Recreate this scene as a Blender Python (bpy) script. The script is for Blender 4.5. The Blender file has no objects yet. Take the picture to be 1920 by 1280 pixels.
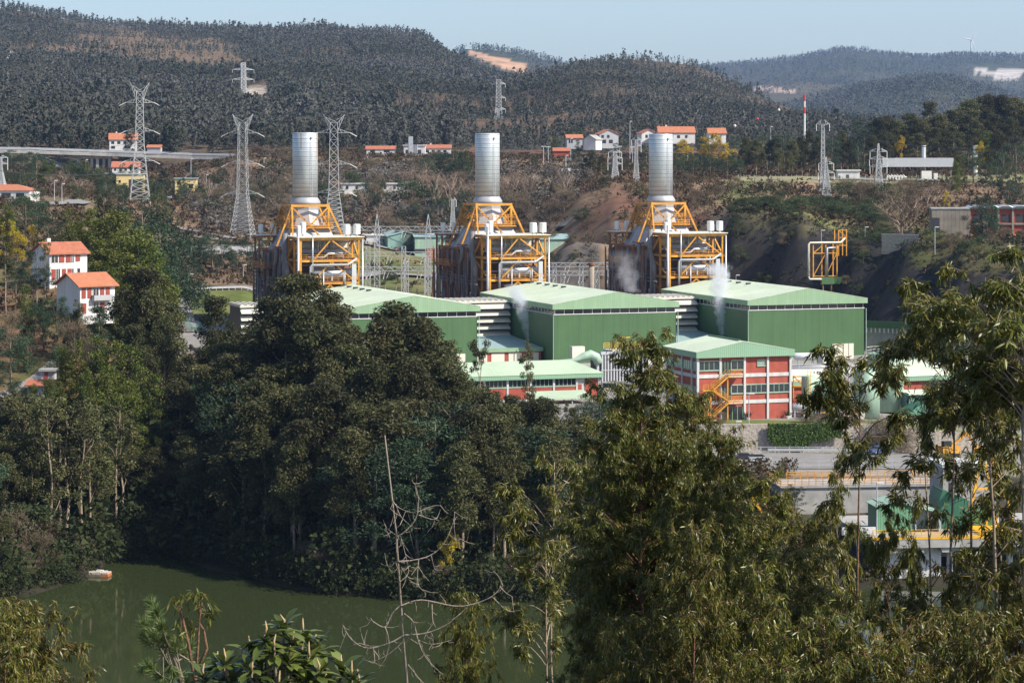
import bpy, math, random
import numpy as np
from mathutils import Vector

# ------------------------------------------------------------------ camera, world, sun, exposure
SC = bpy.context.scene
COL = SC.collection
F = 4600.0          # focal length in pixels of the 1920-wide photograph
CZ = 66.0           # eye height above the river
SUN_AZ = 65.0       # degrees from the towards-camera axis round to the right
SUN_EL = 42.0

cam_d = bpy.data.cameras.new("camera")
cam = bpy.data.objects.new("camera", cam_d)
COL.objects.link(cam)
cam.location = (0, 0, CZ)
cam.rotation_euler = (math.radians(90), 0, 0)
cam_d.sensor_width = 36.0
cam_d.lens = F / 1920 * 36
cam_d.shift_y = -340 / 1920
cam_d.clip_start = 0.5
cam_d.clip_end = 40000
SC.camera = cam

W = bpy.data.worlds.new("World")
SC.world = W
W.use_nodes = True
wn = W.node_tree.nodes
sky = wn.new("ShaderNodeTexSky")
sky.sky_type = 'NISHITA'
sky.sun_disc = False
sky.sun_elevation = math.radians(SUN_EL)
sky.sun_rotation = math.radians(180 - SUN_AZ)
sky.altitude = 100
sky.air_density = 0.85
sky.dust_density = 1.2
sky.ozone_density = 1.6
wn["Background"].inputs[1].default_value = 0.125
W.node_tree.links.new(sky.outputs[0], wn["Background"].inputs[0])

sun_d = bpy.data.lights.new("sun", 'SUN')
sun_d.energy = 5.0
sun_d.angle = math.radians(0.5)
sun_d.color = (1.0, 0.93, 0.82)
sun = bpy.data.objects.new("sun", sun_d)
COL.objects.link(sun)
_s = Vector((math.sin(math.radians(SUN_AZ)) * math.cos(math.radians(SUN_EL)),
             -math.cos(math.radians(SUN_AZ)) * math.cos(math.radians(SUN_EL)),
             math.sin(math.radians(SUN_EL))))
sun.rotation_euler = _s.to_track_quat('Z', 'Y').to_euler()
sun.location = (300, -100, 300)

SC.view_settings.view_transform = 'Standard'
SC.view_settings.look = 'None'
SC.view_settings.exposure = 0.45
SC.view_settings.gamma = 1.0
SC.render.engine = 'CYCLES'
SC.cycles.max_bounces = 6
SC.cycles.diffuse_bounces = 2
SC.cycles.glossy_bounces = 2
SC.cycles.transmission_bounces = 3
SC.cycles.volume_bounces = 3
SC.cycles.volume_step_rate = 4.0
SC.cycles.use_denoising = True

rng = random.Random(11)
nr = np.random.default_rng(11)
R = math.radians


def P(px, py, Y):
    return Vector(((px - 960) * Y / F, Y, CZ + (300 - py) * Y / F))


def PX(px, Y):
    return (px - 960) * Y / F


def ZY(py, Y):
    return CZ + (300 - py) * Y / F


# ------------------------------------------------------------------ object helpers
def tag(o, label=None, cat=None, group=None, kind=None):
    if label: o["label"] = label
    if cat: o["category"] = cat
    if group: o["group"] = group
    if kind: o["kind"] = kind
    return o


def thing(name, label, cat, loc=(0, 0, 0), rz=0.0, group=None):
    o = bpy.data.objects.new(name, None)
    COL.objects.link(o)
    o.empty_display_size = 0.5
    o.location = loc
    o.rotation_euler = (0, 0, rz)
    return tag(o, label, cat, group)


def dup(root, loc, rz=None, label=None, group=None, scale=None):
    r = root.copy()
    COL.objects.link(r)
    r.location = loc
    if rz is not None: r.rotation_euler = (0, 0, rz)
    if scale is not None: r.scale = (scale,) * 3 if not hasattr(scale, '__len__') else scale
    if label: r["label"] = label
    if group: r["group"] = group
    for ch in list(root.children):
        c = ch.copy(); COL.objects.link(c); c.parent = r
        for g in list(ch.children):
            d = g.copy(); COL.objects.link(d); d.parent = c
    return r


class MB:
    """collects shapes and links them as one mesh object"""
    def __init__(s):
        s.v = []; s.f = []

    def add(s, vs, fs):
        n = len(s.v)
        s.v += [tuple(p) for p in vs]
        s.f += [tuple(i + n for i in f) for f in fs]
        return s

    def box(s, x0, x1, y0, y1, z0, z1):
        return s.add([(x0, y0, z0), (x1, y0, z0), (x1, y1, z0), (x0, y1, z0), (x0, y0, z1), (x1, y0, z1), (x1, y1, z1), (x0, y1, z1)],
                     [(0, 3, 2, 1), (4, 5, 6, 7), (0, 1, 5, 4), (1, 2, 6, 5), (2, 3, 7, 6), (3, 0, 4, 7)])

    def beam(s, p, q, w, h=None):
        p = Vector(p); q = Vector(q); h = h or w
        d = q - p
        if d.length < 1e-6: return s
        d.normalize()
        a = Vector((0, 0, 1)) if abs(d.z) < 0.95 else Vector((1, 0, 0))
        u = d.cross(a).normalized() * (w / 2); v = d.cross(u).normalized() * (h / 2)
        vs = [p - u - v, p + u - v, p + u + v, p - u + v, q - u - v, q + u - v, q + u + v, q - u + v]
        return s.add(vs, [(0, 3, 2, 1), (4, 5, 6, 7), (0, 1, 5, 4), (1, 2, 6, 5), (2, 3, 7, 6), (3, 0, 4, 7)])

    def tube(s, pts, r, n=6, cap=True):
        pts = [Vector(p) for p in pts]
        k = len(pts)
        rs = r if hasattr(r, '__len__') else [r] * k
        vs = []; fs = []
        u = None
        for i in range(k):
            d = (pts[min(i + 1, k - 1)] - pts[max(i - 1, 0)])
            if d.length < 1e-9: d = Vector((0, 0, 1))
            d.normalize()
            if u is None:
                a = Vector((0, 0, 1)) if abs(d.z) < 0.9 else Vector((1, 0, 0))
                u = d.cross(a).normalized()
            else:
                u = (u - d * u.dot(d))
                u = u.normalized() if u.length > 1e-6 else d.orthogonal().normalized()
            w = d.cross(u)
            for j in range(n):
                t = 2 * math.pi * j / n
                vs.append(pts[i] + u * (math.cos(t) * rs[i]) + w * (math.sin(t) * rs[i]))
        for i in range(k - 1):
            for j in range(n):
                j2 = (j + 1) % n
                fs.append((i * n + j, i * n + j2, (i + 1) * n + j2, (i + 1) * n + j))
        if cap:
            fs.append(tuple(range(n - 1, -1, -1)))
            fs.append(tuple((k - 1) * n + j for j in range(n)))
        return s.add(vs, fs)

    def lathe(s, prof, n=24, c=(0, 0, 0)):
        """profile [(r, z)...] round the vertical through c"""
        vs = []; fs = []
        for r, z in prof:
            for j in range(n):
                t = 2 * math.pi * j / n
                vs.append((c[0] + r * math.cos(t), c[1] + r * math.sin(t), c[2] + z))
        k = len(prof)
        for i in range(k - 1):
            for j in range(n):
                j2 = (j + 1) % n
                fs.append((i * n + j, i * n + j2, (i + 1) * n + j2, (i + 1) * n + j))
        fs.append(tuple(range(n - 1, -1, -1)))
        fs.append(tuple((k - 1) * n + j for j in range(n)))
        return s.add(vs, fs)

    def prism_y(s, poly, y0, y1):
        """polygon in (x, z) run from y0 to y1"""
        n = len(poly)
        vs = [(x, y0, z) for x, z in poly] + [(x, y1, z) for x, z in poly]
        fs = [tuple(range(n)), tuple(range(2 * n - 1, n - 1, -1))]
        for i in range(n):
            j = (i + 1) % n
            fs.append((i, i + n, j + n, j))
        return s.add(vs, fs)

    def prism_x(s, poly, x0, x1):
        n = len(poly)
        vs = [(x0, y, z) for y, z in poly] + [(x1, y, z) for y, z in poly]
        fs = [tuple(range(n - 1, -1, -1)), tuple(range(n, 2 * n))]
        for i in range(n):
            j = (i + 1) % n
            fs.append((i, j, j + n, i + n))
        return s.add(vs, fs)

    def build(s, name, m, parent=None, smooth=False):
        me = bpy.data.meshes.new(name)
        me.from_pydata(s.v, [], s.f)
        me.materials.append(m)
        if smooth:
            me.polygons.foreach_set('use_smooth', [True] * len(me.polygons))
        me.update()
        o = bpy.data.objects.new(name, me)
        COL.objects.link(o)
        if parent: o.parent = parent
        return o


def np_mesh(name, V, Fc, m, parent=None, smooth=False, loc=None):
    me = bpy.data.meshes.new(name)
    V = np.ascontiguousarray(V, dtype=np.float32); Fc = np.ascontiguousarray(Fc, dtype=np.int32)
    k = Fc.shape[1]
    me.vertices.add(len(V)); me.vertices.foreach_set('co', V.ravel())
    me.loops.add(Fc.size); me.loops.foreach_set('vertex_index', Fc.ravel())
    me.polygons.add(len(Fc)); me.polygons.foreach_set('loop_start', np.arange(0, Fc.size, k, dtype=np.int32))
    if smooth: me.polygons.foreach_set('use_smooth', np.ones(len(Fc), dtype=bool))
    me.materials.append(m)
    me.update(calc_edges=True)
    o = bpy.data.objects.new(name, me)
    COL.objects.link(o)
    if parent: o.parent = parent
    return o


# ------------------------------------------------------------------ materials
def mat(name, col, rough=0.7, metal=0.0, var=0.12, scale=0.6, bump=0.0, col2=None, spec=0.4, stripes=None, detail=5.0, streak=0):
    """procedural: noise-varied colour, optional vertical/horizontal panel lines ('x','y','z', period, darken)"""
    m = bpy.data.materials.new(name); m.use_nodes = True
    nt = m.node_tree; N = nt.nodes; L = nt.links
    b = N["Principled BSDF"]
    b.inputs["Roughness"].default_value = rough
    b.inputs["Metallic"].default_value = metal
    b.inputs["Specular IOR Level"].default_value = spec
    tc = N.new("ShaderNodeTexCoord")
    nz = N.new("ShaderNodeTexNoise"); nz.inputs["Scale"].default_value = scale; nz.inputs["Detail"].default_value = detail
    nz.inputs["Roughness"].default_value = 0.62
    L.new(tc.outputs["Object"], nz.inputs["Vector"])
    rp = N.new("ShaderNodeValToRGB")
    rp.color_ramp.elements[0].position = 0.3; rp.color_ramp.elements[1].position = 0.7
    c1 = [max(0, c * (1 - var)) for c in col]; c2 = [min(1, c * (1 + var)) for c in (col2 or col)]
    rp.color_ramp.elements[0].color = (*c1, 1); rp.color_ramp.elements[1].color = (*c2, 1)
    L.new(nz.outputs["Fac"], rp.inputs["Fac"])
    out = rp.outputs["Color"]
    if stripes:
        for ax, per, dark, duty in stripes:
            sp = N.new("ShaderNodeSeparateXYZ"); L.new(tc.outputs["Object"], sp.inputs[0])
            d = N.new("ShaderNodeMath"); d.operation = 'DIVIDE'; d.inputs[1].default_value = per
            L.new(sp.outputs["XYZ".index(ax.upper())], d.inputs[0])
            fr = N.new("ShaderNodeMath"); fr.operation = 'FRACT'; L.new(d.outputs[0], fr.inputs[0])
            lt = N.new("ShaderNodeMath"); lt.operation = 'LESS_THAN'; lt.inputs[1].default_value = duty
            L.new(fr.outputs[0], lt.inputs[0])
            mx = N.new("ShaderNodeMixRGB"); mx.blend_type = 'MULTIPLY'
            mx.inputs["Color2"].default_value = (dark, dark, dark, 1)
            L.new(lt.outputs[0], mx.inputs["Fac"]); L.new(out, mx.inputs["Color1"])
            out = mx.outputs["Color"]
    if streak:      # rain streaks and grime running down the sheets
        mp = N.new("ShaderNodeMapping"); mp.inputs["Scale"].default_value = (1.1, 1.1, .07)
        n2 = N.new("ShaderNodeTexNoise"); n2.inputs["Scale"].default_value = 1.0; n2.inputs["Detail"].default_value = 6
        L.new(tc.outputs["Object"], mp.inputs[0]); L.new(mp.outputs[0], n2.inputs["Vector"])
        r2 = N.new("ShaderNodeMapRange"); r2.inputs["From Min"].default_value = .3; r2.inputs["From Max"].default_value = .7
        r2.inputs["To Min"].default_value = 1 - streak; r2.inputs["To Max"].default_value = 1 + streak * .6
        L.new(n2.outputs["Fac"], r2.inputs["Value"])
        vm = N.new("ShaderNodeVectorMath"); vm.operation = 'MULTIPLY'; L.new(out, vm.inputs[0]); L.new(r2.outputs[0], vm.inputs[1]); out = vm.outputs[0]
    L.new(out, b.inputs["Base Color"])
    if bump:
        bp = N.new("ShaderNodeBump"); bp.inputs["Strength"].default_value = bump; bp.inputs["Distance"].default_value = 0.3
        L.new(nz.outputs["Fac"], bp.inputs["Height"]); L.new(bp.outputs["Normal"], b.inputs["Normal"])
    return m


def leaf_mat(name, cols, rough=0.5, spec=0.4, trans=0.25, rnd=0.35, stand=0):
    """leaves: colour picked per leaf and shifted per tree, some light let through"""
    m = bpy.data.materials.new(name); m.use_nodes = True
    nt = m.node_tree; N = nt.nodes; L = nt.links
    b = N["Principled BSDF"]; out = N["Material Output"]
    b.inputs["Roughness"].default_value = rough; b.inputs["Specular IOR Level"].default_value = spec
    g = N.new("ShaderNodeNewGeometry")
    oi = N.new("ShaderNodeObjectInfo")
    rp = N.new("ShaderNodeValToRGB")
    el = rp.color_ramp.elements
    while len(el) < len(cols): el.new(0.5)
    for i, c in enumerate(cols):
        el[i].position = i / (len(cols) - 1); el[i].color = (*c, 1)
    L.new(g.outputs["Random Per Island"], rp.inputs["Fac"])
    hs = N.new("ShaderNodeHueSaturation")
    mr = N.new("ShaderNodeMapRange"); mr.inputs["To Min"].default_value = 1 - rnd; mr.inputs["To Max"].default_value = 1 + rnd
    L.new(oi.outputs["Random"], mr.inputs["Value"]); L.new(mr.outputs[0], hs.inputs["Value"])
    hr = N.new("ShaderNodeMapRange"); hr.inputs["To Min"].default_value = 0.485; hr.inputs["To Max"].default_value = 0.515
    ml = N.new("ShaderNodeMath"); ml.operation = 'MULTIPLY'; ml.inputs[1].default_value = 7.31
    fr = N.new("ShaderNodeMath"); fr.operation = 'FRACT'
    L.new(oi.outputs["Random"], ml.inputs[0]); L.new(ml.outputs[0], fr.inputs[0]); L.new(fr.outputs[0], hr.inputs["Value"])
    L.new(hr.outputs[0], hs.inputs["Hue"])
    L.new(rp.outputs["Color"], hs.inputs["Color"])
    L.new(hs.outputs["Color"], b.inputs["Base Color"])
    if stand:    # stands of different species over the hillside
        nz = N.new("ShaderNodeTexNoise"); nz.inputs["Scale"].default_value = stand; nz.inputs["Detail"].default_value = 3
        L.new(g.outputs["Position"], nz.inputs["Vector"])
        m1 = N.new("ShaderNodeMapRange"); m1.inputs["From Min"].default_value = .35; m1.inputs["From Max"].default_value = .65
        m1.inputs["To Min"].default_value = .4; m1.inputs["To Max"].default_value = 1.2
        L.new(nz.outputs["Fac"], m1.inputs["Value"]); L.new(m1.outputs[0], hs.inputs["Saturation"])
        m2 = N.new("ShaderNodeMapRange"); m2.inputs["From Min"].default_value = .35; m2.inputs["From Max"].default_value = .65
        m2.inputs["To Min"].default_value = 1.45; m2.inputs["To Max"].default_value = .8
        L.new(nz.outputs["Fac"], m2.inputs["Value"]); L.new(m2.outputs[0], hs.inputs["Value"])
    if stand:    # seen from far the many leaf faces of a crown share its round normal
        va = N.new("ShaderNodeVectorMath"); va.operation = 'SCALE'; va.inputs["Scale"].default_value = .45
        vb = N.new("ShaderNodeVectorMath"); vb.operation = 'ADD'; vb.inputs[1].default_value = (0, -.25, .8)
        vn = N.new("ShaderNodeVectorMath"); vn.operation = 'NORMALIZE'
        L.new(g.outputs["Normal"], va.inputs[0]); L.new(va.outputs[0], vb.inputs[0]); L.new(vb.outputs[0], vn.inputs[0]); L.new(vn.outputs[0], b.inputs["Normal"])
    t = N.new("ShaderNodeBsdfTranslucent"); L.new(hs.outputs["Color"], t.inputs["Color"])
    mx = N.new("ShaderNodeMixShader"); mx.inputs[0].default_value = trans
    L.new(b.outputs[0], mx.inputs[1]); L.new(t.outputs[0], mx.inputs[2]); L.new(mx.outputs[0], out.inputs["Surface"])
    return m


M = {}
M['hall_wall'] = mat("green_cladding", (.074, .150, .062), .5, 0, .10, .12, streak=.09, stripes=[('x', 1.0, .9, .14), ('x', 6.6, .82, .02), ('y', 1.0, .9, .14)])
M['hall_fascia'] = mat("pale_green_cladding", (.27, .41, .25), .5, 0, .06, .2, streak=.07, stripes=[('x', .55, .9, .2)])
M['office_fascia'] = mat("ribbed_green_cladding", (.25, .42, .28), .5, 0, .05, .2, stripes=[('x', .42, .68, .22)])
M['low_roof'] = mat("low_roof_sheet", (.42, .52, .37), .6, 0, .1, .15, stripes=[('x', 1.0, .93, .12)])
M['hall_roof'] = mat("pale_roof_sheet", (.58, .66, .49), .6, 0, .10, .1, streak=.08, stripes=[('y', 1.0, .96, .12)])
M['glass'] = mat("dark_glass", (.025, .03, .035), .12, 0, .3, .5, spec=.7)
M['pale_glass'] = mat("pale_glass", (.25, .33, .28), .2, 0, .3, .8, spec=.6)
M['white'] = mat("white_paint", (.74, .74, .72), .5, 0, .05, .5)
M['conc_white'] = mat("pale_concrete", (.58, .58, .57), .75, 0, .10, .7, streak=.16)
M['concrete'] = mat("concrete", (.36, .35, .33), .85, 0, .25, .35, bump=.1)
M['old_concrete'] = mat("weathered_concrete", (.30, .26, .21), .9, 0, .3, .25, bump=.1, stripes=[('x', 1.1, .8, .2)])
M['cream'] = mat("cream_panel", (.70, .66, .55), .6, 0, .08, .5)
M['brick'] = mat("red_brick", (.38, .085, .055), .8, 0, .14, .8, streak=.12, stripes=[('z', .3, .9, .2)])
M['orange_steel'] = mat("orange_steel", (.58, .27, .035), .6, 0, .30, .5)
M['yellow_steel'] = mat("yellow_steel", (.80, .42, .02), .5, 0, .1, .5)
M['rust'] = mat("brown_and_shaded_steel", (.26, .12, .055), .7, 0, .3, .5)  # on the boilers its brown also stands in for shaded orange and grey steel
M['galv'] = mat("galvanised_steel", (.55, .56, .58), .45, .35, .1, .4)
M['lattice'] = mat("lattice_steel", (.47, .48, .48), .6, .1, .12, .2)
M['stack'] = mat("stack_cladding", (.56, .60, .63), .42, .35, .07, .15, stripes=[('z', 1.25, .62, .07)])
M['duct'] = mat("grey_duct", (.40, .41, .43), .55, .2, .1, .3)
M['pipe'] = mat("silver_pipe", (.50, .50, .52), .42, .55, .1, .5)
M['pipe_shaded'] = mat("shaded_silver_pipe", (.20, .19, .185), .6, .2, .25, .4)  # silver pipe darkened in colour to stand in for shade on the boiler flank
M['dark_steel'] = mat("dark_steel", (.06, .06, .065), .6, .2, .2, .5)
M['louvre'] = mat("louvre_panel", (.60, .57, .50), .65, 0, .1, .6)
M['teal_wall'] = mat("teal_cladding", (.20, .33, .29), .55, 0, .06, .3, stripes=[('x', 1.2, .92, .08)])
M['teal_roof'] = mat("teal_roof", (.30, .42, .42), .5, 0, .05, .3)
M['tank_green'] = mat("tank_green", (.34, .48, .37), .5, 0, .10, .4, streak=.16)
M['tile'] = mat("terracotta_tile", (.44, .165, .085), .75, 0, .15, .8, stripes=[('y', .5, .85, .15)])
M['tile_dark'] = mat("old_terracotta_tile", (.40, .14, .08), .8, 0, .2, .8, stripes=[('y', .5, .85, .15)])
M['house_white'] = mat("white_render", (.66, .65, .63), .8, 0, .07, .4, streak=.12)
M['house_grey'] = mat("grey_render", (.42, .43, .45), .85, 0, .08, .4)
M['yellow_wall'] = mat("yellow_render", (.72, .56, .26), .85, 0, .06, .4)
M['shutter'] = mat("red_shutter", (.30, .06, .04), .6, 0, .15, .8)
M['asphalt'] = mat("asphalt", (.23, .22, .21), .9, 0, .15, .3)
M['asphalt_dark'] = mat("motorway_asphalt", (.20, .20, .21), .9, 0, .1, .2)
M['rubble'] = mat("rubble_stone", (.34, .30, .25), .9, 0, .45, 2.2, bump=.5, detail=8)
M['rock'] = mat("rock", (.42, .38, .33), .9, 0, .3, .5, bump=.4)
M['red_paint'] = mat("red_paint", (.55, .05, .03), .5, 0, .08, .6)
M['blue_paint'] = mat("blue_paint", (.06, .12, .35), .5, 0, .1, .6)
M['container'] = mat("orange_container", (.45, .15, .06), .65, 0, .12, .5, stripes=[('x', .5, .85, .3)])
M['black'] = mat("black_rubber", (.02, .02, .02), .8, 0, .1, 1)
M['silver_car'] = mat("silver_car_paint", (.55, .57, .60), .25, .5, .04, .5)
M['dark_car'] = mat("dark_car_paint", (.05, .05, .06), .25, .2, .04, .5)
M['blue_car'] = mat("blue_car_paint", (.08, .14, .3), .25, .2, .04, .5)
M['bark'] = mat("grey_bark", (.20, .165, .125), .9, 0, .35, 1.2, bump=.3)
M['bark_pale'] = mat("pale_smooth_bark", (.28, .215, .155), .8, 0, .45, 1.6, bump=.2)
M['bark_red'] = mat("red_brown_bark", (.17, .09, .055), .9, 0, .35, 3.0, bump=.4)
M['twig'] = mat("bare_twig", (.26, .19, .14), .9, 0, .2, 1.0)
M['dead_wood'] = mat("grey_dead_wood", (.30, .25, .20), .9, 0, .35, 6.0, bump=.3)
M['twig_pale'] = mat("pale_bare_twig", (.48, .42, .34), .9, 0, .15, 1.0)
M['wood'] = mat("weathered_planks", (.45, .40, .34), .85, 0, .2, 1.2, stripes=[('x', .3, .6, .12)])

EUC = [(.032, .043, .016), (.052, .063, .021), (.080, .085, .029), (.098, .083, .034), (.145, .14, .06)]
L_EUC = leaf_mat("eucalyptus_leaf", EUC, .55, .18, .2, .5)
L_EUC_FG = leaf_mat("sickle_eucalyptus_leaf", [(.042, .058, .010), (.082, .100, .013), (.155, .168, .022), (.15, .11, .024), (.27, .27, .055)], .42, .5, .25, .12)
L_MIM = leaf_mat("mimosa_leaf", [(.042, .062, .012), (.072, .098, .016), (.12, .14, .025), (.185, .185, .03)], .6, .25, .25, .2)
L_PINE = leaf_mat("pine_needle", [(.022, .042, .022), (.035, .062, .03), (.055, .085, .038)], .6, .25, .12)
L_YEL = leaf_mat("yellow_blossom", [(.40, .28, .02), (.55, .40, .03), (.30, .26, .03)], .7, .2, .25, .15)
L_BUSH = leaf_mat("bush_leaf", [(.035, .055, .018), (.058, .08, .028), (.09, .105, .042)], .6, .25, .2)
L_DRY = leaf_mat("dry_twig_haze", [(.11, .09, .055), (.165, .13, .085), (.22, .175, .12)], .85, .1, .1, .2)
L_OLIVE = leaf_mat("olive_twig_haze", [(.13, .14, .05), (.18, .18, .07), (.21, .19, .10)], .85, .1, .1, .1)
L_LOQ = leaf_mat("loquat_leaf", [(.04, .065, .015), (.075, .11, .022), (.13, .17, .045)], .28, .6, .2, .1)
L_NEED = leaf_mat("young_pine_needle", [(.07, .12, .035), (.11, .17, .05), (.17, .22, .08)], .45, .35, .25, .1)
L_IVY = leaf_mat("ivy_leaf", [(.05, .085, .015), (.09, .14, .025), (.14, .19, .04)], .5, .3, .2, .1)
L_FAR_HAZED = leaf_mat("hazed_ridge_leaf", [(.042, .064, .066), (.062, .085, .084), (.08, .098, .094), (.115, .115, .108)], .7, .2, .1, stand=.003)  # paler, bluer leaves: the haze of distance is painted into the colour
L_THICK = leaf_mat("grey_brown_thicket", [(.055, .055, .032), (.085, .07, .050), (.12, .095, .072), (.155, .125, .098), (.05, .06, .03)], .85, .1, .1, .2, stand=.03)
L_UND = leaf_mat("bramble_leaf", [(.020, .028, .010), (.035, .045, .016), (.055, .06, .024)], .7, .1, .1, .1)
L_SCRUB = leaf_mat("scrub_tuft", [(.038, .045, .016), (.075, .055, .030), (.11, .075, .046), (.15, .105, .066), (.06, .062, .022)], .85, .1, .15, .1)
L_FAR = leaf_mat("far_wood_leaf", [(.034, .046, .032), (.050, .060, .041), (.070, .072, .052), (.10, .086, .068)], .7, .2, .1, stand=.0055)
# ------------------------------------------------------------------ terrain
_tab = np.random.default_rng(5).random((256, 256)).astype(np.float64)


def vnoise(x, y):
    xi = np.floor(x).astype(int); yi = np.floor(y).astype(int)
    fx = x - xi; fy = y - yi
    fx = fx * fx * (3 - 2 * fx); fy = fy * fy * (3 - 2 * fy)
    a = _tab[xi & 255, yi & 255]; b = _tab[(xi + 1) & 255, yi & 255]
    c = _tab[xi & 255, (yi + 1) & 255]; d = _tab[(xi + 1) & 255, (yi + 1) & 255]
    return (a * (1 - fx) + b * fx) * (1 - fy) + (c * (1 - fx) + d * fx) * fy


def fbm(x, y, o=4):
    s = 0; a = 1; t = 0
    for i in range(o):
        s = s + a * vnoise(x * 2 ** i + 17.3 * i, y * 2 ** i + 9.1 * i); t += a; a *= .5
    return s / t


NEAR = [(-400, 110), (-60, 76), (-6, 64.4), (3, 64.0), (9, 60.5), (18, 53), (30, 46), (55, 36), (90, 24), (150, 8), (190, 0), (205, -2), (260, -4)]
# one profile (distance, height) per picture column, from the far shore back to the ridge
COLS = [
    (-900, 352, [(380, 8), (450, 26), (520, 40), (650, 50), (800, 57), (1000, 60), (1250, 66), (1300, 72), (1600, 104), (2200, 155), (3500, 300), (4300, 220)]),
    (0, 371, [(400, 5), (430, 15), (470, 26), (500, 33), (560, 41), (650, 46), (800, 49), (900, 51.2), (1000, 54), (1180, 58.5), (1245, 60), (1300, 61), (1335, 72), (1600, 95), (2200, 138), (3500, 281), (4300, 200)]),
    (150, 386, [(405, 4), (430, 13), (470, 26), (500, 33.5), (535, 39), (600, 42.5), (700, 45), (850, 48.5), (920, 50.5), (1000, 53), (1180, 58), (1250, 60), (1300, 61), (1335, 72), (1600, 94), (2200, 134), (3500, 262), (4300, 190)]),
    (205, 404, [(420, 5), (440, 11), (480, 22), (520, 27), (600, 30), (700, 33), (850, 42), (950, 48), (1050, 50), (1180, 57), (1250, 60), (1300, 61), (1335, 72), (1600, 93), (2200, 132), (3500, 259), (4300, 180)]),
    (310, 412, [(440, 8), (480, 15), (560, 17), (640, 18.5), (700, 24), (740, 26.5), (800, 29.5), (850, 33), (900, 38), (950, 43), (1000, 46.5), (1050, 48.5), (1100, 51), (1180, 56.5), (1250, 60), (1300, 61), (1335, 72), (1600, 92), (2200, 128), (3500, 254), (4300, 180)]),
    (460, 391, [(440, 9), (480, 15), (640, 16), (700, 23), (740, 26.5), (800, 29), (850, 33), (900, 38), (950, 42.5), (1000, 47), (1050, 50), (1100, 54), (1200, 66), (1290, 70), (1600, 90), (2200, 126), (3500, 248), (4300, 180)]),
    (600, 376, [(430, 12), (465, 15), (725, 15), (780, 23), (840, 31), (900, 37.5), (950, 43), (1000, 48), (1050, 53), (1120, 60), (1200, 67), (1300, 70), (1600, 88), (2200, 124), (3500, 246), (4300, 180)]),
    (800, 370, [(430, 12), (465, 15), (725, 15), (780, 22), (840, 26), (915, 30.5), (960, 40), (1000, 47), (1050, 53), (1120, 60), (1200, 66.5), (1290, 68), (1600, 87), (2200, 118), (3400, 232), (4000, 170)]),
    (880, 369, [(430, 12), (465, 15), (725, 15), (780, 22), (840, 26), (915, 30.5), (960, 41), (1000, 48), (1065, 55), (1200, 66.3), (1290, 68), (1600, 87), (2200, 117), (3300, 196), (3800, 140)]),
    (930, 369, [(430, 12), (465, 15), (725, 15), (780, 22), (840, 26), (910, 30.5), (960, 42), (1000, 49), (1080, 57.5), (1200, 66.2), (1290, 68), (1600, 87), (2200, 117), (3100, 170), (3600, 120)]),
    (1000, 369, [(430, 12), (465, 15), (725, 15), (780, 22), (840, 26), (900, 31), (955, 45), (1000, 51), (1080, 57.8), (1200, 66), (1290, 68), (1600, 88), (2000, 110), (2800, 156), (3400, 100)]),
    (1090, 372, [(432, 11), (465, 15), (725, 15), (770, 22), (830, 27), (870, 38), (920, 51), (960, 56), (1080, 60), (1200, 65.8), (1290, 67), (1600, 88), (2000, 112), (2700, 168), (3400, 110)]),
    (1150, 374, [(438, 9.8), (472, 10), (474.5, 15), (730, 15), (765, 24), (830, 38), (880, 48), (930, 57), (1000, 60), (1100, 62), (1200, 65.5), (1290, 68), (1600, 89), (2000, 114), (2700, 173), (3400, 110)]),
    (1300, 377, [(438, 9.8), (472, 10), (474.5, 15), (722, 15), (765, 30), (800, 40), (850, 47.5), (900, 54), (930, 57), (1000, 59.5), (1100, 63), (1200, 65.5), (1290, 68), (1600, 87), (2000, 108), (2700, 163), (3400, 100)]),
    (1375, 378, [(438, 9.8), (472, 10), (474.5, 15), (716, 15), (719, 18), (734, 46), (744, 49.5), (850, 51), (910, 55), (950, 58), (1000, 59), (1100, 62), (1290, 67), (1600, 86), (2000, 104), (2700, 148), (3400, 95)]),
    (1500, 379, [(438, 9.8), (472, 10), (474.5, 15), (698, 15), (701, 18), (717, 46), (736, 50), (850, 50.8), (910, 55), (950, 58), (1000, 59), (1100, 61.5), (1290, 67), (1600, 84), (2000, 96), (2700, 121), (3400, 90)]),
    (1600, 380, [(438, 9.8), (472, 10), (474.5, 15), (676, 15), (679, 18), (694, 38.5), (720, 42), (850, 49.2), (910, 53.5), (950, 57.8), (1000, 58.6), (1100, 61), (1290, 66), (1600, 82), (2000, 90), (2700, 110), (3400, 85)]),
    (1700, 380, [(438, 9.8), (472, 10), (476, 14.5), (648, 15), (651, 19), (667, 39), (685, 42), (850, 48.5), (910, 53), (950, 57.8), (1000, 58.6), (1100, 62), (1290, 66), (1600, 80), (2000, 86), (2700, 105), (3400, 80)]),
    (1800, 380, [(438, 9.8), (472, 10.5), (480, 13), (618, 15), (621, 19), (638, 38), (660, 42), (730, 43.5), (850, 49), (950, 57.8), (1000, 59), (1100, 63), (1290, 68), (1600, 80), (2000, 84), (2700, 100), (3400, 80)]),
    (1920, 380, [(438, 9.8), (472, 11), (490, 13), (582, 15), (586, 18), (606, 34), (645, 40), (720, 43), (850, 49.5), (950, 58), (1000, 60), (1100, 64), (1290, 70), (1600, 80), (2000, 84), (2700, 100), (3400, 80)]),
    (2800, 380, [(450, 12), (540, 18), (600, 34), (700, 45), (900, 60), (1100, 72), (1600, 100), (2700, 120), (3400, 90)]),
]
_CP = np.array([c[0] for c in COLS], float)
_PROF = []
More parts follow.
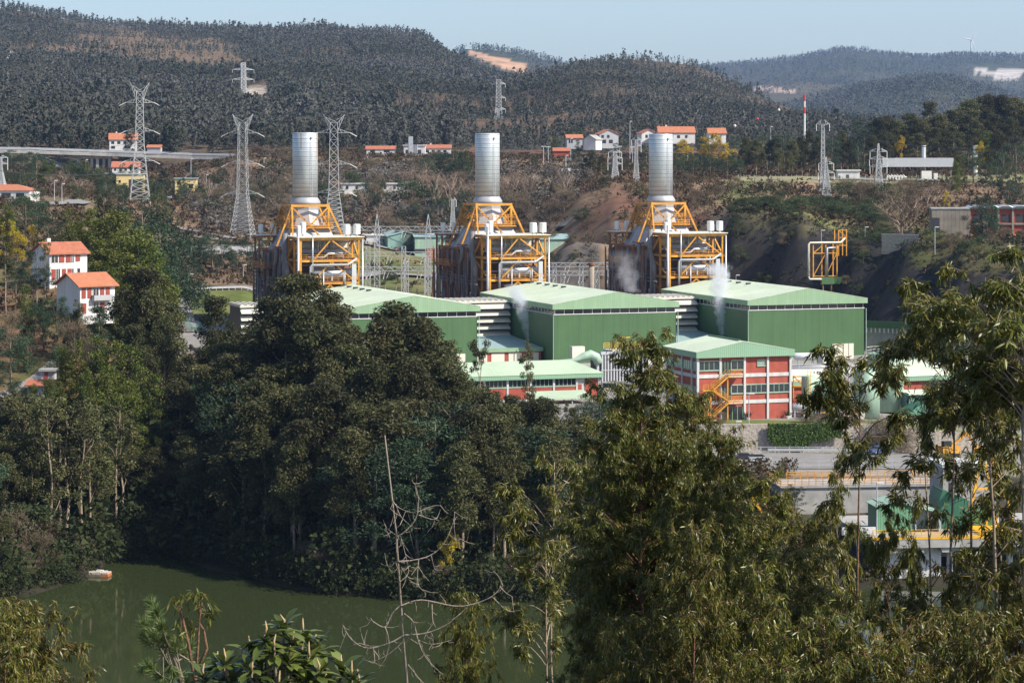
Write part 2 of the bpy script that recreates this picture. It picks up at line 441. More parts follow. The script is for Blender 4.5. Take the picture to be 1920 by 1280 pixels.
for _c in COLS:
    s_ = _c[1]
    p_ = NEAR + [(s_ - 18, -3), (s_ - 3, -.4), (s_, .35), (s_ + 5, 2.2)] + _c[2] + [(6000, 60), (14000, 60)]
    _PROF.append((np.array([q[0] for q in p_], float), np.array([q[1] for q in p_], float)))


def hgt(X, Y, rough=True):
    X = np.atleast_1d(np.asarray(X, float)); Y = np.atleast_1d(np.asarray(Y, float))
    X, Y = np.broadcast_arrays(X, Y)
    px = np.clip(960 + X * F / np.maximum(Y, 150), _CP[0], _CP[-1] - 1e-3)
    i = np.clip(np.searchsorted(_CP, px, side='right') - 1, 0, len(_CP) - 2)
    t = (px - _CP[i]) / (_CP[i + 1] - _CP[i])
    z = np.zeros(X.shape)
    H = np.stack([np.interp(Y.ravel(), a, b) for a, b in _PROF]).reshape((len(_PROF),) + X.shape)
    za = np.take_along_axis(H, i[None], 0)[0]; zb = np.take_along_axis(H, (i + 1)[None], 0)[0]
    z = za * (1 - t) + zb * t
    # cut spoil mound behind the middle boiler
    z = z + 13.5 * np.exp(-((X - PX(1078, 800)) / 11.5) ** 2 - ((Y - 808) / 16) ** 2)
    if rough:
        hill = np.clip((Y - 1300) / 900, 0, 1)
        z = z + hill * (fbm(X / 170, Y / 170) - .5) * 26 + hill * (fbm(X / 45 + 40, Y / 45) - .5) * 8
        mid = np.clip((Y - 745) / 60, 0, 1) * (1 - hill)
        z = z + mid * (fbm(X / 22 + 3, Y / 22) - .5) * 2.2
        cut = (px > 1340) & (Y > 560) & (Y < 760) & (z > 16.5)
        z = np.where(cut, z + (fbm(X / 9, Y / 9) - .5) * 3.4 + (fbm(X / 2.6 + 31, Y / 2.6) - .5) * 1.8, z)
    return z


def gz(X, Y):
    return float(hgt(X, Y)[0])


def terrain_colour(X, Y, Z):
    """what the ground is made of, place by place (linear base colour; the rock cutting also carries its shade)"""
    px = 960 + X * F / np.maximum(Y, 60); py = 300 + (CZ - Z) * F / np.maximum(Y, 60)
    n = fbm(X / 30, Y / 30); n2 = fbm(X / 9 + 50, Y / 9)
    c = np.zeros(X.shape + (3,))

    def put(mask, a, b=None, nn=n2):
        a = np.array(a); b = np.array(b if b is not None else a)
        k = np.clip((nn - .3) / .4, 0, 1)[..., None]
        c[mask] = (a * (1 - k) + b * k)[mask]
    put(Y > -1e9, (.055, .05, .028), (.09, .08, .045))
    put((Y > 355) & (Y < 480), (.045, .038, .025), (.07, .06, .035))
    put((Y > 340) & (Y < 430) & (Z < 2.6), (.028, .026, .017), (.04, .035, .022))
    put((px < 330) & (Y > 455) & (Y < 760), (.17, .095, .055), (.10, .10, .04))
    put((px < 240) & (Y > 650) & (Y < 1290), (.13, .11, .06), (.18, .13, .08))
    put((px > 240) & (Y > 760) & (Y < 1290), (.16, .11, .065), (.23, .155, .10))
    put((px > 480) & (Y > 780) & (Y < 900) & (px < 1010), (.10, .12, .04), (.17, .15, .07))
    put((px > 300) & (px < 500) & (Y > 690) & (Y < 742), (.10, .125, .03), (.15, .16, .05))
    put((px > 1085) & (px < 1330) & (Y > 820) & (Y < 1000), (.17, .085, .055), (.19, .13, .08), n)
    put((px > 1300) & (px < 1560) & (Y > 845) & (Y < 960), (.22, .14, .09), (.26, .19, .12))
    put((px > 1340 + (Y - 850) * .2) & (px < 1395 + (Y - 850) * 1.05) & (Y > 860) & (Y < 945), (.10, .12, .035), (.17, .15, .07))
    put((px > 1380) & (Y > 944) & (Y < 1020), (.24, .22, .10), (.28, .25, .13))
    put((px > 1480) & (Y > 735) & (Y < 850), (.17, .14, .065), (.12, .13, .045))
    put((px > 1710) & (Y > 600) & (Y < 760) & (Z > 36), (.085, .07, .035), (.06, .065, .024))
    put((px > 1330) & (Y > 560) & (Y < 742) & (Z > 15.6) & (Z < np.where(px > 1710, 37, 45)), (.022, .022, .024), (.045, .040, .036))  # rock of the cutting coloured near black, its shade painted in
    put((px > 1020) & (px < 1125) & (Y > 780) & (Y < 812), (.09, .08, .075), (.13, .11, .09))
    put((px > 480) & (Y > 462) & (Y < 742) & (Z < 15.8), (.22, .21, .195), (.27, .26, .24))
    put((px > 250) & (px <= 480) & (Y > 560) & (Y < 680), (.24, .23, .21), (.28, .27, .25))
    put((px > 1770) & (Y > 484) & (Y < 640) & (Z < 17), (.10, .09, .05), (.15, .13, .08))
    put((px > 1120) & (Y > 436) & (Y < 473), (.24, .225, .20), (.28, .26, .23))
    put((Y > 474) & (Y < 482) & (px > 1120), (.12, .15, .04), (.15, .16, .06))
    put((Y > 1290), (.075, .062, .042), (.115, .085, .06), n)
    # open hillside: heath, a felled strip, a quarry scar, pale rocks
    put((Y > 1600) & (((px - 250) / 170) ** 2 + ((py - 88) / 30) ** 2 < 1 + (n - .5) * 2), (.14, .095, .06), (.17, .125, .08))
    put((Y > 1600) & (((px - 380) / 90) ** 2 + ((py - 115) / 22) ** 2 < 1 + (n - .5) * 2), (.14, .095, .06), (.17, .125, .08))
    put((Y > 1290) & (py > 188) & (px > 740) & (px < 1500) & (n > .5), (.13, .075, .05), (.17, .10, .065))
    put((Y > 1290) & (px > 452) & (px < 500) & (py > 163) & (py < 192) & (px > 452 + (192 - py) * .6), (.36, .30, .24), (.40, .34, .28))
    put((Y > 1290) & (px > 15) & (px < 62) & (py > 96) & (py < 114), (.45, .42, .40), (.35, .32, .30))
    put((Y > 1290) & (px > 884) & (px < 978) & (np.abs(py - (92 + (px - 884) * .33)) < 4 + (px - 884) * .10), (.50, .30, .17), (.55, .36, .22))
    return c


def vcol_mat(name, scale=.25, rough=.95, var=.3, bump=.3, detail_scale=2.0):
    m = bpy.data.materials.new(name); m.use_nodes = True
    nt = m.node_tree; N = nt.nodes; L = nt.links
    b = N["Principled BSDF"]; b.inputs["Roughness"].default_value = rough; b.inputs["Specular IOR Level"].default_value = .15
    a = N.new("ShaderNodeAttribute"); a.attribute_name = "soil"
    tc = N.new("ShaderNodeTexCoord")
    n1 = N.new("ShaderNodeTexNoise"); n1.inputs["Scale"].default_value = scale; n1.inputs["Detail"].default_value = 10; n1.inputs["Roughness"].default_value = .7
    L.new(tc.outputs["Object"], n1.inputs["Vector"])
    mr = N.new("ShaderNodeMapRange"); mr.inputs["From Min"].default_value = .3; mr.inputs["From Max"].default_value = .7
    mr.inputs["To Min"].default_value = 1 - var; mr.inputs["To Max"].default_value = 1 + var
    L.new(n1.outputs["Fac"], mr.inputs["Value"])
    mx = N.new("ShaderNodeVectorMath"); mx.operation = 'MULTIPLY'
    L.new(a.outputs["Color"], mx.inputs[0]); L.new(mr.outputs[0], mx.inputs[1])
    L.new(mx.outputs[0], b.inputs["Base Color"])
    bp = N.new("ShaderNodeBump"); bp.inputs["Strength"].default_value = bump; bp.inputs["Distance"].default_value = .6
    L.new(n1.outputs["Fac"], bp.inputs["Height"]); L.new(bp.outputs["Normal"], b.inputs["Normal"])
    return m


M['ground'] = vcol_mat("ground_soil")
M['hill'] = vcol_mat("hillside_soil", .02, var=.45, bump=0)


def grid_mesh(name, X, Y, Z, C, m):
    nr_, nc = X.shape
    V = np.stack([X, Y, Z], -1).reshape(-1, 3)
    idx = np.arange(nr_ * nc).reshape(nr_, nc)
    Fc = np.stack([idx[:-1, :-1], idx[:-1, 1:], idx[1:, 1:], idx[1:, :-1]], -1).reshape(-1, 4)
    o = np_mesh(name, V, Fc, m, smooth=True)
    at = o.data.color_attributes.new("soil", 'FLOAT_COLOR', 'POINT')
    at.data.foreach_set('color', np.concatenate([C.reshape(-1, 3), np.ones((len(V), 1))], 1).astype(np.float32).ravel())
    return o


rows = np.concatenate([np.arange(-300, 0, 20), np.arange(0, 60, 3), np.arange(60, 340, 8), np.arange(340, 480, 2.0), np.arange(480, 560, 4),
                       np.arange(560, 770, 1.6), np.arange(770, 1000, 3.5), np.arange(1000, 1310, 8), np.arange(1310, 4400, 26), np.arange(4400, 14001, 600)])
cols = np.arange(-780, 2701, 9.0)
_G, _Y = np.meshgrid(cols, rows)
_X = (_G - 960) / F * (np.maximum(_Y, -250) + 60 * (_Y < 3000) + 300 * (_Y < 300) * (1 - np.clip(_Y, 0, 300) / 300) ** 2 + 60 * (_Y >= 3000))
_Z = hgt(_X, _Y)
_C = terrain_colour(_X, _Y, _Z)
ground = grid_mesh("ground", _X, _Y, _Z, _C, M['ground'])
ground["kind"] = "structure"

# far ridges, each a real range with a front and a back slope
HILLS = {}


def ridge(key, pts, D, front, back, zbase, col_a, col_b, amp=10, xlim=(-900, 2900)):
    gx = np.arange(xlim[0], xlim[1] + 1, 6.0)
    py = np.interp(gx, [p[0] for p in pts], [p[1] for p in pts])
    zr = CZ + (300 - py) * D / F
    ts = np.concatenate([np.linspace(-1, 0, 26), np.linspace(0, 1, 8)[1:]])
    T, G = np.meshgrid(ts, gx, indexing='ij')
    Yg = D + np.where(T < 0, T * front, T * back)
    Xg = (G - 960) / F * Yg
    prof = np.where(T < 0, np.sin((1 + T) * np.pi / 2) ** .85, np.cos(T * np.pi / 2))
    Zr = np.broadcast_to(zr, T.shape)
    Z = zbase + (Zr - zbase) * prof
    k = np.clip((Z - zbase) / 60, 0, 1)
    Z = Z + k * ((fbm(Xg / (D / 9), Yg / (D / 9)) - .5) * amp * 3 + (fbm(Xg / (D / 50), Yg / (D / 50)) - .5) * amp)
    n = fbm(Xg / (D / 14) + 7, Yg / (D / 14))[..., None]
    kk = np.clip((n - .4) / .25, 0, 1)
    C = np.array(col_a) * (1 - kk) + np.array(col_b) * kk
    HILLS[key] = (Xg, Yg, Z)
    return Xg, Yg, Z, C


FAR = [(-900, 150), (880, 150), (1250, 140), (1345, 131), (1420, 126), (1500, 118), (1540, 110), (1575, 103), (1600, 103), (1650, 110), (1700, 114), (1745, 117), (1800, 111), (1850, 113), (1920, 115), (2100, 108), (2900, 120)]
Xg, Yg, Zg, Cg = ridge('far', FAR, 9200, 3200, 1800, 60, (.035, .05, .03), (.075, .075, .05), amp=9)
ppx = 960 + Xg * F / Yg; ppy = 300 + (CZ - Zg) * F / Yg
q = fbm(Xg / 60, Yg / 90)
qm = (ppx > 1825) & (ppy > 124) & (ppy < 152) & (np.abs(ppy - (133 + (ppx - 1825) * .11)) < 6 + (ppx - 1825) * .09) & (q > .42)
Cg[qm] = (.46, .42, .38)
struct_far = grid_mesh("hills", Xg, Yg, Zg, Cg, M['hill']); struct_far["kind"] = "structure"
Xg, Yg, Zg, Cg = ridge('behind', [(-900, 190), (820, 150), (870, 100), (920, 101), (1000, 112), (1050, 125), (1160, 170), (2900, 210)], 6200, 1500, 900, 60, (.035, .05, .03), (.075, .07, .045), amp=5)
ppx = 960 + Xg * F / Yg; ppy = 300 + (CZ - Zg) * F / Yg
qm = (ppx > 880) & (ppx < 985) & (np.abs(ppy - (100 + (ppx - 884) * .32)) < 5 + (ppx - 884) * .07)
Cg[qm] = (.46, .28, .17)
o_ = grid_mesh("hills", Xg, Yg, Zg, Cg, M['hill']); o_["kind"] = "structure"
Xg, Yg, Zg, Cg = ridge('low', [(-900, 200), (1330, 190), (1400, 165), (1440, 158), (1500, 155), (1560, 160), (1640, 163), (1760, 175), (2900, 200)], 6600, 1400, 900, 60, (.04, .055, .035), (.09, .08, .055), amp=5)
ppx = 960 + Xg * F / Yg; ppy = 300 + (CZ - Zg) * F / Yg
qm = (ppx > 1415) & (ppx < 1490) & (ppy > 160) & (ppy < 178) & (np.abs(ppy - 166 - (ppx - 1430) * .12) < 5)
Cg[qm] = (.42, .31, .24)
o_ = grid_mesh("hills", Xg, Yg, Zg, Cg, M['hill']); o_["kind"] = "structure"
Xg, Yg, Zg, Cg = ridge('near', [(-900, 260), (1360, 230), (1500, 200), (1560, 184), (1620, 170), (1680, 162), (1720, 153), (1760, 152), (1800, 158), (1850, 172), (1900, 192), (2000, 200), (2300, 180), (2900, 200)], 4700, 1300, 900, 60, (.04, .055, .03), (.085, .07, .05), amp=8)
o_ = grid_mesh("hills", Xg, Yg, Zg, Cg, M['hill']); o_["kind"] = "structure"

# ------------------------------------------------------------------ water
m = bpy.data.materials.new("river_water"); m.use_nodes = True
N = m.node_tree.nodes; L = m.node_tree.links; b = N["Principled BSDF"]
b.inputs["Base Color"].default_value = (.034, .044, .017, 1); b.inputs["Roughness"].default_value = .05
b.inputs["IOR"].default_value = 1.33; b.inputs["Specular IOR Level"].default_value = .5
tc = N.new("ShaderNodeTexCoord"); mp = N.new("ShaderNodeMapping"); mp.inputs["Scale"].default_value = (.5, .16, 1)
nz = N.new("ShaderNodeTexNoise"); nz.inputs["Scale"].default_value = 1.6; nz.inputs["Detail"].default_value = 4
L.new(tc.outputs["Object"], mp.inputs[0]); L.new(mp.outputs[0], nz.inputs["Vector"])
bp = N.new("ShaderNodeBump"); bp.inputs["Strength"].default_value = .07; bp.inputs["Distance"].default_value = .06
L.new(nz.outputs["Fac"], bp.inputs["Height"]); L.new(bp.outputs["Normal"], b.inputs["Normal"])
M['water'] = m
o_ = MB().add([(-400, 120, 0), (500, 120, 0), (500, 470, 0), (-400, 470, 0)], [(0, 1, 2, 3)]).build("river_water", M['water']); o_["kind"] = "structure"

# ------------------------------------------------------------------ haze: the valley air in one box
m = bpy.data.materials.new("haze_air"); m.use_nodes = True
N = m.node_tree.nodes; L = m.node_tree.links
N.remove(N["Principled BSDF"])
v = N.new("ShaderNodeVolumePrincipled")
v.inputs["Color"].default_value = (.43, .62, 1.0, 1); v.inputs["Density"].default_value = 4.0e-5; v.inputs["Anisotropy"].default_value = .25
L.new(v.outputs[0], N["Material Output"].inputs["Volume"])
M['haze'] = m
o_ = MB().box(-6200, 6200, -700, 15000, -8, 620).build("haze", M['haze']); o_["kind"] = "stuff"
o_["label"] = "pale blue haze in the valley air"


# ------------------------------------------------------------------ roads draped on the ground
def strip(name, pts, width, m, lift=.25, step=4.0):
    pts = [Vector((p[0], p[1], 0)) for p in pts]
    d = [0]
    for a, b_ in zip(pts, pts[1:]): d.append(d[-1] + (b_ - a).length)
    n = max(2, int(d[-1] / step))
    s = np.linspace(0, d[-1], n)
    x = np.interp(s, d, [p.x for p in pts]); y = np.interp(s, d, [p.y for p in pts])
    k = 5
    for _ in range(3):
        if n > 8:
            x[1:-1] = (x[:-2] + x[1:-1] * 2 + x[2:]) / 4; y[1:-1] = (y[:-2] + y[1:-1] * 2 + y[2:]) / 4
    tx = np.gradient(x); ty = np.gradient(y); l = np.hypot(tx, ty); tx /= l; ty /= l
    off = np.linspace(-.5, .5, 5) * width
    Xs = x[:, None] - ty[:, None] * off; Ys = y[:, None] + tx[:, None] * off
    Zs = hgt(Xs, Ys) + lift
    Zs = np.maximum(Zs, Zs.mean(1, keepdims=True) - .2)
    nr_, nc = Xs.shape
    V = np.stack([Xs, Ys, Zs], -1).reshape(-1, 3); idx = np.arange(nr_ * nc).reshape(nr_, nc)
    Fc = np.stack([idx[:-1, :-1], idx[:-1, 1:], idx[1:, 1:], idx[1:, :-1]], -1).reshape(-1, 4)
    o = np_mesh(name, V, Fc, m, smooth=True); o["kind"] = "structure"
    return o


strip("road", [(PX(280, 560), 560), (PX(325, 600), 600), (PX(350, 640), 640), (PX(330, 690), 690), (PX(320, 735), 735)], 9, M['asphalt'])
strip("road", [(PX(335, 660), 660), (PX(420, 668), 668), (PX(500, 672), 672)], 8, M['asphalt'], lift=.3)
strip("road", [(PX(200, 742), 742), (PX(320, 741), 741), (PX(420, 748), 748), (PX(500, 755), 755)], 7, M['asphalt'], lift=.4)
strip("road", [(PX(640, 815), 815), (PX(760, 835), 835), (PX(850, 850), 850), (PX(1000, 880), 880), (PX(1090, 835), 835), (PX(1150, 830), 830)], 7, M['asphalt'], lift=.5)
strip("road", [(PX(680, 905), 905), (PX(800, 905), 905), (PX(1000, 915), 915), (PX(1060, 900), 900)], 9, M['asphalt'], lift=.5)
strip("road", [(PX(90, 860), 860), (PX(130, 890), 890), (PX(150, 920), 920)], 9, M['asphalt'], lift=.6)
strip("path", [(PX(285, 925), 925), (PX(330, 925), 925), (PX(380, 905), 905), (PX(440, 890), 890)], 3, M['asphalt'], lift=.5)
strip("path", [(PX(300, 900), 900), (PX(380, 895), 895), (PX(430, 885), 885)], 3, M['asphalt'], lift=.5)
strip("path", [(PX(0, 455), 455), (PX(60, 463), 463), (PX(110, 475), 475)], 2.5, M['asphalt'], lift=.3)
strip("road", [(PX(1130, 457), 457), (PX(1500, 457), 457), (PX(1950, 455), 455)], 22, M['asphalt'], lift=.12)
strip("road", [(PX(1010, 1085), 1085), (PX(1100, 1085), 1085), (PX(1260, 1080), 1080)], 18, M['asphalt'], lift=.5)
strip("road", [(PX(1370, 955), 955), (PX(1500, 958), 958), (PX(1650, 960), 960), (PX(1850, 965), 965)], 5, M['asphalt'], lift=.4)
# ------------------------------------------------------------------ the power station
RZ = R(19.0)
ca, sa = math.cos(RZ), math.sin(RZ)
H0 = Vector((10.24, 604, 15))       # front left corner of the middle hall
STEP = Vector((49.6, 17.0, 0))


def loc_uv(o, u, v, z=0):
    return Vector((o.x + u * ca - v * sa, o.y + u * sa + v * ca, o.z + z))


def railing(mb, pts, h=1.1, t=.07, n_rails=2, gap=1.6):
    for a, b in zip(pts, pts[1:]):
        a = Vector(a); b = Vector(b); l = (b - a).length; k = max(1, int(l / gap))
        for i in range(k + 1):
            p = a.lerp(b, i / k); mb.beam(p, p + Vector((0, 0, h)), t)
        for j in range(n_rails):
            dz = Vector((0, 0, h * (j + 1) / n_rails)); mb.beam(a + dz, b + dz, t)


HALL_LABELS = [
    'green turbine hall beneath the left chimney, its lower wall hidden by eucalyptus crowns',
    'green turbine hall standing in the middle of three, thin steam before its left wall',
    'green turbine hall beside the dark rock cutting, with a pale sliding door',
]


def build_hall():
    t = thing('turbine_hall', HALL_LABELS[0], 'turbine hall', H0 - STEP, RZ, 'turbine halls of the power station')
    w, d = 33.0, 56.5
    MB().box(.23, w - .23, .23, d - .23, 0, 13.0).build('wall', M['hall_wall'], t)
    win = MB().box(.5, w - .5, .5, d - .5, 13.0, 14.2).build('window', M['glass'], t)
    mu = MB()
    for i in range(14):
        x = .5 + i * (w - 1) / 13
        mu.box(x - .06, x + .06, .4, .5, 13.0, 14.2)
    for i in range(24):
        y = .5 + i * (d - 1) / 23
        mu.box(.4, .5, y - .06, y + .06, 13.0, 14.2)
    mu.box(.23, w - .23, .12, .23, 12.86, 13.03); mu.box(.12, .23, .12, d, 12.86, 13.03)
    mu.build('mullion', M['white'], win)
    rf = MB().prism_y([(-.45, 15.42), (w / 2, 18.25), (w + .45, 15.42), (w + .45, 15.5), (w / 2, 18.36), (-.45, 15.5)], -.45, d + .3).build('roof', M['hall_roof'], t)
    fa = MB().prism_y([(-.4, 14.2), (w + .4, 14.2), (w + .4, 15.41), (w / 2, 18.22), (-.4, 15.41)], -.4, d + .25)
    fa.build('fascia', M['hall_fascia'], t)
    for k in range(5):
        v = 55 - k * 6.3
        zz = 15.5 + (18.36 - 15.5) * (13.6 / 16.95)
        o = MB().box(13.2, 14.3, v, v + .9, zz - .1, zz + .42)
        o.box(13.1, 14.4, v - .1, v + 1.0, zz + .42, zz + .5)
        o.build('roof_vent', M['dark_steel'], t)
    dr = MB().box(23.6, 29.6, -.02, .22, 0, 3.9)
    door = dr.build('door', M['cream'], t)
    MB().box(26.5, 26.7, -.06, -.025, 0, 3.9).box(25.0, 25.1, -.06, -.025, 0, 3.9).box(28.1, 28.2, -.06, -.025, 0, 3.9).build('frame', M['dark_steel'], door)
    for x in (-.1, w + .1): MB().tube([(x, -.1, 0), (x, -.1, 12.9)], .11, 6).build('downpipe', M['tank_green'], t)
    s = MB().box(.3, w - .3, .05, .2, 0, .8)
    s.build('plinth', M['concrete'], t)
    return t


hall = build_hall()
for i in (1, 2):
    dup(hall, H0 + STEP * (i - 1), RZ, HALL_LABELS[i])

# gas turbine air intake houses, a stack of hooded louvres in each gap
INT_LABELS = ['pale louvred air intake house half hidden by trees left of the left turbine hall',
              'pale louvred air intake house between the left and middle turbine halls',
              'pale louvred air intake house between the middle and right turbine halls']


def build_intake():
    t = thing('air_intake_house', INT_LABELS[0], 'air intake', loc_uv(H0 - STEP, -19.0, 32), RZ, 'air intake houses beside the turbine halls')
    w = 18.4
    MB().box(.3, w, .6, 13, 3.5, 14.2).build('body', M['dark_steel'], t)
    b = MB().box(0, w + .2, 0, 13.4, 14.2, 14.75)
    for i in range(12):
        b.box(.3 + i * 1.5, .9 + i * 1.5, .2, 13.2, 14.75, 14.95)
    b.build('roof', M['louvre'], t)
    for k in range(6):
        z = 13.9 - k * 1.75
        MB().prism_x([(.55, z), (-1.25, z - 1.05), (-1.25, z - 1.2), (.55, z - .12)], .1, w).build('louvre', M['louvre'], t)
    for x in (.3, w / 2, w): MB().box(x - .2, x + .2, .1, .5, 0, 14.1).build('column', M['hall_wall'], t)
    return t


intake = build_intake()
for i in (1, 2):
    dup(intake, loc_uv(H0 + STEP * (i - 1), -19.0, 32), RZ, INT_LABELS[i])

# low annexes in the gaps
ANN = ['low teal-roofed annex between the left and middle turbine halls',
       'low teal-roofed annex between the middle and right turbine halls, behind the red office']
t = thing('annex', ANN[0], 'annex', loc_uv(H0, -19.2, 7), RZ, 'annexes in the gaps between turbine halls')
MB().box(.4, 18.6, .4, 24, 0, 4.0).build('wall', M['brick'], t)
MB().prism_x([(0, 3.9), (0, 4.4), (24.3, 5.9), (24.3, 5.2)], 0, 18.9).build('roof', M['teal_roof'], t)
MB().box(-.05, 18.95, -.12, 0, 3.5, 4.5).build('fascia', M['hall_fascia'], t)
for k in range(4):
    MB().box(1 + k * 4.5, 4.4 + k * 4.5, .3, .39, .4, 3.2).build('panel', M['cream'], t)
dup(t, loc_uv(H0 + STEP, -19.2, 7), RZ, ANN[1])

# ---------------------------------------------------------------- boilers with chimneys
BOIL = ['boiler unit in orange steel carrying the rust-streaked left chimney',
        'boiler unit in orange steel carrying the middle chimney',
        'boiler unit in orange steel carrying the right chimney, with steam at its foot']
S1 = Vector((-6.9, 687, 15))


def build_boiler():
    t = thing('boiler_unit', BOIL[0], 'boiler', S1 - STEP, RZ, 'boiler units with chimneys')
    # chimney
    ch = MB().lathe([(3.45, 40.4), (3.45, 58.3), (3.36, 58.42)], 40).build('chimney', M['stack'], t, smooth=False)
    ch.data.polygons.foreach_set('use_smooth', [abs(p.normal.z) < .5 for p in ch.data.polygons])
    rg = MB()
    for k in range(15): rg.lathe([(3.47, 40.9 + k * 1.22), (3.485, 40.93 + k * 1.22), (3.47, 40.98 + k * 1.22)], 40)
    rg.build('band', M['dark_steel'], ch)
    MB().lathe([(3.2, 58.36), (3.2, 58.44)], 32).build('mouth', M['black'], ch)
    MB().lathe([(4.2, 38.9), (4.15, 39.6), (3.5, 40.7), (3.46, 40.75)], 40).build('flare', M['duct'], ch, smooth=True)
    lad = MB()
    for x in (-.25, .25): lad.beam((x + .9, -3.6, 41), (x + .9, -3.6, 58), .06)
    for k in range(24): lad.beam((.65, -3.6, 41.2 + k * .7), (1.15, -3.6, 41.2 + k * .7), .05)
    lad.box(.7, 1.2, -3.8, -3.4, 56.9, 57.4)
    lad.build('ladder', M['galv'], ch)
    # duct below the chimney, hood, casing
    MB().lathe([(4.0, 39.0), (3.9, 37.4), (4.7, 35.4), (5.4, 33.2), (5.4, 32.6)], 8).build('duct', M['duct'], t)
    mb = MB()
    a = [(-4.9, -4.9, 33), (4.9, -4.9, 33), (4.9, 4.9, 33), (-4.9, 4.9, 33)]
    b = [(-8.6, -8.6, 26.5), (8.6, -8.6, 26.5), (8.6, 8.6, 26.5), (-8.6, 8.6, 26.5)]
    mb.add(a + b, [(0, 1, 2, 3), (7, 6, 5, 4)] + [(i, i + 4, (i + 1) % 4 + 4, (i + 1) % 4) for i in range(4)])
    mb.build('hood', M['duct'], t)
    mb = MB()
    for i in range(4):
        for s_ in (.33, .66):
            p = Vector(a[i]).lerp(Vector(a[(i + 1) % 4]), s_); q_ = Vector(b[i]).lerp(Vector(b[(i + 1) % 4]), s_)
            o = Vector((p.x, p.y, 0)).normalized() * .12
            mb.beam(p + o, q_ + o, .25)
    mb.build('stiffener', M['galv'], t)
    mb = MB().box(-8.3, 8.3, -8.3, 15.5, 0, 26.5)
    mb.box(-6.2, 9, -20, -8.3, 0, 17.5); mb.box(-6.4, 9.2, -11.5, -8.3, 17.5, 29.5)
    mb.build('casing', M['rust'], t)
    # main frame, orange steel coloured dark brown to carry the flank's shade
    fr = MB()
    for u in (-9.2, 9.6):
        for v in (-9.5, -2, 6, 15.5):
            fr.box(u - .28, u + .28, v - .28, v + .28, 0, 27)
    for z in (6.5, 13, 19.5, 26.2):
        fr.box(-9.5, 9.9, -9.8, -9.2, z, z + .5); fr.box(-9.5, 9.9, 15.3, 15.8, z, z + .5)
        for u in (-9.2, 9.6): fr.box(u - .2, u + .2, -9.5, 15.5, z, z + .5)
    for u in (-9.35, 9.75):
        for v0, v1 in ((-9.5, -2), (-2, 6), (6, 15.5)):
            for z0, z1 in ((0, 6.5), (6.5, 13), (13, 19.5), (19.5, 26)):
                fr.beam((u, v0, z0), (u, v1, z1), .28)
    fr.build('frame', M['rust'], t)
    # front penthouse: posts, beams, lambda braces
    pf = MB()
    u0, u1, v0, v1 = -7.3, 8.6, -24.0, -10.5
    for u in (u0, u1):
        for v in (v0, (v0 + v1) / 2, v1):
            pf.box(u - .26, u + .26, v - .26, v + .26, 0, 30.0)
    for z in (18.2, 24.1, 29.8):
        for v in (v0, v1): pf.box(u0 - .9 if z > 29 else u0, u1 + 1.1, v - .25, v + .25, z, z + .6)
        for u in (u0, u1): pf.box(u - .3, u + .3, v0, v1, z, z + .6)
    um = (u0 + u1) / 2
    for v in (v0, v1):
        pf.beam((um, v - .1, 29.7), (-3.6, v - .1, 24.9), .32); pf.beam((um + .6, v - .1, 29.7), (u1 - .3, v - .1, 24.7), .32)
        pf.beam((um + .3, v - .1, 24), (-4.2, v - .1, 18.9), .3); pf.beam((um + .6, v - .1, 24), (u1 - 1, v - .1, 18.9), .3)
        pf.beam((um, v - .1, 18), (u0, v - .1, 11.5), .4); pf.beam((um, v - .1, 18), (u1, v - .1, 11.5), .4)
    for u in (u0 - .1, u1 + .1):
        pf.beam((u, v0, 24.5), (u, (v0 + v1) / 2, 29.8), .4); pf.beam((u, v1, 24.5), (u, (v0 + v1) / 2, 29.8), .4)
        pf.beam((u, v0, 18.5), (u, v1, 24.2), .35); pf.beam((u, v0, 11.5), (u, v1, 18), .35)
    pf.build('penthouse_frame', M['orange_steel'], t)
    MB().box(u0 - 1.2, u1 + 1.3, v0 - 1.0, v1 + .6, 30.56, 30.75).build('penthouse_roof', M['cream'], t)
    MB().box(u0 + .4, u1 - .4, v0 + .3, v1, 24.86, 24.98).build('deck', M['rust'], t)
    MB().box(u0 + .4, u1 - .4, v0 + .3, v1, 18.96, 19.08).build('deck', M['rust'], t)
    MB().box(-5, 8.5, -12.5, -10.2, 26.8, 29.6).build('panel', M['cream'], t)
    # chimney support tower
    tw = MB()
    hu, hv = 5.1, 5.6
    cs = [(-hu, -hv), (hu, -hv), (hu, hv), (-hu, hv)]
    for i in range(4):
        p = cs[i]; q_ = cs[(i + 1) % 4]
        tw.beam((*p, 38.6), (*q_, 38.6), .6, .6); tw.beam((*p, 33), (*q_, 33), .45)
        tw.beam((*p, 39), (*p, 32.5), .55)
    for v in (-hv, hv):
        tw.beam((-hu, v - .1, 38.3), (2.6, v - 1.5, 30.2), .34); tw.beam((hu, v - .1, 38.3), (-1.8, v - 1.0, 31.8), .34)
        tw.beam((hu, v, 38.4), (hu + 3.8, v, 30.6), .5)
        tw.beam((-hu, v, 38.4), (-hu - 4.4, v, 27.2), .45); tw.beam((-hu, v, 38.4), (-hu - 1.5, v * 1.4, 27.2), .4)
    tw.beam((-hu, -hv, 38.4), (-hu - .5, -hv * 1.6, 29), .4)
    for u in (-hu, hu):
        tw.beam((u, -hv, 38.3), (u, hv, 33), .35); tw.beam((u, hv, 38.3), (u, -hv, 33), .35)
    tw.box(-hu - 1.1, hu + 1.2, -hv - 1.2, hv + 1.1, 32.5, 32.75)
    tw.build('support_tower', M['orange_steel'], t)
    for h_ in (32.75, 34.6):
        rl = MB(); e = 1.0
        railing(rl, [(-hu - e, -hv - e, h_), (hu + e, -hv - e, h_), (hu + e, hv + e, h_), (-hu - e, hv + e, h_), (-hu - e, -hv - e, h_)], 1.2, .1, 2, 1.1)
        rl.build('railing', M['orange_steel'], t)
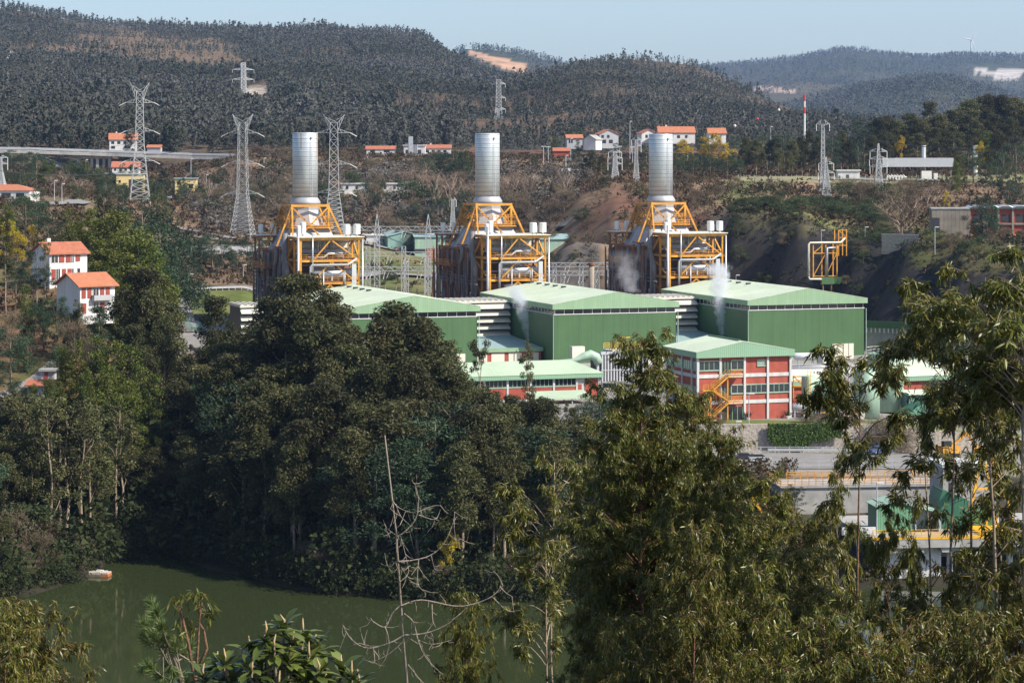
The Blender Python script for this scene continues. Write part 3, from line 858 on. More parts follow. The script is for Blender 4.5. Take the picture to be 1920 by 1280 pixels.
    for h_ in (24.9, 19.0):
        rl = MB(); railing(rl, [(u0, v0 - .3, h_), (u1, v0 - .3, h_)], 1.1, .07, 2, 1.4)
        rl.build('railing', M['orange_steel'], t)
    # drums
    d1 = MB().tube([(-3.6, -21.2, 20.8), (-3.1, -21.2, 20.8), (6.8, -21.2, 20.8), (7.4, -21.2, 20.8)], [.7, 1.45, 1.45, .7], 20)
    dd = d1.build('drum', M['pipe'], t, smooth=True)
    for u in (-1.6, 1.6, 4.8): MB().box(u - .16, u + .16, -22.7, -19.7, 19.08, 21).build('saddle', M['galv'], dd)
    d2 = MB().tube([(-5.4, -15.5, 26.5), (-5, -15.5, 26.5), (7.6, -15.5, 26.5), (8.1, -15.5, 26.5)], [.5, 1.0, 1.0, .5], 18)
    d2.build('drum', M['duct'], t, smooth=True)
    MB().lathe([(.2, 26.6), (.5, 26.4), (1.25, 25.7), (1.25, 25.3), (.5, 24.98)], 16, (4.4, -19.5, 0)).build('vessel', M['white'], t, smooth=True)
    # pipes
    def pipe(pts, r, m='pipe'): MB().tube(pts, r, 8).build('pipe', M[m], t, smooth=True)
    pipe([(-8.1, -24.6, 0), (-8.1, -24.6, 33)], .36)
    pipe([(-4.8, -24.8, 12), (-4.8, -24.8, 22.9), (-4.4, -24.8, 23.4), (5.4, -24.8, 23.4), (7.9, -24.8, 25.0)], .32)
    pipe([(-4.2, -24.7, 19), (-4.2, -24.7, 31.5)], .2)
    pipe([(9.4, -24.6, 0), (9.4, -24.6, 30)], .26)
    pipe([(-5, -22.8, 25.3), (-.6, -22.8, 25.3), (.6, -22.8, 26.3), (4.4, -22.8, 26.3), (4.4, -20, 26.3)], .3)
    pipe([(-3.4, -21, 22.7), (2.2, -21, 22.7), (2.6, -21, 22.4), (2.6, -21, 21.5)], .3)
    pipe([(-1.2, -24.5, 12), (-1.2, -24.5, 21.8)], .16)
    pipe([(4.6, -24.5, 15), (4.6, -24.5, 21.8)], .12)
    MB().box(6.6, 7.8, -24.3, -23.2, 12, 23.5).build('cable_riser', M['galv'], t)
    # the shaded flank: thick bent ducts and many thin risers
    MB().tube([(-9.4, -17.5, 0), (-9.4, -17.5, 21.6), (-9.2, -14.5, 25), (-9.2, -14.5, 31.5)], .75, 10).build('duct_riser', M['pipe_shaded'], t, smooth=True)
    MB().tube([(-9.9, -6, 14), (-9.9, -6, 22.5), (-9.9, -8, 24.5), (-9.9, -8, 27.5)], .6, 10).build('duct_riser', M['pipe_shaded'], t, smooth=True)
    pipe([(-10.4, -13.5, 0), (-10.4, -13.5, 6.5), (-10.4, -11.5, 7.4), (-10.4, -8, 7.4)], .8, 'pipe_shaded')
    pipe([(-10, 1.5, 2), (-10, 1.5, 18), (-10, 0.5, 19.5), (-10, .5, 26)], .5, 'pipe_shaded')
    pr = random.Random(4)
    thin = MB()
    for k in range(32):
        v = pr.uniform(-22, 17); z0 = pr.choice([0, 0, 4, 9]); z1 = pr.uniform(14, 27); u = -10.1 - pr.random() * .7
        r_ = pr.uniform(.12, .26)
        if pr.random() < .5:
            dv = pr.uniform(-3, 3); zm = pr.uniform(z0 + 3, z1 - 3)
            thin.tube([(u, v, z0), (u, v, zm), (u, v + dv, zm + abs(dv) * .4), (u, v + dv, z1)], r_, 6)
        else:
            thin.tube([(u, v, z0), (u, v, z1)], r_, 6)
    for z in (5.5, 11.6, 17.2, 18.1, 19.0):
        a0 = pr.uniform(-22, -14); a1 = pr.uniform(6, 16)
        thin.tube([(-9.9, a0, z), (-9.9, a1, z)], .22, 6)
    thin.build('pipework', M['pipe_shaded'], t, smooth=True)
    thin = MB()
    for k in range(26):
        u = pr.uniform(-6, 9); v = pr.uniform(-20, -12); z0 = pr.choice([19, 25]); thin.tube([(u, v, z0), (u, v, z0 + 5.5)], pr.uniform(.1, .2), 6)
    for k in range(8):
        z = pr.choice([20.5, 22.6, 26, 27.5, 28.8]) + pr.random() * .6; thin.tube([(-6.5, -14 - pr.random() * 4, z), (pr.uniform(3, 9), -14 - pr.random() * 4, z)], pr.uniform(.12, .28), 6)
    for k in range(9):
        z = pr.uniform(2, 17); thin.tube([(-6, -22 - pr.random(), z), (8.5, -22 - pr.random(), z)], pr.uniform(.12, .3), 6)
    for k in range(10):
        u = pr.uniform(-6.5, 9); thin.tube([(u, -23.4, 2), (u, -23.4, pr.uniform(10, 18))], pr.uniform(.12, .3), 6)
    thin.build('pipework', M['pipe'], t, smooth=True)
    # silencers on the roofs
    for u, v, z, r_, h_ in ((5.6, -22.6, 31, .95, 2.9), (7.0, -21.2, 31, .6, 2.1), (8.4, -22.6, 31, .95, 2.9), (-7.0, -20.5, 31, .6, 2.6), (-5.0, -17.5, 31, .8, 3.4)):
        MB().lathe([(r_ * .35, z - .3), (r_ * .35, z + .3), (r_, z + .32), (r_, z + h_), (r_ * .6, z + h_ + .1)], 18, (u, v, 0)).build('silencer', M['white'], t)
    # rear platform with its own silencers
    rp = MB()
    for u in (-11.4, -7.4):
        for v in (6.0, 11): rp.box(u - .22, u + .22, v - .22, v + .22, 22, 30.2)
    rp.box(-11.9, -4, 5.6, 11.5, 29.8, 30.3); rp.box(-12.0, -8.5, -3, 12.5, 21.6, 22.1)
    for v in (-2, 5, 11): rp.beam((-11.8, v, 21.7), (-9.3, v, 17.5), .3)
    rp.build('rear_platform', M['rust'], t)
    MB().box(-12.2, -3.8, 5.3, 11.8, 30.3, 30.5).build('rear_roof', M['cream'], t)
    r2 = MB(); railing(r2, [(-11.9, 12.4, 22.1), (-11.9, -3, 22.1), (-9, -3, 22.1)], 1.2, .09, 3, 1.2)
    r2.build('railing', M['orange_steel'], t)
    for u, v in ((-10.8, 7), (-6.5, 10)):
        MB().lathe([(.3, 30.5), (.3, 31), (.72, 31.05), (.72, 33.3), (.4, 33.4)], 16, (u, v, 0)).build('silencer', M['white'], t)
    pipe([(-10.5, 8, 28.6), (-5.5, 8, 28.6), (-5, 8, 28.2), (-5, 8, 26)], .35)
    MB().box(-9.9, -8.9, -9.5, -3, 27.3, 27.8).box(-11.8, -9.5, -3, 12.3, 22.105, 22.16).build('walkway', M['rust'], t)
    return t


boiler = build_boiler()
b1 = dup(boiler, S1, RZ, BOIL[1]); b2 = dup(boiler, S1 + STEP, RZ, BOIL[2])
for c_ in b1.children:
    pass
# rust run on the left chimney only
for c_ in boiler.children:
    if c_.name.startswith('chimney'):
        mb = MB()
        for k, (a0, a1, z0) in enumerate([(-.62, -.44, 47.5), (-.42, -.3, 52), (-.75, -.66, 51), (-2.2, -2.1, 54)]):
            n_ = 5
            vs = []
            for z in (z0, 58.25):
                for j in range(n_ + 1):
                    t_ = a0 + (a1 - a0) * j / n_
                    vs.append((3.458 * math.cos(t_), 3.458 * math.sin(t_), z))
            mb.add(vs, [(j, j + 1, j + n_ + 2, j + n_ + 1) for j in range(n_)])
        M['rust_run'] = mat("rust_streak", (.50, .40, .30), .6, .3, .15, .8)
        mb.build('rust_streak', M['rust_run'], c_)

# ---------------------------------------------------------------- red office block
OF = Vector((PX(1308, 479), 479, 14.6))
t = thing('office_building', 'three-storey red brick office with white frame, green gable and orange outside stair', 'office building', OF, RZ)
w, d = 20.1, 16.3
lv = [0, 3.9, 9.1, 12.8]
bay = [0.1, 4.9, 10.1, 15.1, 20.0]
MB().box(.3, w - .3, .3, d - .3, 0, 12.8).build('wall', M['brick'], t)
MB().box(.15, w - .15, .15, d - .15, lv[1] - .35, lv[1] + .35).box(.15, w - .15, .15, d - .15, lv[2] - .35, lv[2] + .35).box(.15, w - .15, .15, d - .15, -.1, .3).build('floor_band', M['conc_white'], t)
for i, x in enumerate(bay):
    MB().box(x - .22, x + .22, .02, .5, 0, 12.75).build('pillar', M['conc_white'], t)
for y in (3.2, 8.1, 13, 16.0):
    MB().box(.02, .3, y - .2, y + .2, 0, 12.75).build('pillar', M['conc_white'], t)


def window(x0, x1, z0, z1, y=.3, n=4, parent=None, side=False, door=False, mt='glass'):
    if side:
        wn_ = MB().box(y - .06, y, x0, x1, z0, z1).build('window', M[mt], parent)
        f = MB()
        for i in range(n + 1):
            x = x0 + (x1 - x0) * i / n; f.box(y - .12, y - .062, x - .05, x + .05, z0, z1)
        f.box(y - .2, y - .062, x0 - .1, x1 + .1, z0 - .2, z0 - .02)
    else:
        wn_ = MB().box(x0, x1, y - .06, y, z0, z1).build('door' if door else 'window', M[mt], parent)
        f = MB()
        for i in range(n + 1):
            x = x0 + (x1 - x0) * i / n; f.box(x - .045, x + .045, y - .12, y - .062, z0, z1)
        if not door: f.box(x0 - .1, x1 + .1, y - .2, y - .062, z0 - .25, z0 - .02); f.box(x0 - .1, x1 + .1, y - .16, y - .062, z1 + .02, z1 + .2)
    f.build('frame', M['hall_fascia' if door else 'tank_green'], wn_)


window(.45, 4.6, 10.35, 11.95, parent=t); window(7.3, 9.8, 10.35, 11.95, parent=t, n=2)
window(5.25, 7.2, 9.45, 11.95, parent=t, n=3, door=True)
window(12.9, 14.5, 11.0, 11.9, parent=t, n=1, mt='pale_glass')
window(7.3, 9.8, 5.7, 7.15, parent=t, n=2); window(5.25, 7.2, 4.3, 7.15, parent=t, n=3, door=True)
window(10.4, 14.8, 5.7, 7.15, parent=t); window(15.4, 19.7, 5.7, 7.15, parent=t)
window(5.25, 9.7, .35, 3.0, parent=t, n=4, door=True)
for z0, z1 in ((10.35, 11.95), (5.7, 7.15)):
    for y0, y1 in ((.7, 2.9), (3.5, 7.8), (8.4, 12.7), (13.3, 15.7)):
        window(y0, y1, z0, z1, parent=t, side=True, mt='pale_glass')
MB().prism_y([(-.5, 12.75), (w + .5, 12.75), (w + .5, 13.85), (w / 2 - .6, 15.75), (-.5, 13.85)], -.6, d + .4).build('fascia', M['office_fascia'], t)
rf = MB().prism_y([(-.6, 13.86), (w / 2 - .6, 15.77), (w + .6, 13.86), (w + .6, 13.95), (w / 2 - .6, 15.88), (-.6, 13.95)], -.65, d + .45).build('roof', M['hall_roof'], t)
MB().box(w / 2 - .9, w / 2 - .3, 1.0, d - .5, 15.7, 16.05).build('ridge_vent', M['hall_wall'], rf)
# zigzag stair
st = MB()
y0, y1 = -1.75, -.35


def flight(a, b):
    for y in (y0, y1): st.beam((a[0], y, a[1]), (b[0], y, b[1]), .16, .3)
    n = 12
    for i in range(n):
        x = a[0] + (b[0] - a[0]) * (i + .5) / n; z = a[1] + (b[1] - a[1]) * (i + .5) / n
        st.box(x - .14, x + .14, y0, y1, z, z + .05)


sr = MB()


def landing(x0, x1, z):
    st.box(x0, x1, y0, y1, z - .2, z)
    railing(sr, [(x0, y0, z), (x1, y0, z)], 1.1, .07, 3, .9)


landing(6.0, 9.0, 9.35); landing(.4, 2.6, 6.6); landing(6.0, 9.0, 4.2); landing(.4, 2.6, 1.4)
sr.beam((9, y0, 10.4), (9, y1, 10.4), .07); sr.beam((9, y0, 5.3), (9, y1, 5.3), .07); sr.beam((.4, y0, 7.7), (.4, y1, 7.7), .07)
flight((6.0, 9.3), (2.6, 6.6)); flight((2.6, 6.5), (6.0, 4.2)); flight((6.0, 4.15), (2.6, 1.4)); flight((4.0, 0.9), (5.0, 0.0))
for a, b in (((6.0, 9.3), (2.6, 6.6)), ((2.6, 6.5), (6.0, 4.2)), ((6.0, 4.15), (2.6, 1.4))):
    for y in (y0, y1):
        for dz in (.55, 1.1): sr.beam((a[0], y, a[1] + dz), (b[0], y, b[1] + dz), .07)
for x in (5.9, 2.3):
    st.box(x - .13, x + .13, -1.2, -.95, 0, 9.2 if x > 5 else 6.5)
so = st.build('outside_stair', M['orange_steel'], t)
sr.build('railing', M['orange_steel'], so)
for x, y in ((10.4, -.6), (19.0, -.6)):
    p = thing('potted_shrub', 'potted shrub by the office front beside the %s' % ('glazed green door' if x < 15 else 'right corner pillar'), 'potted plant', loc_uv(OF, x, y, .12), 0)
    MB().lathe([(.3, 0), (.45, .7), (.4, .75)], 12).build('pot', M['conc_white'], p)
    mb = MB()
    for k in range(40):
        a = Vector((rng.gauss(0, .25), rng.gauss(0, .25), .75 + rng.random() * .2)); b = a + Vector((rng.gauss(0, .35), rng.gauss(0, .35), rng.uniform(.4, 1.1)))
        mb.beam(a, b, .05)
    mb.build('foliage', L_BUSH, p)

# ---------------------------------------------------------------- long low building in front of the halls
LB = Vector((PX(1125, 525) - 42 * ca, 525 - 42 * sa, 13.0))
t = thing('workshop_building', 'long low red panelled building with pale green hipped roof behind the eucalyptus', 'workshop', LB, RZ)
w, d = 42.0, 14.0
MB().box(.3, w - .3, .3, d, 0, 6.6).build('wall', M['conc_white'], t)
for i in range(9):
    x0 = .6 + i * 5.2
    if i == 7:
        MB().box(x0, x0 + .9, .2, .29, 2.4, 5.2).box(x0 + 1.6, min(x0 + 4.8, w - .3), .2, .29, 2.4, 6.3).build('panel', M['brick'], t)
    elif i < 8:
        MB().box(x0, min(x0 + 4.7, w - .4), .2, .29, 2.4, 4.9).build('panel', M['brick'], t)
        window(x0, min(x0 + 4.7, w - .4), 5.05, 6.4, parent=t, n=5)
    MB().box(x0 - .45, x0 - .05, .05, .5, 0, 6.55).build('pillar', M['conc_white'], t)
MB().box(w - .45, w + .05, .05, .5, 0, 6.55).build('pillar', M['conc_white'], t)
MB().box(w - .28, w - .2, 2, 12, 2.4, 6).build('panel', M['brick'], t)
MB().box(-.6, w + .6, -.7, d + .4, 6.6, 7.5).build('fascia', M['office_fascia'], t)
mb = MB()
e = [(-.7, -.8, 7.5), (w + .7, -.8, 7.5), (w + .7, d + .5, 7.5), (-.7, d + .5, 7.5), (4.5, 7, 9.9), (w - 4.2, 7, 9.9)]
mb.add(e, [(0, 1, 5, 4), (1, 2, 5), (2, 3, 4, 5), (3, 0, 4), (3, 2, 1, 0)])
mb.build('roof', M['low_roof'], t)
t = thing('canopy_roof', 'low pale green lean-to canopy before the long red panelled building', 'canopy', loc_uv(LB, 24, -9, 0), RZ)
MB().prism_x([(0, 3.0), (0, 3.3), (6, 4.3), (6, 4.0)], 0, 13).build('roof', M['low_roof'], t)
for x in (.5, 4.5, 8.5, 12.5):
    for y in (.5, 5.5): MB().box(x - .1, x + .1, y - .1, y + .1, 0, 3.1).build('post', M['tank_green'], t)

# ---------------------------------------------------------------- tanks, coolers and small plant
def vtank(label, px, pyb, Y, r, h, m, dome=.4, rail=False, ladder=False, group=None, z=15):
    t = thing('storage_tank', label, 'tank', (PX(px, Y), Y, z), 0, group)
    b = MB().lathe([(r, 0), (r, h), (r * .97, h + .05), (r * .5, h + dome * .8), (.1, h + dome)], 32).build('body', m, t, smooth=False)
    b.data.polygons.foreach_set('use_smooth', [abs(p.normal.z) < .5 for p in b.data.polygons])
    if rail:
        mb = MB(); pts = [(r * math.cos(a * math.pi / 10), r * math.sin(a * math.pi / 10), h) for a in range(21)]
        railing(mb, pts, 1.2, .08, 2, 1.2); mb.build('railing', M['louvre'], t)
    if ladder:
        mb = MB()
        for x in (-.35, .35): mb.beam((x, -r - .25, 0), (x, -r - .25, h + 1.2), .08)
        for k in range(int(h / .4)): mb.beam((-.35, -r - .25, .4 * k), (.35, -r - .25, .4 * k), .05)
        for k in range(int(h / .8)): mb.tube([(.4 * math.cos(q_), -r - .25 - .7 * math.sin(q_), .8 * k + 2) for q_ in np.linspace(0, math.pi, 7)], .035, 4)
        mb.build('ladder', M['yellow_steel'], t)
    return t


TG = 'green storage tanks beside the red office'
vtank('large pale green tank with railed top, right of the hall door', 1660, 775, 500, 3.7 * 1.0, 11.6, M['tank_green'], .5, rail=True, group=TG)
vtank('pale green tank standing between the caged yellow ladder and the large railed tank', 1562, 775, 490, 2.2, 8.4, M['tank_green'], .5, group=TG)
vtank('slim pale green tank with caged yellow ladder beside the red office', 1515, 775, 488, 1.3, 8.0, M['tank_green'], .2, ladder=True, group=TG)
vtank('pale green tank largely hidden behind the sapling before the railed tank', 1625, 775, 487, 2.6, 9.4, M['tank_green'], .4, group=TG)
for px, lab in ((1582, 'pink-white domed tank lying nearer the ivy on the stone wall'), (1608, 'pink-white domed tank lying nearer the large green tank')):
    t = thing('chemical_tank', lab, 'tank', (PX(px, 480), 480, 15), 0, 'pink-white domed tanks')
    MB().tube([(0, -1.7, 1.25), (0, -1.4, 1.25), (0, 2.2, 1.25), (0, 2.5, 1.25)], [.9, 1.25, 1.25, .9], 20).build('body', mat("pink_white_paint" + str(px), (.62, .52, .46), .6), t, smooth=True)
    MB().box(-1, 1, -1.2, -.8, 0, .9).box(-1, 1, 1.6, 2, 0, .9).build('saddle', M['concrete'], t)


def htank(label, px0, px1, py, Y, r, m, z0):
    x0, x1 = PX(px0, Y), PX(px1, Y); z = ZY(py, Y)
    t = thing('horizontal_tank', label, 'tank', (x0, Y, z0), 0)
    MB().tube([(0, 0, z - z0), (.35, 0, z - z0), (x1 - x0 - .35, 0, z - z0), (x1 - x0, 0, z - z0)], [r * .6, r, r, r * .6], 18).build('body', m, t, smooth=True)
    for q_ in (.2, .8):
        xx = (x1 - x0) * q_
        for y in (-.5, .5): MB().box(xx - .12, xx + .12, y - .1, y + .1, 0, z - z0 - r * .7).build('support', M['galv'], t)
    return t


htank('white horizontal tank on legs against the middle turbine hall', 1116, 1162, 677, 560, .95, M['white'], 15)
htank('white horizontal tank on legs above the red office right corner', 1488, 1532, 668, 600, .9, M['white'], 15)
htank('silver horizontal vessel on the ground right of the red office', 1484, 1513, 763, 487, .8, M['pipe'], 15)
# cooler block with upright slats behind the willow-like eucalyptus
CB = Vector((PX(1128, 548), 548, 14))
t = thing('cooler_block', 'white slatted cooler block with yellow top rail beside the long low building', 'cooler', CB, RZ)
MB().box(0, 11, .3, 7, 2.5, 8.5).build('body', M['dark_steel'], t)
mb = MB()
for k in range(16): mb.box(.1 + k * .7, .45 + k * .7, .1, .3, 2.5, 8.5)
mb.box(-.1, 11.2, 0, .35, 8.5, 9.2); mb.box(-.1, 11.2, 0, .35, 4.9, 5.05)
mb.build('slat', M['galv'], t)
for x in (.3, 3.8, 7.3, 10.7): MB().box(x - .15, x + .15, .3, .6, 0, 2.5).build('leg', M['galv'], t)
mb = MB(); railing(mb, [(3, 1, 9.3), (11, 1, 9.3), (11, 6.5, 9.3), (3, 6.5, 9.3)], 1.3, .1, 3, 1.2); mb.box(5.5, 8, 2, 2.2, 12, 12.2); mb.build('railing', M['yellow_steel'], t)
MB().box(3, 11, 1, 6.5, 8.6, 9.3).build('deck', M['cream'], t)
# white flat roof between office and hall 3
t = thing('pipe_rack', 'white-edged pipe rack deck in front of the right turbine hall', 'pipe rack', (PX(1486, 520), 520, 15), RZ)
mb = MB().box(0, 16, 0, 5, 6.0, 6.5)
for k in range(22): mb.box(.2 + k * .72, .5 + k * .72, -.1, 0, 5.5, 6.0)
mb.build('deck', M['white'], t)
for x in (.4, 5.2, 10.4, 15.6):
    for y in (.4, 4.6): MB().box(x - .14, x + .14, y - .14, y + .14, 0, 6).build('leg', M['galv'], t)
mb = MB(); railing(mb, [(0, 0, 6.5), (16, 0, 6.5)], 1.2, .06, 2, 1.5); mb.build('railing', M['louvre'], t)
for y in (1.2, 2.4, 3.6): MB().tube([(0, y, 6.9), (16, y, 6.9)], .28, 8).build('pipe', M['pipe'], t, smooth=True)
t = thing('equipment_cabin', 'small cream cabin in front of the right turbine hall door', 'cabin', (PX(1543, 545), 545, 15), RZ)
MB().box(0, 3.6, 0, 3, 0, 9.0 - 0.4).build('wall', M['cream'], t); MB().box(-.1, 3.7, -.1, 3.1, 8.6, 8.8).build('roof', M['white'], t)
MB().box(.5, 1.4, -.06, -.005, 6.4, 8.4).build('door', M['galv'], t)
for lab, px, Y, wid, dep, eave, rise in (('low green-roofed building with red band left of the slim tank', 1487, 505, 9, 8, 5.4, 1.8),
                                         ('low green-roofed red building right of the large railed tank', 1690, 515, 12.5, 11, 5.6, 3.0)):
    t = thing('low_building', lab, 'building', (PX(px, Y), Y, 15), RZ, 'low green-roofed outbuildings')
    MB().box(.3, wid - .3, .3, dep, 0, eave - 1).build('wall', M['brick'], t)
    MB().box(-.3, wid + .3, -.4, dep + .3, eave - 1, eave).build('fascia', M['office_fascia'], t)
    mb = MB(); e = [(-.4, -.5, eave), (wid + .4, -.5, eave), (wid + .4, dep + .4, eave), (-.4, dep + .4, eave), (1, dep - .5, eave + rise), (wid - 3, dep - .5, eave + rise)]
    mb.add(e, [(0, 1, 5, 4), (1, 2, 5), (2, 3, 4, 5), (3, 0, 4), (3, 2, 1, 0)]); mb.build('roof', M['hall_roof'], t)
    MB().box(1, wid - 1, .22, .29, 1.8, 2.8).build('window', M['glass'], t)
t = thing('tent_shelter', 'dark green pyramid shelter beside the road right of the tanks', 'shelter', (PX(1735, 488), 488, 15), R(10))
mb = MB(); b_ = [(-4.8, -3, .6), (4.2, -3, .6), (4.2, 4, .6), (-4.8, 4, .6), (1.2, -1, 4.6), (1.2, 2, 4.6)]
mb.add(b_, [(0, 1, 4), (1, 2, 5, 4), (2, 3, 5), (3, 0, 4, 5), (3, 2, 1, 0)]); mb.build('roof', mat("dark_green_sheet", (.045, .16, .10), .6), t)
MB().box(-4.6, 4, -2.8, 3.8, 0, .6).build('base', M['concrete'], t)
t = thing('small_shed', 'small pale green flat shed between the large tank and the pyramid shelter', 'shed', (PX(1705, 495), 495, 15), RZ)
MB().box(0, 4.5, 0, 3.5, 0, 3.6).build('wall', M['teal_wall'], t); MB().prism_x([(-.5, 3.6), (-.5, 3.8), (4, 4.3), (4, 4.1)], -.4, 5).build('roof', M['hall_roof'], t)
MB().box(.8, 1.8, -.06, -.005, 0, 2.1).build('door', M['hall_wall'], t)
t = thing('yellow_skid', 'low yellow steel frame on the ground before the green tank', 'frame', (PX(1543, 484), 484, 15), 0)
mb = MB(); railing(mb, [(0, 0, 0), (2.1, 0, 0), (2.1, 1.2, 0), (0, 1.2, 0), (0, 0, 0)], 1.1, .14, 2, .7); mb.box(0, 2.1, 0, 1.2, .9, 1.05); mb.build('frame', M['yellow_steel'], t)
t = thing('mast', 'slim white mast standing behind the right end of the tanks', 'mast', (PX(1812, 540), 540, 15), 0)
MB().tube([(0, 0, 0), (0, 0, 8.5)], .35, 10).build('pole', M['white'], t); MB().lathe([(.6, 8.5), (.6, 8.7)], 12).build('cap', M['galv'], t)
t = thing('orange_stair', 'orange access stairs and gantry between the red office and the slim tank', 'stair', (PX(1487, 494), 494, 15), RZ)
mb = MB()
for z in (5.5, 6.6, 7.4): mb.beam((0, 0, z), (3.4, 0, z), .22)
mb.beam((0, 0, 7.6), (3.4, 0, 4.5), .22); mb.box(0, 3.4, 0, 1.4, 5.2, 5.4)
for x in (.1, 3.3): mb.box(x - .1, x + .1, 0, .2, 0, 7.5)
mb.build('gantry', M['orange_steel'], t)
mb = MB(); railing(mb, [(0, 0, 0), (4, 0, 0)], 1.6, .12, 3, .6); mb.build('railing', M['orange_steel'], t)

# ---------------------------------------------------------------- stone wall, ivy, road rails
t = thing('retaining_wall', 'long rubble stone retaining wall below the red office', 'retaining wall', (0, 0, 0))
wx0, wx1 = PX(1125, 472), PX(1950, 474)
n = 60
vs = []
for i in range(n + 1):
    x = wx0 + (wx1 - wx0) * i / n
    zt = 15.15 - max(0, (x - PX(1640, 472))) * .10
    vs += [(x, 471.2, 9.0), (x, 472.4, zt), (x, 473.6, zt), (x, 474.5, 9)]
fs = []
for i in range(n):
    for j in range(4):
        fs.append((i * 4 + j, i * 4 + (j + 1) % 4, (i + 1) * 4 + (j + 1) % 4, (i + 1) * 4 + j))
MB().add(vs, fs).build('stonework', M['rubble'], t)
t = thing('guard_rail', 'grey post and tube guard rail along the lower access road', 'guard rail', (0, 0, 0))
mb = MB()
for Y_, x0, x1 in ((447, 1370, 1700), (468.5, 1400, 1640)):
    xa, xb = PX(x0, Y_), PX(x1, Y_)
    k = int((xb - xa) / 2.6)
    for i in range(k + 1):
        x = xa + (xb - xa) * i / k; mb.box(x - .06, x + .06, Y_ - .06, Y_ + .06, 9.5, 11.3)
    for z in (10.5, 11.25): mb.beam((xa, Y_, z), (xb, Y_, z), .09)
mb.build('rail', M['galv'], t)
t = thing('guard_rail', 'steel crash barrier at the foot of the ivy-clad stone wall', 'crash barrier', (0, 0, 0))
mb = MB(); Y_ = 469.6; xa, xb = PX(1440, Y_), PX(1625, Y_)
mb.box(xa, xb, Y_ - .1, Y_, 10.4, 10.85)
for i in range(10): x = xa + (xb - xa) * i / 9; mb.box(x - .08, x + .08, Y_, Y_ + .15, 9.5, 10.8)
mb.build('rail', M['galv'], t)

# ---------------------------------------------------------------- river intake platform
QP = Vector((PX(1635, 380), 380, 0)); QR = R(6)


def locq(o, u, v, z=0):
    c, s = math.cos(QR), math.sin(QR)
    return Vector((o.x + u * c - v * s, o.y + u * s + v * c, o.z + z))


t = thing('intake_platform', 'concrete river intake platform with round piers and yellow edge railing', 'platform', QP, QR)
MB().box(0, 34, 0, 26, 6.2, 7.2).build('deck', M['concrete'], t)
MB().box(-.4, 34, -.9, 0, 6.0, 7.6).build('edge_beam', M['concrete'], t)
MB().box(1.8, 11.3, 1.2, 20, -3, 6.2).build('wall', M['conc_white'], t)
MB().box(0, 34, 9, 10, -3, 6.2).build('back_wall', M['concrete'], t)
for k in range(5):
    x = 13.4 + k * 4.8 - .6
    MB().tube([(x, 1.6, -3), (x, 1.6, 4.6), (x, 1.6, 5.0)], [.5, .5, .75], 16).build('pier', M['conc_white'], t, smooth=True)
    MB().box(x - 1.1, x + 1.1, .2, 3, 5.0, 6.0).build('pier_head', M['concrete'], t)
for k in range(3):
    x = 3.5 + k * 4
    MB().prism_y([(x - .9, 6.19), (x + .9, 6.19), (x + .5, 5.2), (x - .5, 5.2)], -.6, 1.2).build('bracket', M['concrete'], t)
mb = MB(); railing(mb, [(0, -.5, 7.6), (34, -.5, 7.6)], 1.15, .09, 3, 1.5); mb.box(0, 34, -.95, -.9, 7.3, 7.75)
mb.build('railing', M['yellow_steel'], t)
t = thing('pump_cabin', 'green corrugated cabin with open front porch on the intake platform', 'cabin', locq(QP, 2.4, 6, 7.2), QR)
MB().box(0, 5.6, 0, 6, 0, 4.2).prism_y([(0, 4.2), (5.6, 4.2), (2.8, 5.0)], 0, 6).build('wall', mat("corrugated_green", (.17, .36, .20), .5, 0, .05, .5, stripes=[('x', .45, .7, .3), ('y', .47, .7, .3)]), t)
MB().prism_y([(-.3, 4.15), (2.8, 5.03), (5.9, 4.15), (5.9, 4.25), (2.8, 5.13), (-.3, 4.25)], -.3, 6.3).build('roof', M['tank_green'], t)
for x in (6.2, 10.2):
    for y in (0, 5): MB().box(x - .07, x + .07, y, y + .14, 0, 3.2).build('porch_post', M['galv'], t)
MB().prism_y([(5.7, 4.1), (10.6, 3.1), (10.6, 3.25), (5.7, 4.25)], -.2, 5.4).build('porch_roof', M['tank_green'], t)
MB().box(6, 10.4, 5.3, 5.45, 0, 3.3).box(10.2, 10.35, 1, 5.3, 0, 3.1).build('porch_wall', M['galv'], t)
t = thing('kerb_block', 'low pale concrete block wall left of the green cabin', 'block wall', locq(QP, -3.5, 5, 7.2), QR)
MB().box(0, 5.4, 0, .5, 0, 1.2).box(.2, 5.2, -.1, 0, .1, .9).build('block', M['conc_white'], t)
t = thing('steel_shed', 'dark green gabled shed behind the porch of the corrugated cabin', 'shed', locq(QP, 13.5, 10, 7.2), QR)
MB().box(0, 5, 0, 6, 0, 4.4).prism_y([(0, 4.4), (5, 4.4), (0.6, 6.2)], 0, 6).build('wall', mat("dark_green_cladding", (.035, .14, .085), .5, stripes=[('x', .5, .8, .2)]), t)
MB().box(5.2, 9, .5, 5, 0, 2.7).build('lean_to', M['hall_wall'], t)
UQ = locq(QP, -7, 34, 0)
t = thing('upper_platform', 'upper concrete platform with orange railings behind the green cabin', 'platform', UQ, QR)
MB().box(0, 30, 0, 9.8, 2, 10.8).build('wall', M['concrete'], t)
MB().box(-.2, 30.2, -.3, 10, 10.8, 11.1).build('deck', M['concrete'], t)
mb = MB(); railing(mb, [(0, -.2, 11.1), (30, -.2, 11.1)], 1.2, .1, 3, 1.2); railing(mb, [(0, 0, 11.1), (0, 9, 11.1)], 1.2, .1, 3, 1.2); railing(mb, [(3, 9, 11.1), (30, 9, 11.1)], 1.2, .1, 3, 1.2)
mb.build('railing', M['orange_steel'], t)
mb = MB()
for y in (-2.5, -1.5): mb.beam((-6, y, 10.5), (-2.2, y, 5), .18, .35)
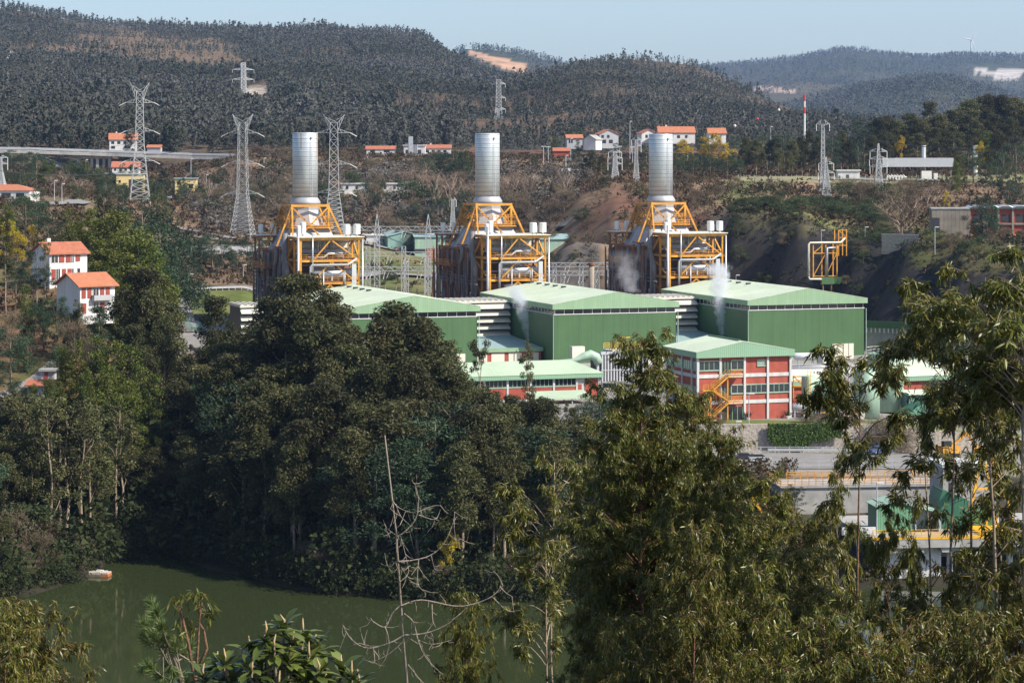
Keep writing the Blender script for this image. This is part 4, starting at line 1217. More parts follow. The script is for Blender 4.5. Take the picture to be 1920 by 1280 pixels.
for k in range(12): mb.box(-6 + k * .32, -5.7 + k * .32, -2.5, -1.5, 10.3 - k * .46, 10.36 - k * .46)
mb.build('stair', M['yellow_steel'], t)
t = thing('gantry_crane', 'tall yellow gantry crane leaning legs over the intake platform', 'crane', locq(QP, 16.5, 3, 7.2), QR)
for y in (0, 9):
    MB().beam((2.2, y, 0), (4.6, y, 11.5), .4).beam((7.2, y, 0), (4.9, y, 11.5), .32).beam((3.4, y, 6), (6.0, y, 6), .3).build('leg', M['yellow_steel'], t)
MB().box(4.4, 5.1, -2, 12, 11.5, 12.2).build('bridge_beam', M['yellow_steel'], t)
MB().box(4.2, 5.3, 3.4, 5, 10.4, 11.5).build('hoist', M['orange_steel'], t)
MB().box(1.6, 7.8, -.5, 9.5, 0, .35).build('bogie', M['yellow_steel'], t)
t = thing('concrete_tower', 'pale concrete tower block behind the yellow gantry crane', 'tower', locq(QP, 17, 20, 7.2), QR)
MB().box(0, 9, 0, 8, 0, 8.5).build('wall', M['concrete'], t); MB().box(-.2, 9.2, -.2, 8.2, 8.5, 9.0).build('roof', M['conc_white'], t)
MB().box(1, 3, -.08, -.005, 4.5, 6).build('window', M['glass'], t)
t = thing('excavator', 'orange excavator standing on the bank above the upper platform', 'excavator', (PX(1775, 462), 462, 10), R(20))
MB().box(-1.5, 2.2, -1.3, 1.3, .9, 2.2).build('body', M['orange_steel'], t)
MB().box(-1.2, .4, -1.2, -.1, 2.2, 3.2).build('cab', M['glass'], t)
for y in (-1.3, .7): MB().prism_y([(-2, .2), (2, .2), (2.3, .5), (2, .9), (-2, .9), (-2.3, .5)], y, y + .6).build('track', M['black'], t)
MB().beam((1.2, .5, 2.0), (4.6, .5, 4.4), .45).beam((4.6, .5, 4.4), (6.4, .5, 2.0), .35).build('boom', M['orange_steel'], t)
MB().box(6.0, 6.9, 0, 1, 1.0, 2.0).build('bucket', M['orange_steel'], t)

# ---------------------------------------------------------------- yellow pipe bridge in the cutting
t = thing('pipe_bridge', 'orange and yellow pipe bridge stepping down the dark rock cutting', 'pipe bridge', (PX(1515, 690), 690, 15), R(19))
mb = MB()
x0_, x1_ = 0, 9.5; zt = ZY(455, 690) - 15
for x in (1.6, 5.5, 9):
    for y in (0, 2.5): mb.box(x - .15, x + .15, y - .15, y + .15, 18, zt)
for z in (18.3, zt - .3, zt - 3): mb.beam((1.6, 0, z), (9, 0, z), .22)
mb.beam((1.6, 0, zt - 3), (5.5, 0, zt), .2); mb.beam((1.6, 0, 18.3), (5.5, 0, zt - 3), .2); mb.beam((5.5, 0, 18.3), (9, 0, zt - 3), .2)
mb.build('frame', M['orange_steel'], t)
mb = MB().tube([(0, -.4, 18.2), (0, -.4, zt - .4), (.5, -.4, zt), (10, -.4, zt), (13, 3, zt + 1)], .26, 8)
mb.tube([(0, -.4, 18.2), (.3, -.4, 17.5), (4, -.4, 17.5)], .26, 8)
mb.build('pipe', M['cream'], t, smooth=True)
MB().tube([(5.8, -.3, 18), (5.8, -.3, zt - 1.5), (9.5, .5, zt - 1.5)], .35, 8).build('pipe', M['pipe'], t, smooth=True)
mb = MB()
for x in (11.5, 14):
    for y in (4, 6.5): mb.box(x - .14, x + .14, y - .14, y + .14, zt - 4, zt + 3.4)
for z in (zt - 1, zt + 1.2, zt + 3.3): mb.beam((11.5, 4, z), (14, 4, z), .2)
mb.beam((11.5, 4, zt - 1), (14, 4, zt + 1.2), .16); mb.beam((11.5, 4, zt + 3.3), (14, 4, zt + 1.2), .16)
mb.build('stair_tower', M['orange_steel'], t)
MB().box(4, 10.3, -.6, .4, 16, 18).build('trough', M['hall_wall'], t)
for x in (4.6, 7.2, 9.8): MB().box(x - .15, x + .15, -.3, .1, 9, 16).build('leg', M['rust'], t)
t = thing('retaining_wall', 'low green parapet wall on short posts right of the last turbine hall', 'parapet', (PX(1622, 650), 650, 15), R(-28))
MB().box(0, 13, 0, .5, 6.6, 8.4).build('parapet', M['hall_wall'], t)
mb = MB()
for k in range(11): mb.box(.3 + k * 1.2, .6 + k * 1.2, 0, .4, 5.4, 6.6)
mb.build('post', M['cream'], t)
MB().box(0, 13, .8, 2, 0, 6.6).build('wall', M['concrete'], t)
# grey stone wall on the crest of the cutting
for lab, p0, p1, h in (('grey stone crest wall above the rock cutting, below the bare tree', (1653, 450, 690), (1722, 455, 684), 3.4), ):
    a = Vector((PX(p0[0], p0[2]), p0[2], gz(PX(p0[0], p0[2]), p0[2]))); b = Vector((PX(p1[0], p1[2]), p1[2], 0)); L_ = (b - a).xy.length
    t = thing('stone_wall', lab, 'stone wall', (a.x, a.y, 39.5), math.atan2(b.y - a.y, b.x - a.x))
    MB().box(0, L_, 0, 1, 0, ZY(440, 690) - 39.5).build('stonework', M['rubble'], t)
    MB().box(-.1, L_ + .1, -.1, 1.1, ZY(440, 690) - 39.5, ZY(440, 690) - 39.3).build('coping', M['concrete'], t)
# ------------------------------------------------------------------ pylons
def lattice(mb, a, b, wa, wb, n, t, kx=1.0):
    """square lattice mast between points a (width wa) and b (width wb), n bays"""
    a = Vector(a); b = Vector(b)
    ring = []
    for i in range(n + 1):
        k = 1 - (1 - i / n) ** 1.0
        p = a.lerp(b, k); w = (wa + (wb - wa) * k) / 2
        ring.append([p + Vector((sx * w, sy * w, 0)) for sx, sy in ((-1, -1), (1, -1), (1, 1), (-1, 1))])
    for i in range(n):
        for j in range(4):
            j2 = (j + 1) % 4
            mb.beam(ring[i][j], ring[i + 1][j], t * 1.25)
            if i % 2 == 0:
                mb.beam(ring[i][j], ring[i + 1][j2], t * .8); mb.beam(ring[i][j2], ring[i + 1][j], t * .8)
            else:
                mb.beam(ring[i][j], ring[i + 1][j2], t * .8); mb.beam(ring[i][j2], ring[i + 1][j], t * .8)
            mb.beam(ring[i + 1][j], ring[i + 1][j2], t * .7)


def arm(mb, z, half, w, t, rise=1.3, sides=(-1, 1)):
    for s in sides:
        tip = Vector((s * half, 0, z + .1))
        for y in (-w / 2, w / 2):
            mb.beam((s * w / 2, y, z), tip, t); mb.beam((s * w / 2, y, z + rise), tip, t)
            for q in (.33, .66):
                a = Vector((s * w / 2, y, z)).lerp(tip, q); b = Vector((s * w / 2, y, z + rise)).lerp(tip, q - .15)
                mb.beam(a, b, t * .7)


def pylon(label, px, pyt, pyb, Y, base_w, style, t=.2, rz=0.0, arms=(), waist=.62, top_w=2.0, group='lattice pylons', sink=1.5):
    z0 = ZY(pyb, Y); H = ZY(pyt, Y) - z0
    o = thing('lattice_pylon', label, 'pylon', (PX(px, Y), Y, z0), rz, group)
    mb = MB()
    zw = H * waist
    nb = 5
    ws = [base_w + (top_w * 1.35 - base_w) * (i / nb) ** .8 for i in range(nb + 1)]
    for i in range(nb):
        lattice(mb, (0, 0, zw * i / nb), (0, 0, zw * (i + 1) / nb), ws[i], ws[i + 1], 2 if i < 2 else 2, t)
    lattice(mb, (0, 0, zw), (0, 0, H * .93 if style != 'point' else H * .97), top_w * 1.35, top_w if style != 'point' else .25, 8, t * .85)
    for sx in (-1, 1):
        for sy in (-1, 1): mb.beam((sx * base_w / 2, sy * base_w / 2, -sink), (sx * base_w / 2, sy * base_w / 2, .2), t * 2)
    mb.build('tower', M['lattice'], o)
    if style == 'ears':
        e = MB()
        for s in (-1, 1):
            tip = Vector((s * 3.9, 0, H))
            for y in (-top_w / 2, top_w / 2):
                e.beam((s * top_w / 2, y, H * .93), tip, t * .8); e.beam((s * top_w / 2, y, H * .86), tip, t * .8); e.beam((-s * top_w / 2, y, H * .93), tip.lerp(Vector((s * top_w / 2, y, H * .93)), .3), t * .5)
                for q in (.3, .6): e.beam(Vector((s * top_w / 2, y, H * .93)).lerp(tip, q), Vector((s * top_w / 2, y, H * .86)).lerp(tip, q), t * .6)
        e.build('earth_peak', M['lattice'], o)
    for (q, half) in arms:
        a = MB(); arm(a, H * q, half, top_w, t * .8, rise=1.6 if H > 30 else 1.0)
        ao = a.build('crossarm', M['lattice'], o)
        for s in (-1, 1):
            MB().tube([(s * half, 0, H * q + .1), (s * (half + (2.6 if style == 'ears' else 0)), 0, H * q - (1.3 if style == 'ears' else 2.4))], .13, 5).build('insulator', M['white'], ao)
    return o


pylon('tall lattice pylon beside the viaduct, the tallest left of the chimneys', 262, 155, 398, 1000, 9.5, 'ears', .14, R(12), ((.845, 5.6), (.625, 5.6), (.395, 5.6)), .52, 2.6)
pylon('lattice pylon with forked top nearest the left chimney on its left', 455, 214, 447, 900, 8.5, 'ears', .13, R(-8), ((.845, 5.6), (.60, 5.6), (.36, 5.6)), .36, 2.7)
pylon('lattice pylon with forked top rising behind the right edge of the left chimney', 626, 215, 437, 900, 8.5, 'ears', .13, R(6), ((.845, 5.8), (.58, 5.8), (.34, 5.8)), .36, 2.7)
pylon('small distant lattice pylon on the wooded hill before the quarry scar', 456, 111, 212, 2000, 9, 'double', .36, R(20), ((.80, 9), (.62, 9), (.42, 9)), .38, 3.2)
pylon('pale lattice pylon with three drooping crossarms on the wooded hill above the middle chimney', 935, 143, 236, 1700, 8, 'double', .34, 0, ((.84, 4.6), (.56, 4.8), (.33, 4.8)), .35, 2.8)
pylon('tiny distant lattice pylon among trees left of the middle chimney', 697, 187, 214, 2000, 6, 'ears', .3, 0, ((.6, 4),), .4, 2.6)
pylon('small lattice pylon between the middle and right chimneys', 1153, 278, 357, 960, 4.5, 'double', .2, R(5), ((.90, 2.6), (.76, 2.8), (.62, 2.8)), .55, 1.3)
pylon('slim lattice mast close to the left edge of the right chimney', 1193, 256, 347, 940, 2.6, 'double', .18, 0, ((.93, 1.8), (.80, 1.8)), .5, .9)
pylon('tall slim lattice mast in front of the dark eucalyptus, behind its pointed twin', 1543, 222, 384, 900, 3.4, 'double', .18, 0, ((.93, 2.4),), .45, 1.0)
pylon('pointed lattice pylon right in front of the tall slim lattice mast', 1549, 292, 388, 880, 4.6, 'point', .18, R(3), ((.84, 2.7), (.66, 2.9)), .5, 1.5)
pylon('pointed lattice pylon before the steel canopy of the gas station', 1647, 265, 403, 860, 6.2, 'point', .21, R(3), ((.86, 3.0), (.755, 3.2), (.65, 3.0)), .48, 1.7)
pylon('lattice pylon cut by the left edge of the photo', 0, 290, 350, 960, 4.5, 'double', .2, 0, ((.9, 3), (.7, 3)), .5, 1.4)
pylon('pale pylon top poking from the wooded hillside at the left edge', 15, 162, 192, 2000, 8, 'ears', .4, 0, ((.35, 5.5),), .4, 3)
pylon('small white lattice pole in the scrub left of the middle chimney', 849, 370, 425, 900, 2.0, 'double', .16, 0, ((.9, 1.2),), .5, .9)

# switchyard portals
SWL = ['tall spiked lattice portal column left of the middle boiler, nearer the left one',
       'tall spiked lattice portal column left of the middle boiler, nearer the middle one']


def gantry(label, pxs, pyt, pyb, beams, Y, spike=True, nbay=9, w=1.7, px_ext=(690, 835)):
    z0 = ZY(pyb, Y)
    o = thing('switchyard_portal', label, 'switchyard portal', (PX(pxs[0], Y), Y, z0), 0, 'switchyard portals')
    x0 = PX(pxs[0], Y); H = ZY(pyt, Y) - z0
    for px in pxs:
        mb = MB(); x = PX(px, Y) - x0
        lattice(mb, (x, 0, -1), (x, 0, H * .80 if spike else H), w * 1.15, w, nbay, .13)
        if spike: lattice(mb, (x, 0, H * .80), (x, 0, H), w, .12, 2, .13)
        mb.build('column', M['lattice'], o)
    xa, xb = PX(px_ext[0], Y) - x0, PX(px_ext[1], Y) - x0
    for pb in beams:
        z = ZY(pb, Y) - z0
        mb = MB(); k = max(6, int((xb - xa) / 1.5))
        for y in (-.7, .7):
            for dz in (0, 1.25): mb.beam((xa, y, z + dz), (xb, y, z + dz), .14)
            for i in range(k):
                p = xa + (xb - xa) * i / k; q = xa + (xb - xa) * (i + 1) / k
                mb.beam((p, y, z + (0 if i % 2 else 1.25)), (q, y, z + (1.25 if i % 2 else 0)), .1)
        bo = mb.build('beam', M['lattice'], o)
        for i in range(5):
            p = xa + (xb - xa) * (i + .5) / 5
            MB().tube([(p, 0, z), (p - .6, 0, z - 2.6), (p + .5, -1, z - 2.2), (p + 1.4, 0, z)], [.13, .13, .06, .05], 5).build('insulator', M['white'], bo)
    return o


gantry('tall pair of spiked lattice columns with a top beam left of the middle boiler', (707, 803), 402, 565, (432,), 790, True, 10, 1.6, (640, 870))
gantry('lattice beam across the grass at mid height left of the middle boiler', (690, 757, 820), 462, 548, (480,), 775, False, 5, 1.2, (680, 840))
gantry('low lattice portal on the grass with short columns left of the middle boiler', (762, 800), 485, 565, (508,), 765, False, 5, 1.2, (675, 832))
gantry('lattice portal between the middle and right boilers, upper beam', (1040, 1090, 1140), 494, 560, (500,), 770, False, 5, 1.1, (1020, 1155))
gantry('lattice portal between the middle and right boilers, lower beam', (1055, 1120), 510, 560, (516,), 755, False, 4, 1.1, (1020, 1155))
t = thing('brown_post', 'leaning dark post with red cap standing on the switchyard grass', 'post', (PX(811, 745), 745, 15), 0)
MB().tube([(-.6, 0, 0), (.4, 0, ZY(513, 745) - 15)], .42, 10).build('pole', M['rust'], t); MB().tube([(.4, 0, ZY(513, 745) - 15), (.42, 0, ZY(511, 745) - 15)], .55, 10).build('cap', M['red_paint'], t)
t = thing('vent_stack', 'stubby concrete vent stack between the middle and right boilers', 'vent stack', (PX(1109, 735), 735, 15), 0)
MB().tube([(0, 0, 0), (0, 0, ZY(497, 735) - 15)], [.95, .85], 14).build('pipe', M['old_concrete'], t, smooth=True); MB().lathe([(1.15, 0), (1.15, .7)], 14, (0, 0, ZY(497, 735) - 15)).build('cap', M['rust'], t)

# poles of the switchyard
grp = 'short bus-bar supports on the switchyard grass'
for px, Y in ((684, 760), (700, 755), (722, 770), (746, 758), (770, 752), (782, 766), (793, 750), (742, 772), (1035, 752), (1060, 748), (1098, 752), (1128, 750)):
    t = thing('busbar_support', 'short grey insulator post on the switchyard grass', 'insulator post', (PX(px, Y), Y, gz(PX(px, Y), Y)), 0, grp)
    MB().box(-.12, .12, -.12, .12, -.3, 3.2).build('post', M['galv'], t); MB().lathe([(.15, 3.2), (.28, 3.4), (.15, 3.7), (.28, 3.9), (.15, 4.2), (.28, 4.4), (.1, 5.6)], 8).build('insulator', M['old_concrete'], t)

# red and white mast, thin poles
Y = 1150; z0 = ZY(262, Y); H = ZY(178, Y) - z0
t = thing('banded_mast', 'red and white banded mast against the dark hill', 'mast', (PX(1508.5, Y), Y, z0 - 3), 0)
MB().tube([(0, 0, 0), (0, 0, H + 3)], [.5, .4], 12).build('pole', M['white'], t)
for a, b in ((.58, .72), (.86, 1.0)):
    MB().tube([(0, 0, 3 + H * a), (0, 0, 3 + H * b + .05)], [.49, .47], 12).build('band', M['red_paint'], t)

# wind turbine
Y = 9300; z0 = ZY(111, Y) - 15
t = thing('wind_turbine', 'white wind turbine on the far blue ridge', 'wind turbine', (PX(1821, Y), Y, z0), 0)
hz = ZY(76, Y) - z0
MB().tube([(0, 0, 0), (0, 0, hz)], [3.6, 2.3], 12).build('tower', M['white'], t)
MB().box(-2.5, 2.5, -6, 6, hz, hz + 5).build('nacelle', M['white'], t)
for a in (40, 160, 280):
    d = Vector((math.sin(R(a)), 0, math.cos(R(a))))
    MB().tube([Vector((0, -8, hz + 2)), Vector((0, -8, hz + 2)) + d * 12, Vector((0, -8, hz + 2)) + d * 42], [1.6, 2.4, .5], 6).build('blade', M['white'], t)
MB().lathe([(2.2, -2), (2.2, 2)], 10, (0, -8, hz + 2)).build('hub', M['white'], t)

# ------------------------------------------------------------------ houses
def house(label, px, pyb, Y, w, d, h, rise, rz=0.0, wall='house_white', roof='tile', wins=(), cat='house', shape='ridge_x', name='house', chimney=True, z=None, group=None, oh=.5, upper=None):
    """front left corner at (px, pyb); wins = (x0, x1, z0, z1, kind)"""
    t = thing(name, label, cat, (PX(px, Y), Y, ZY(pyb, Y) if z is None else z), rz, group)
    if shape == 'gable_x':
        MB().box(0, w, 0, d, -2, h).prism_x([(0, h), (d, h), (d / 2, h + rise - .05)], 0, w).build('wall', M[wall], t)
    elif shape == 'gable_y':
        MB().box(0, w, 0, d, -2, h).prism_y([(0, h), (w, h), (w / 2, h + rise - .05)], 0, d).build('wall', M[wall], t)
    else:
        MB().box(0, w, 0, d, -2, h).build('wall', M[wall], t)
    mb = MB()
    if shape in ('gable_x', 'ridge_x'):
        k = rise / (d / 2)
        mb.prism_x([(-oh, h - oh * k), (d / 2, h + rise), (d + oh, h - oh * k), (d + oh, h - oh * k + .22), (d / 2, h + rise + .25), (-oh, h - oh * k + .22)], -oh, w + oh)
    elif shape == 'gable_y':
        k = rise / (w / 2)
        mb.prism_y([(-oh, h - oh * k), (w / 2, h + rise), (w + oh, h - oh * k), (w + oh, h - oh * k + .22), (w / 2, h + rise + .25), (-oh, h - oh * k + .22)], -oh, d + oh)
    elif shape == 'hip':
        i_ = min(w, d) * .45
        e = [(-oh, -oh, h), (w + oh, -oh, h), (w + oh, d + oh, h), (-oh, d + oh, h), (i_, d / 2, h + rise), (w - i_, d / 2, h + rise)]
        mb.add(e, [(0, 1, 5, 4), (1, 2, 5), (2, 3, 4, 5), (3, 0, 4), (3, 2, 1, 0)])
    else:
        mb.box(-oh, w + oh, -oh, d + oh, h, h + .4)
    ro = mb.build('roof', M[roof], t)
    if chimney:
        MB().box(w * .22, w * .22 + .8, d * .6, d * .6 + .8, h, h + rise + 1.0).build('chimney', M[wall], ro)
    for x0, x1, z0, z1, kind in wins:
        if kind == 'w':
            wo = MB().box(x0, x1, -.07, -.005, z0, z1).build('window', M['glass'], t)
            if Y < 700: MB().box(x0 - .08, x0, -.12, -.01, z0, z1).box(x1, x1 + .08, -.12, -.01, z0, z1).box((x0 + x1) / 2 - .04, (x0 + x1) / 2 + .04, -.12, -.075, z0, z1).build('frame', M['white'], wo)
        elif kind == 's': MB().box(x0, x1, -.1, -.005, z0, z1).build('shutter', M['shutter'], t)
        elif kind == 'd': MB().box(x0, x1, -.09, -.005, z0, z1).build('door', M['shutter'], t)
        elif kind == 'b':
            bo = MB().box(x0, x1, -1.2, -.005, z0 - .15, z0).build('balcony', M['house_white'], t)
            MB().box(x0, x1, -1.25, -1.2, z0, z1).box(x0, x0 + .06, -1.2, 0, z0, z1).box(x1 - .06, x1, -1.2, 0, z0, z1).build('parapet', M['house_grey'], bo)
        elif kind == 'o': MB().box(x0, x1, -.06, -.005, z0, z1).build('opening', M['dark_steel'], t)
    return t


# two white houses above the cove (front turned a little to the right like in the photo)
house('white two-storey house with dark red roof, upper of the left pair', 93, 528, 532, 8.8, 9.5, 6.1, 2.1, R(34), 'house_white', 'tile_dark',
      ((.4, 1.9, 4.1, 5.7, 'w'), (2.2, 3.4, 4.1, 5.7, 's'), (3.8, 5.0, 4.1, 5.7, 's'), (5.0, 5.6, 4.1, 5.7, 'w'), (6.1, 7.1, 4.3, 5.6, 's'),
       (.5, 1.5, .5, 2.7, 's'), (1.5, 2.4, .4, 2.7, 'w'), (2.9, 3.8, .5, 2.7, 's'), (4.2, 5.2, .5, 2.7, 's'), (5.2, 7.1, .4, 2.7, 'w')), shape='gable_x', oh=.6)
house('white two-storey house with bright orange roof and a balcony, lower of the left pair', 150, 590, 500, 8.0, 10, 5.9, 2.2, R(38), 'house_white', 'tile',
      ((.4, 1.3, 3.3, 5.4, 's'), (1.7, 2.6, 3.3, 5.4, 's'), (3.0, 4.2, 3.3, 5.4, 'w'), (4.6, 5.5, 3.3, 5.4, 's'), (5.9, 6.8, 3.3, 5.4, 's'), (2.6, 7, 3.0, 3.9, 'b'),
       (.5, 1.4, .2, 2.3, 's'), (3, 4.2, .3, 2.4, 'w'), (4.6, 5.6, .3, 2.4, 's')), shape='gable_x', oh=.7)
house('small shed with faded red roof among the mimosas at the left', 52, 732, 452, 5, 4, 1.0, .7, R(-6), 'house_grey', 'tile_dark', ((1, 1.8, .1, 1.1, 'd'),), 'shed', 'ridge_x', 'shed', False)
house('small grey concrete hut above the red shed roof at the left', 78, 712, 456, 2.4, 2, 1.6, 0, 0, 'house_grey', 'concrete', ((.5, 1.2, 0, 1.5, 'd'),), 'hut', 'flat', 'hut', False)
house('wide building with orange hipped roof at the left edge of the photo', -40, 372, 900, 19, 14, 2.9, 2.2, R(-4), 'house_white', 'tile', ((8.5, 12, .2, 2, 'o'), (14, 17, .5, 2, 'w')), 'building', 'hip', 'building', False)
house('white house with orange roof and dormer standing behind the viaduct', 205, 280, 1300, 14.5, 11, 5.2, 3.2, R(8), 'house_white', 'tile',
      tuple((1 + k * 3.2, 2.6 + k * 3.2, 2.8, 4.2, 'w') for k in range(4)) + ((1, 3, .3, 1.8, 'w'), (8, 11, .3, 1.8, 'w')), 'house', 'gable_x')
house('small red-roofed house half hidden right of the white house behind the viaduct', 276, 283, 1290, 7, 6, 1.8, 1.2, 0, 'house_grey', 'tile', (), 'house', 'ridge_x', 'house', False)
house('low house with red tiled roof below the viaduct piers', 210, 325, 1180, 13, 8, 3.1, 2.4, R(5), 'house_white', 'tile_dark', tuple((1 + k * 2.5, 2 + k * 2.5, 1.2, 2.4, 'w') for k in range(5)), 'house', 'gable_x', 'house', False)
house('pale yellow school block with green roof edge behind the tall pylon', 218, 366, 1090, 12, 10, 9.2, 0, R(5), 'yellow_wall', 'teal_roof', ((1, 2, 5.5, 6.7, 'w'), (5.5, 11.5, .5, 7.0, 'o')), 'school block', 'flat', 'school_block', False)
house('brown school wing with green roof edge left of the yellow block', 193, 364, 1096, 6, 10, 9, 0, R(5), 'old_concrete', 'teal_roof', ((.5, 5.5, 5.0, 6.6, 'w'), (.5, 5.5, 1, 2.6, 'w')), 'school block', 'flat', 'school_block', False)
house('pale yellow block with green roof edge right of the conical cedar', 328, 366, 1080, 9.5, 9, 7.2, 0, R(5), 'yellow_wall', 'teal_roof', ((1, 2.5, 4.5, 6, 'w'), (6, 8, 3, 5, 'w')), 'school block', 'flat', 'school_block', False)
house('long low white building with red roof left of the middle distance road sign', 687, 287, 1260, 15, 8, 2.0, 1.5, R(3), 'house_white', 'tile_dark', ((2, 4, .3, 1.5, 'w'), (9, 12, .3, 1.5, 'w')), 'building', 'gable_x', 'building', False)
house('white flat-roofed building beside the tall dark roadside sign', 757, 290, 1260, 11, 8, 4.6, .5, 0, 'house_white', 'white', ((1, 4, .5, 2.5, 'o'), (6, 9, .5, 2.5, 'o')), 'building', 'flat', 'building', False)
house('white low building with maroon roof between roadside sign and middle chimney', 795, 288, 1270, 14, 8, 2.8, 1.6, R(2), 'house_white', 'tile_dark', tuple((1 + 3 * k, 2.6 + 3 * k, .6, 1.8, 'w') for k in range(4)), 'building', 'gable_x', 'building')
house('small house with orange roof and dark front, leftmost above the motorway on the right', 1063, 272, 1250, 8, 7, 3.6, 1.6, R(6), 'house_grey', 'tile', ((1, 3, 1, 3, 'w'),), 'house', 'gable_x', 'house', False)
house('small house with pale grey gabled front facing right of the small orange-roofed house', 1094, 274, 1230, 6.5, 9, 3.4, 2.0, R(-22), 'house_white', 'concrete', (), 'house', 'gable_y', 'house', False)
house('grey two-storey house with orange roof, its gable towards the water', 1124, 271, 1240, 10, 9, 5.2, 2.3, R(14), 'house_grey', 'tile', ((1, 2.3, 3.3, 4.8, 'w'), (4, 5.3, 3.3, 4.8, 'w'), (1.5, 3.5, .6, 2.4, 'w'), (5, 7, .6, 2.4, 'w')), 'house', 'gable_y', 'house', False)
house('white gabled house with orange roof behind the left edge of the right chimney', 1203, 266, 1230, 8, 9, 4.2, 2.0, R(12), 'house_white', 'tile', ((2, 3.2, 2, 3.5, 'w'),), 'house', 'gable_y', 'house', False)
house('long white house with wide orange roof directly behind the right chimney top', 1236, 262, 1220, 18, 10, 3.6, 2.8, R(5), 'house_white', 'tile', ((2, 7, .5, 3, 'o'), (9, 10.5, .8, 2.2, 'w'), (13, 14.5, .8, 2.2, 'w')), 'house', 'gable_x')
house('small white house with orange roof among trees right of the long orange roof', 1329, 262, 1210, 8.5, 8, 3.2, 2.4, R(4), 'house_white', 'tile', ((1, 2.5, .6, 2, 'w'),), 'house', 'gable_x', 'house', False)
house('small terracotta-roofed house low among trees near the motorway lamps', 1038, 292, 1225, 8, 6, 2.4, 1.4, 0, 'brick', 'tile_dark', (), 'house', 'gable_x', 'house', False)
house('long white wall-like building on the brown slope right of the left chimney', 640, 357, 1040, 27, 6, 2.7, 0, R(3), 'house_white', 'white', tuple((2 + 4 * k, 3 + 4 * k, .5, 2, 'o') for k in range(6)), 'building', 'flat', 'building', False)
house('short cream building at the right end of the long white one', 762, 357, 1045, 6.3, 6, 3.2, 0, R(3), 'cream', 'white', ((1, 2, .5, 2, 'o'),), 'building', 'flat', 'building', False)
# warehouses behind the boilers
house('teal gabled warehouse between the left and middle boilers', 727, 475, 905, 13, 26, 6.3, 1.6, R(19), 'teal_wall', 'teal_roof', ((4, 4.6, 0, 2.2, 'd'),), 'warehouse', 'gable_y', 'warehouse', False)
house('teal warehouse wing with blue plinth just left of the middle boiler', 778, 475, 900, 11, 20, 6.0, .8, R(6), 'tank_green', 'teal_roof', ((0, 9, .1, 1.6, 'o'),), 'warehouse', 'ridge_x', 'warehouse', False)
house('white industrial shed with dark glazed band left of the teal warehouse', 680, 474, 910, 9, 14, 6.4, .3, R(4), 'house_white', 'white', ((1, 6, .4, 3.0, 'w'),), 'shed', 'flat', 'shed', False)
house('teal warehouse visible just right of the middle boiler', 1015, 480, 880, 10.2, 18, 6.0, 1.5, R(8), 'tank_green', 'teal_roof', ((7, 7.6, 0, 2.2, 'd'),), 'warehouse', 'gable_x', 'warehouse', False)
for lab, px, py, Y, l in (('orange shipping container in front of the teal warehouse left of the middle boiler', 800, 480, 880, 6.5), ('long orange container right of the middle boiler', 1032, 490, 850, 11)):
    t = thing('container', lab, 'container', (PX(px, Y), Y, ZY(py, Y)), R(5))
    MB().box(0, l, 0, 2.6, -1.2, 2.6).build('body', M['container'], t); MB().box(-.05, l + .05, -.05, 2.65, 2.6, 2.72).build('roof', M['rust'], t)
    mb = MB()
    for x in (.02, l * .5, l - .2): mb.box(x, x + .18, -.07, -.005, 0, 2.6)
    mb.build('post', M['rust'], t)
# gas station canopy
Y = 985; z0 = ZY(336, Y)
t = thing('gas_station_canopy', 'long grey steel canopy on thin posts on the upper terrace', 'canopy', (PX(1640, Y), Y, z0), 0)
w = PX(1788, Y) - PX(1640, Y)
zt = ZY(313, Y) - z0
MB().box(8, w, 0, 14, zt, zt + 3.6).build('roof', mat("pale_cladding", (.50, .52, .56), .5, .1, .05), t)
MB().prism_x([(-.1, zt), (14, zt), (14, zt + 3.5), (-.1, zt + 3.5)], 3.2, 8).build('roof_end', M['galv'], t)
mb = MB()
for k in range(8):
    for y in (.5, 13): x = 3.5 + (w - 4) * k / 7; mb.box(x - .14, x + .14, y - .14, y + .14, -2, zt)
mb.build('post', M['dark_steel'], t)
t = thing('gas_pipework', 'white gas pipes and valves under the grey terrace canopy', 'pipework', (PX(1662, Y), Y - 2, z0), 0)
mb = MB()
for k in range(6): mb.tube([(k * 1.2, 0, -1), (k * 1.2, 0, 1.3), (k * 1.2 + .6, 0, 1.6), (k * 1.2 + 1, 0, 1.2), (k * 1.2 + 1, 0, -1)], .22, 6)
mb.tube([(0, .6, .8), (8, .6, .8)], .3, 8); mb.box(14, 18, 1, 4, -1, 3.3); mb.box(19, 20.5, 1, 4, -1, 2.4)
mb.build('pipe', M['white'], t)
t = thing('gas_chimney', 'grey metal flue rising behind the terrace canopy', 'flue', (PX(1732, 1000), 1000, z0), 0)
MB().tube([(0, 0, -1), (0, 0, ZY(275, 1000) - z0)], .85, 10).build('pipe', M['galv'], t); MB().lathe([(.95, 0), (.95, .5)], 10, (0, 0, ZY(275, 1000) - z0)).build('cap', M['galv'], t)
t = thing('gas_chimney', 'white metal flue right of the terrace canopy, among trees', 'flue', (PX(1829, 1010), 1010, z0), 0)
MB().tube([(0, 0, -1), (0, 0, ZY(275, 1010) - z0)], .95, 10).build('pipe', M['white'], t); MB().lathe([(1.05, 0), (1.05, .5)], 10, (0, 0, ZY(275, 1010) - z0)).build('cap', M['galv'], t)
t = house('white flat-roofed hut on the terrace left of the canopy', 1571, 339, 965, 8.6, 6, 3.9, 0, 0, 'house_white', 'white', ((3.2, 4.4, 0, 2.4, 'o'), (.3, 1.0, 1.0, 2, 'w')), 'hut', 'flat', 'hut', False)
t = thing('terrace_fence', 'thin wire fence along the edge of the upper terrace', 'fence', (0, 0, 0))
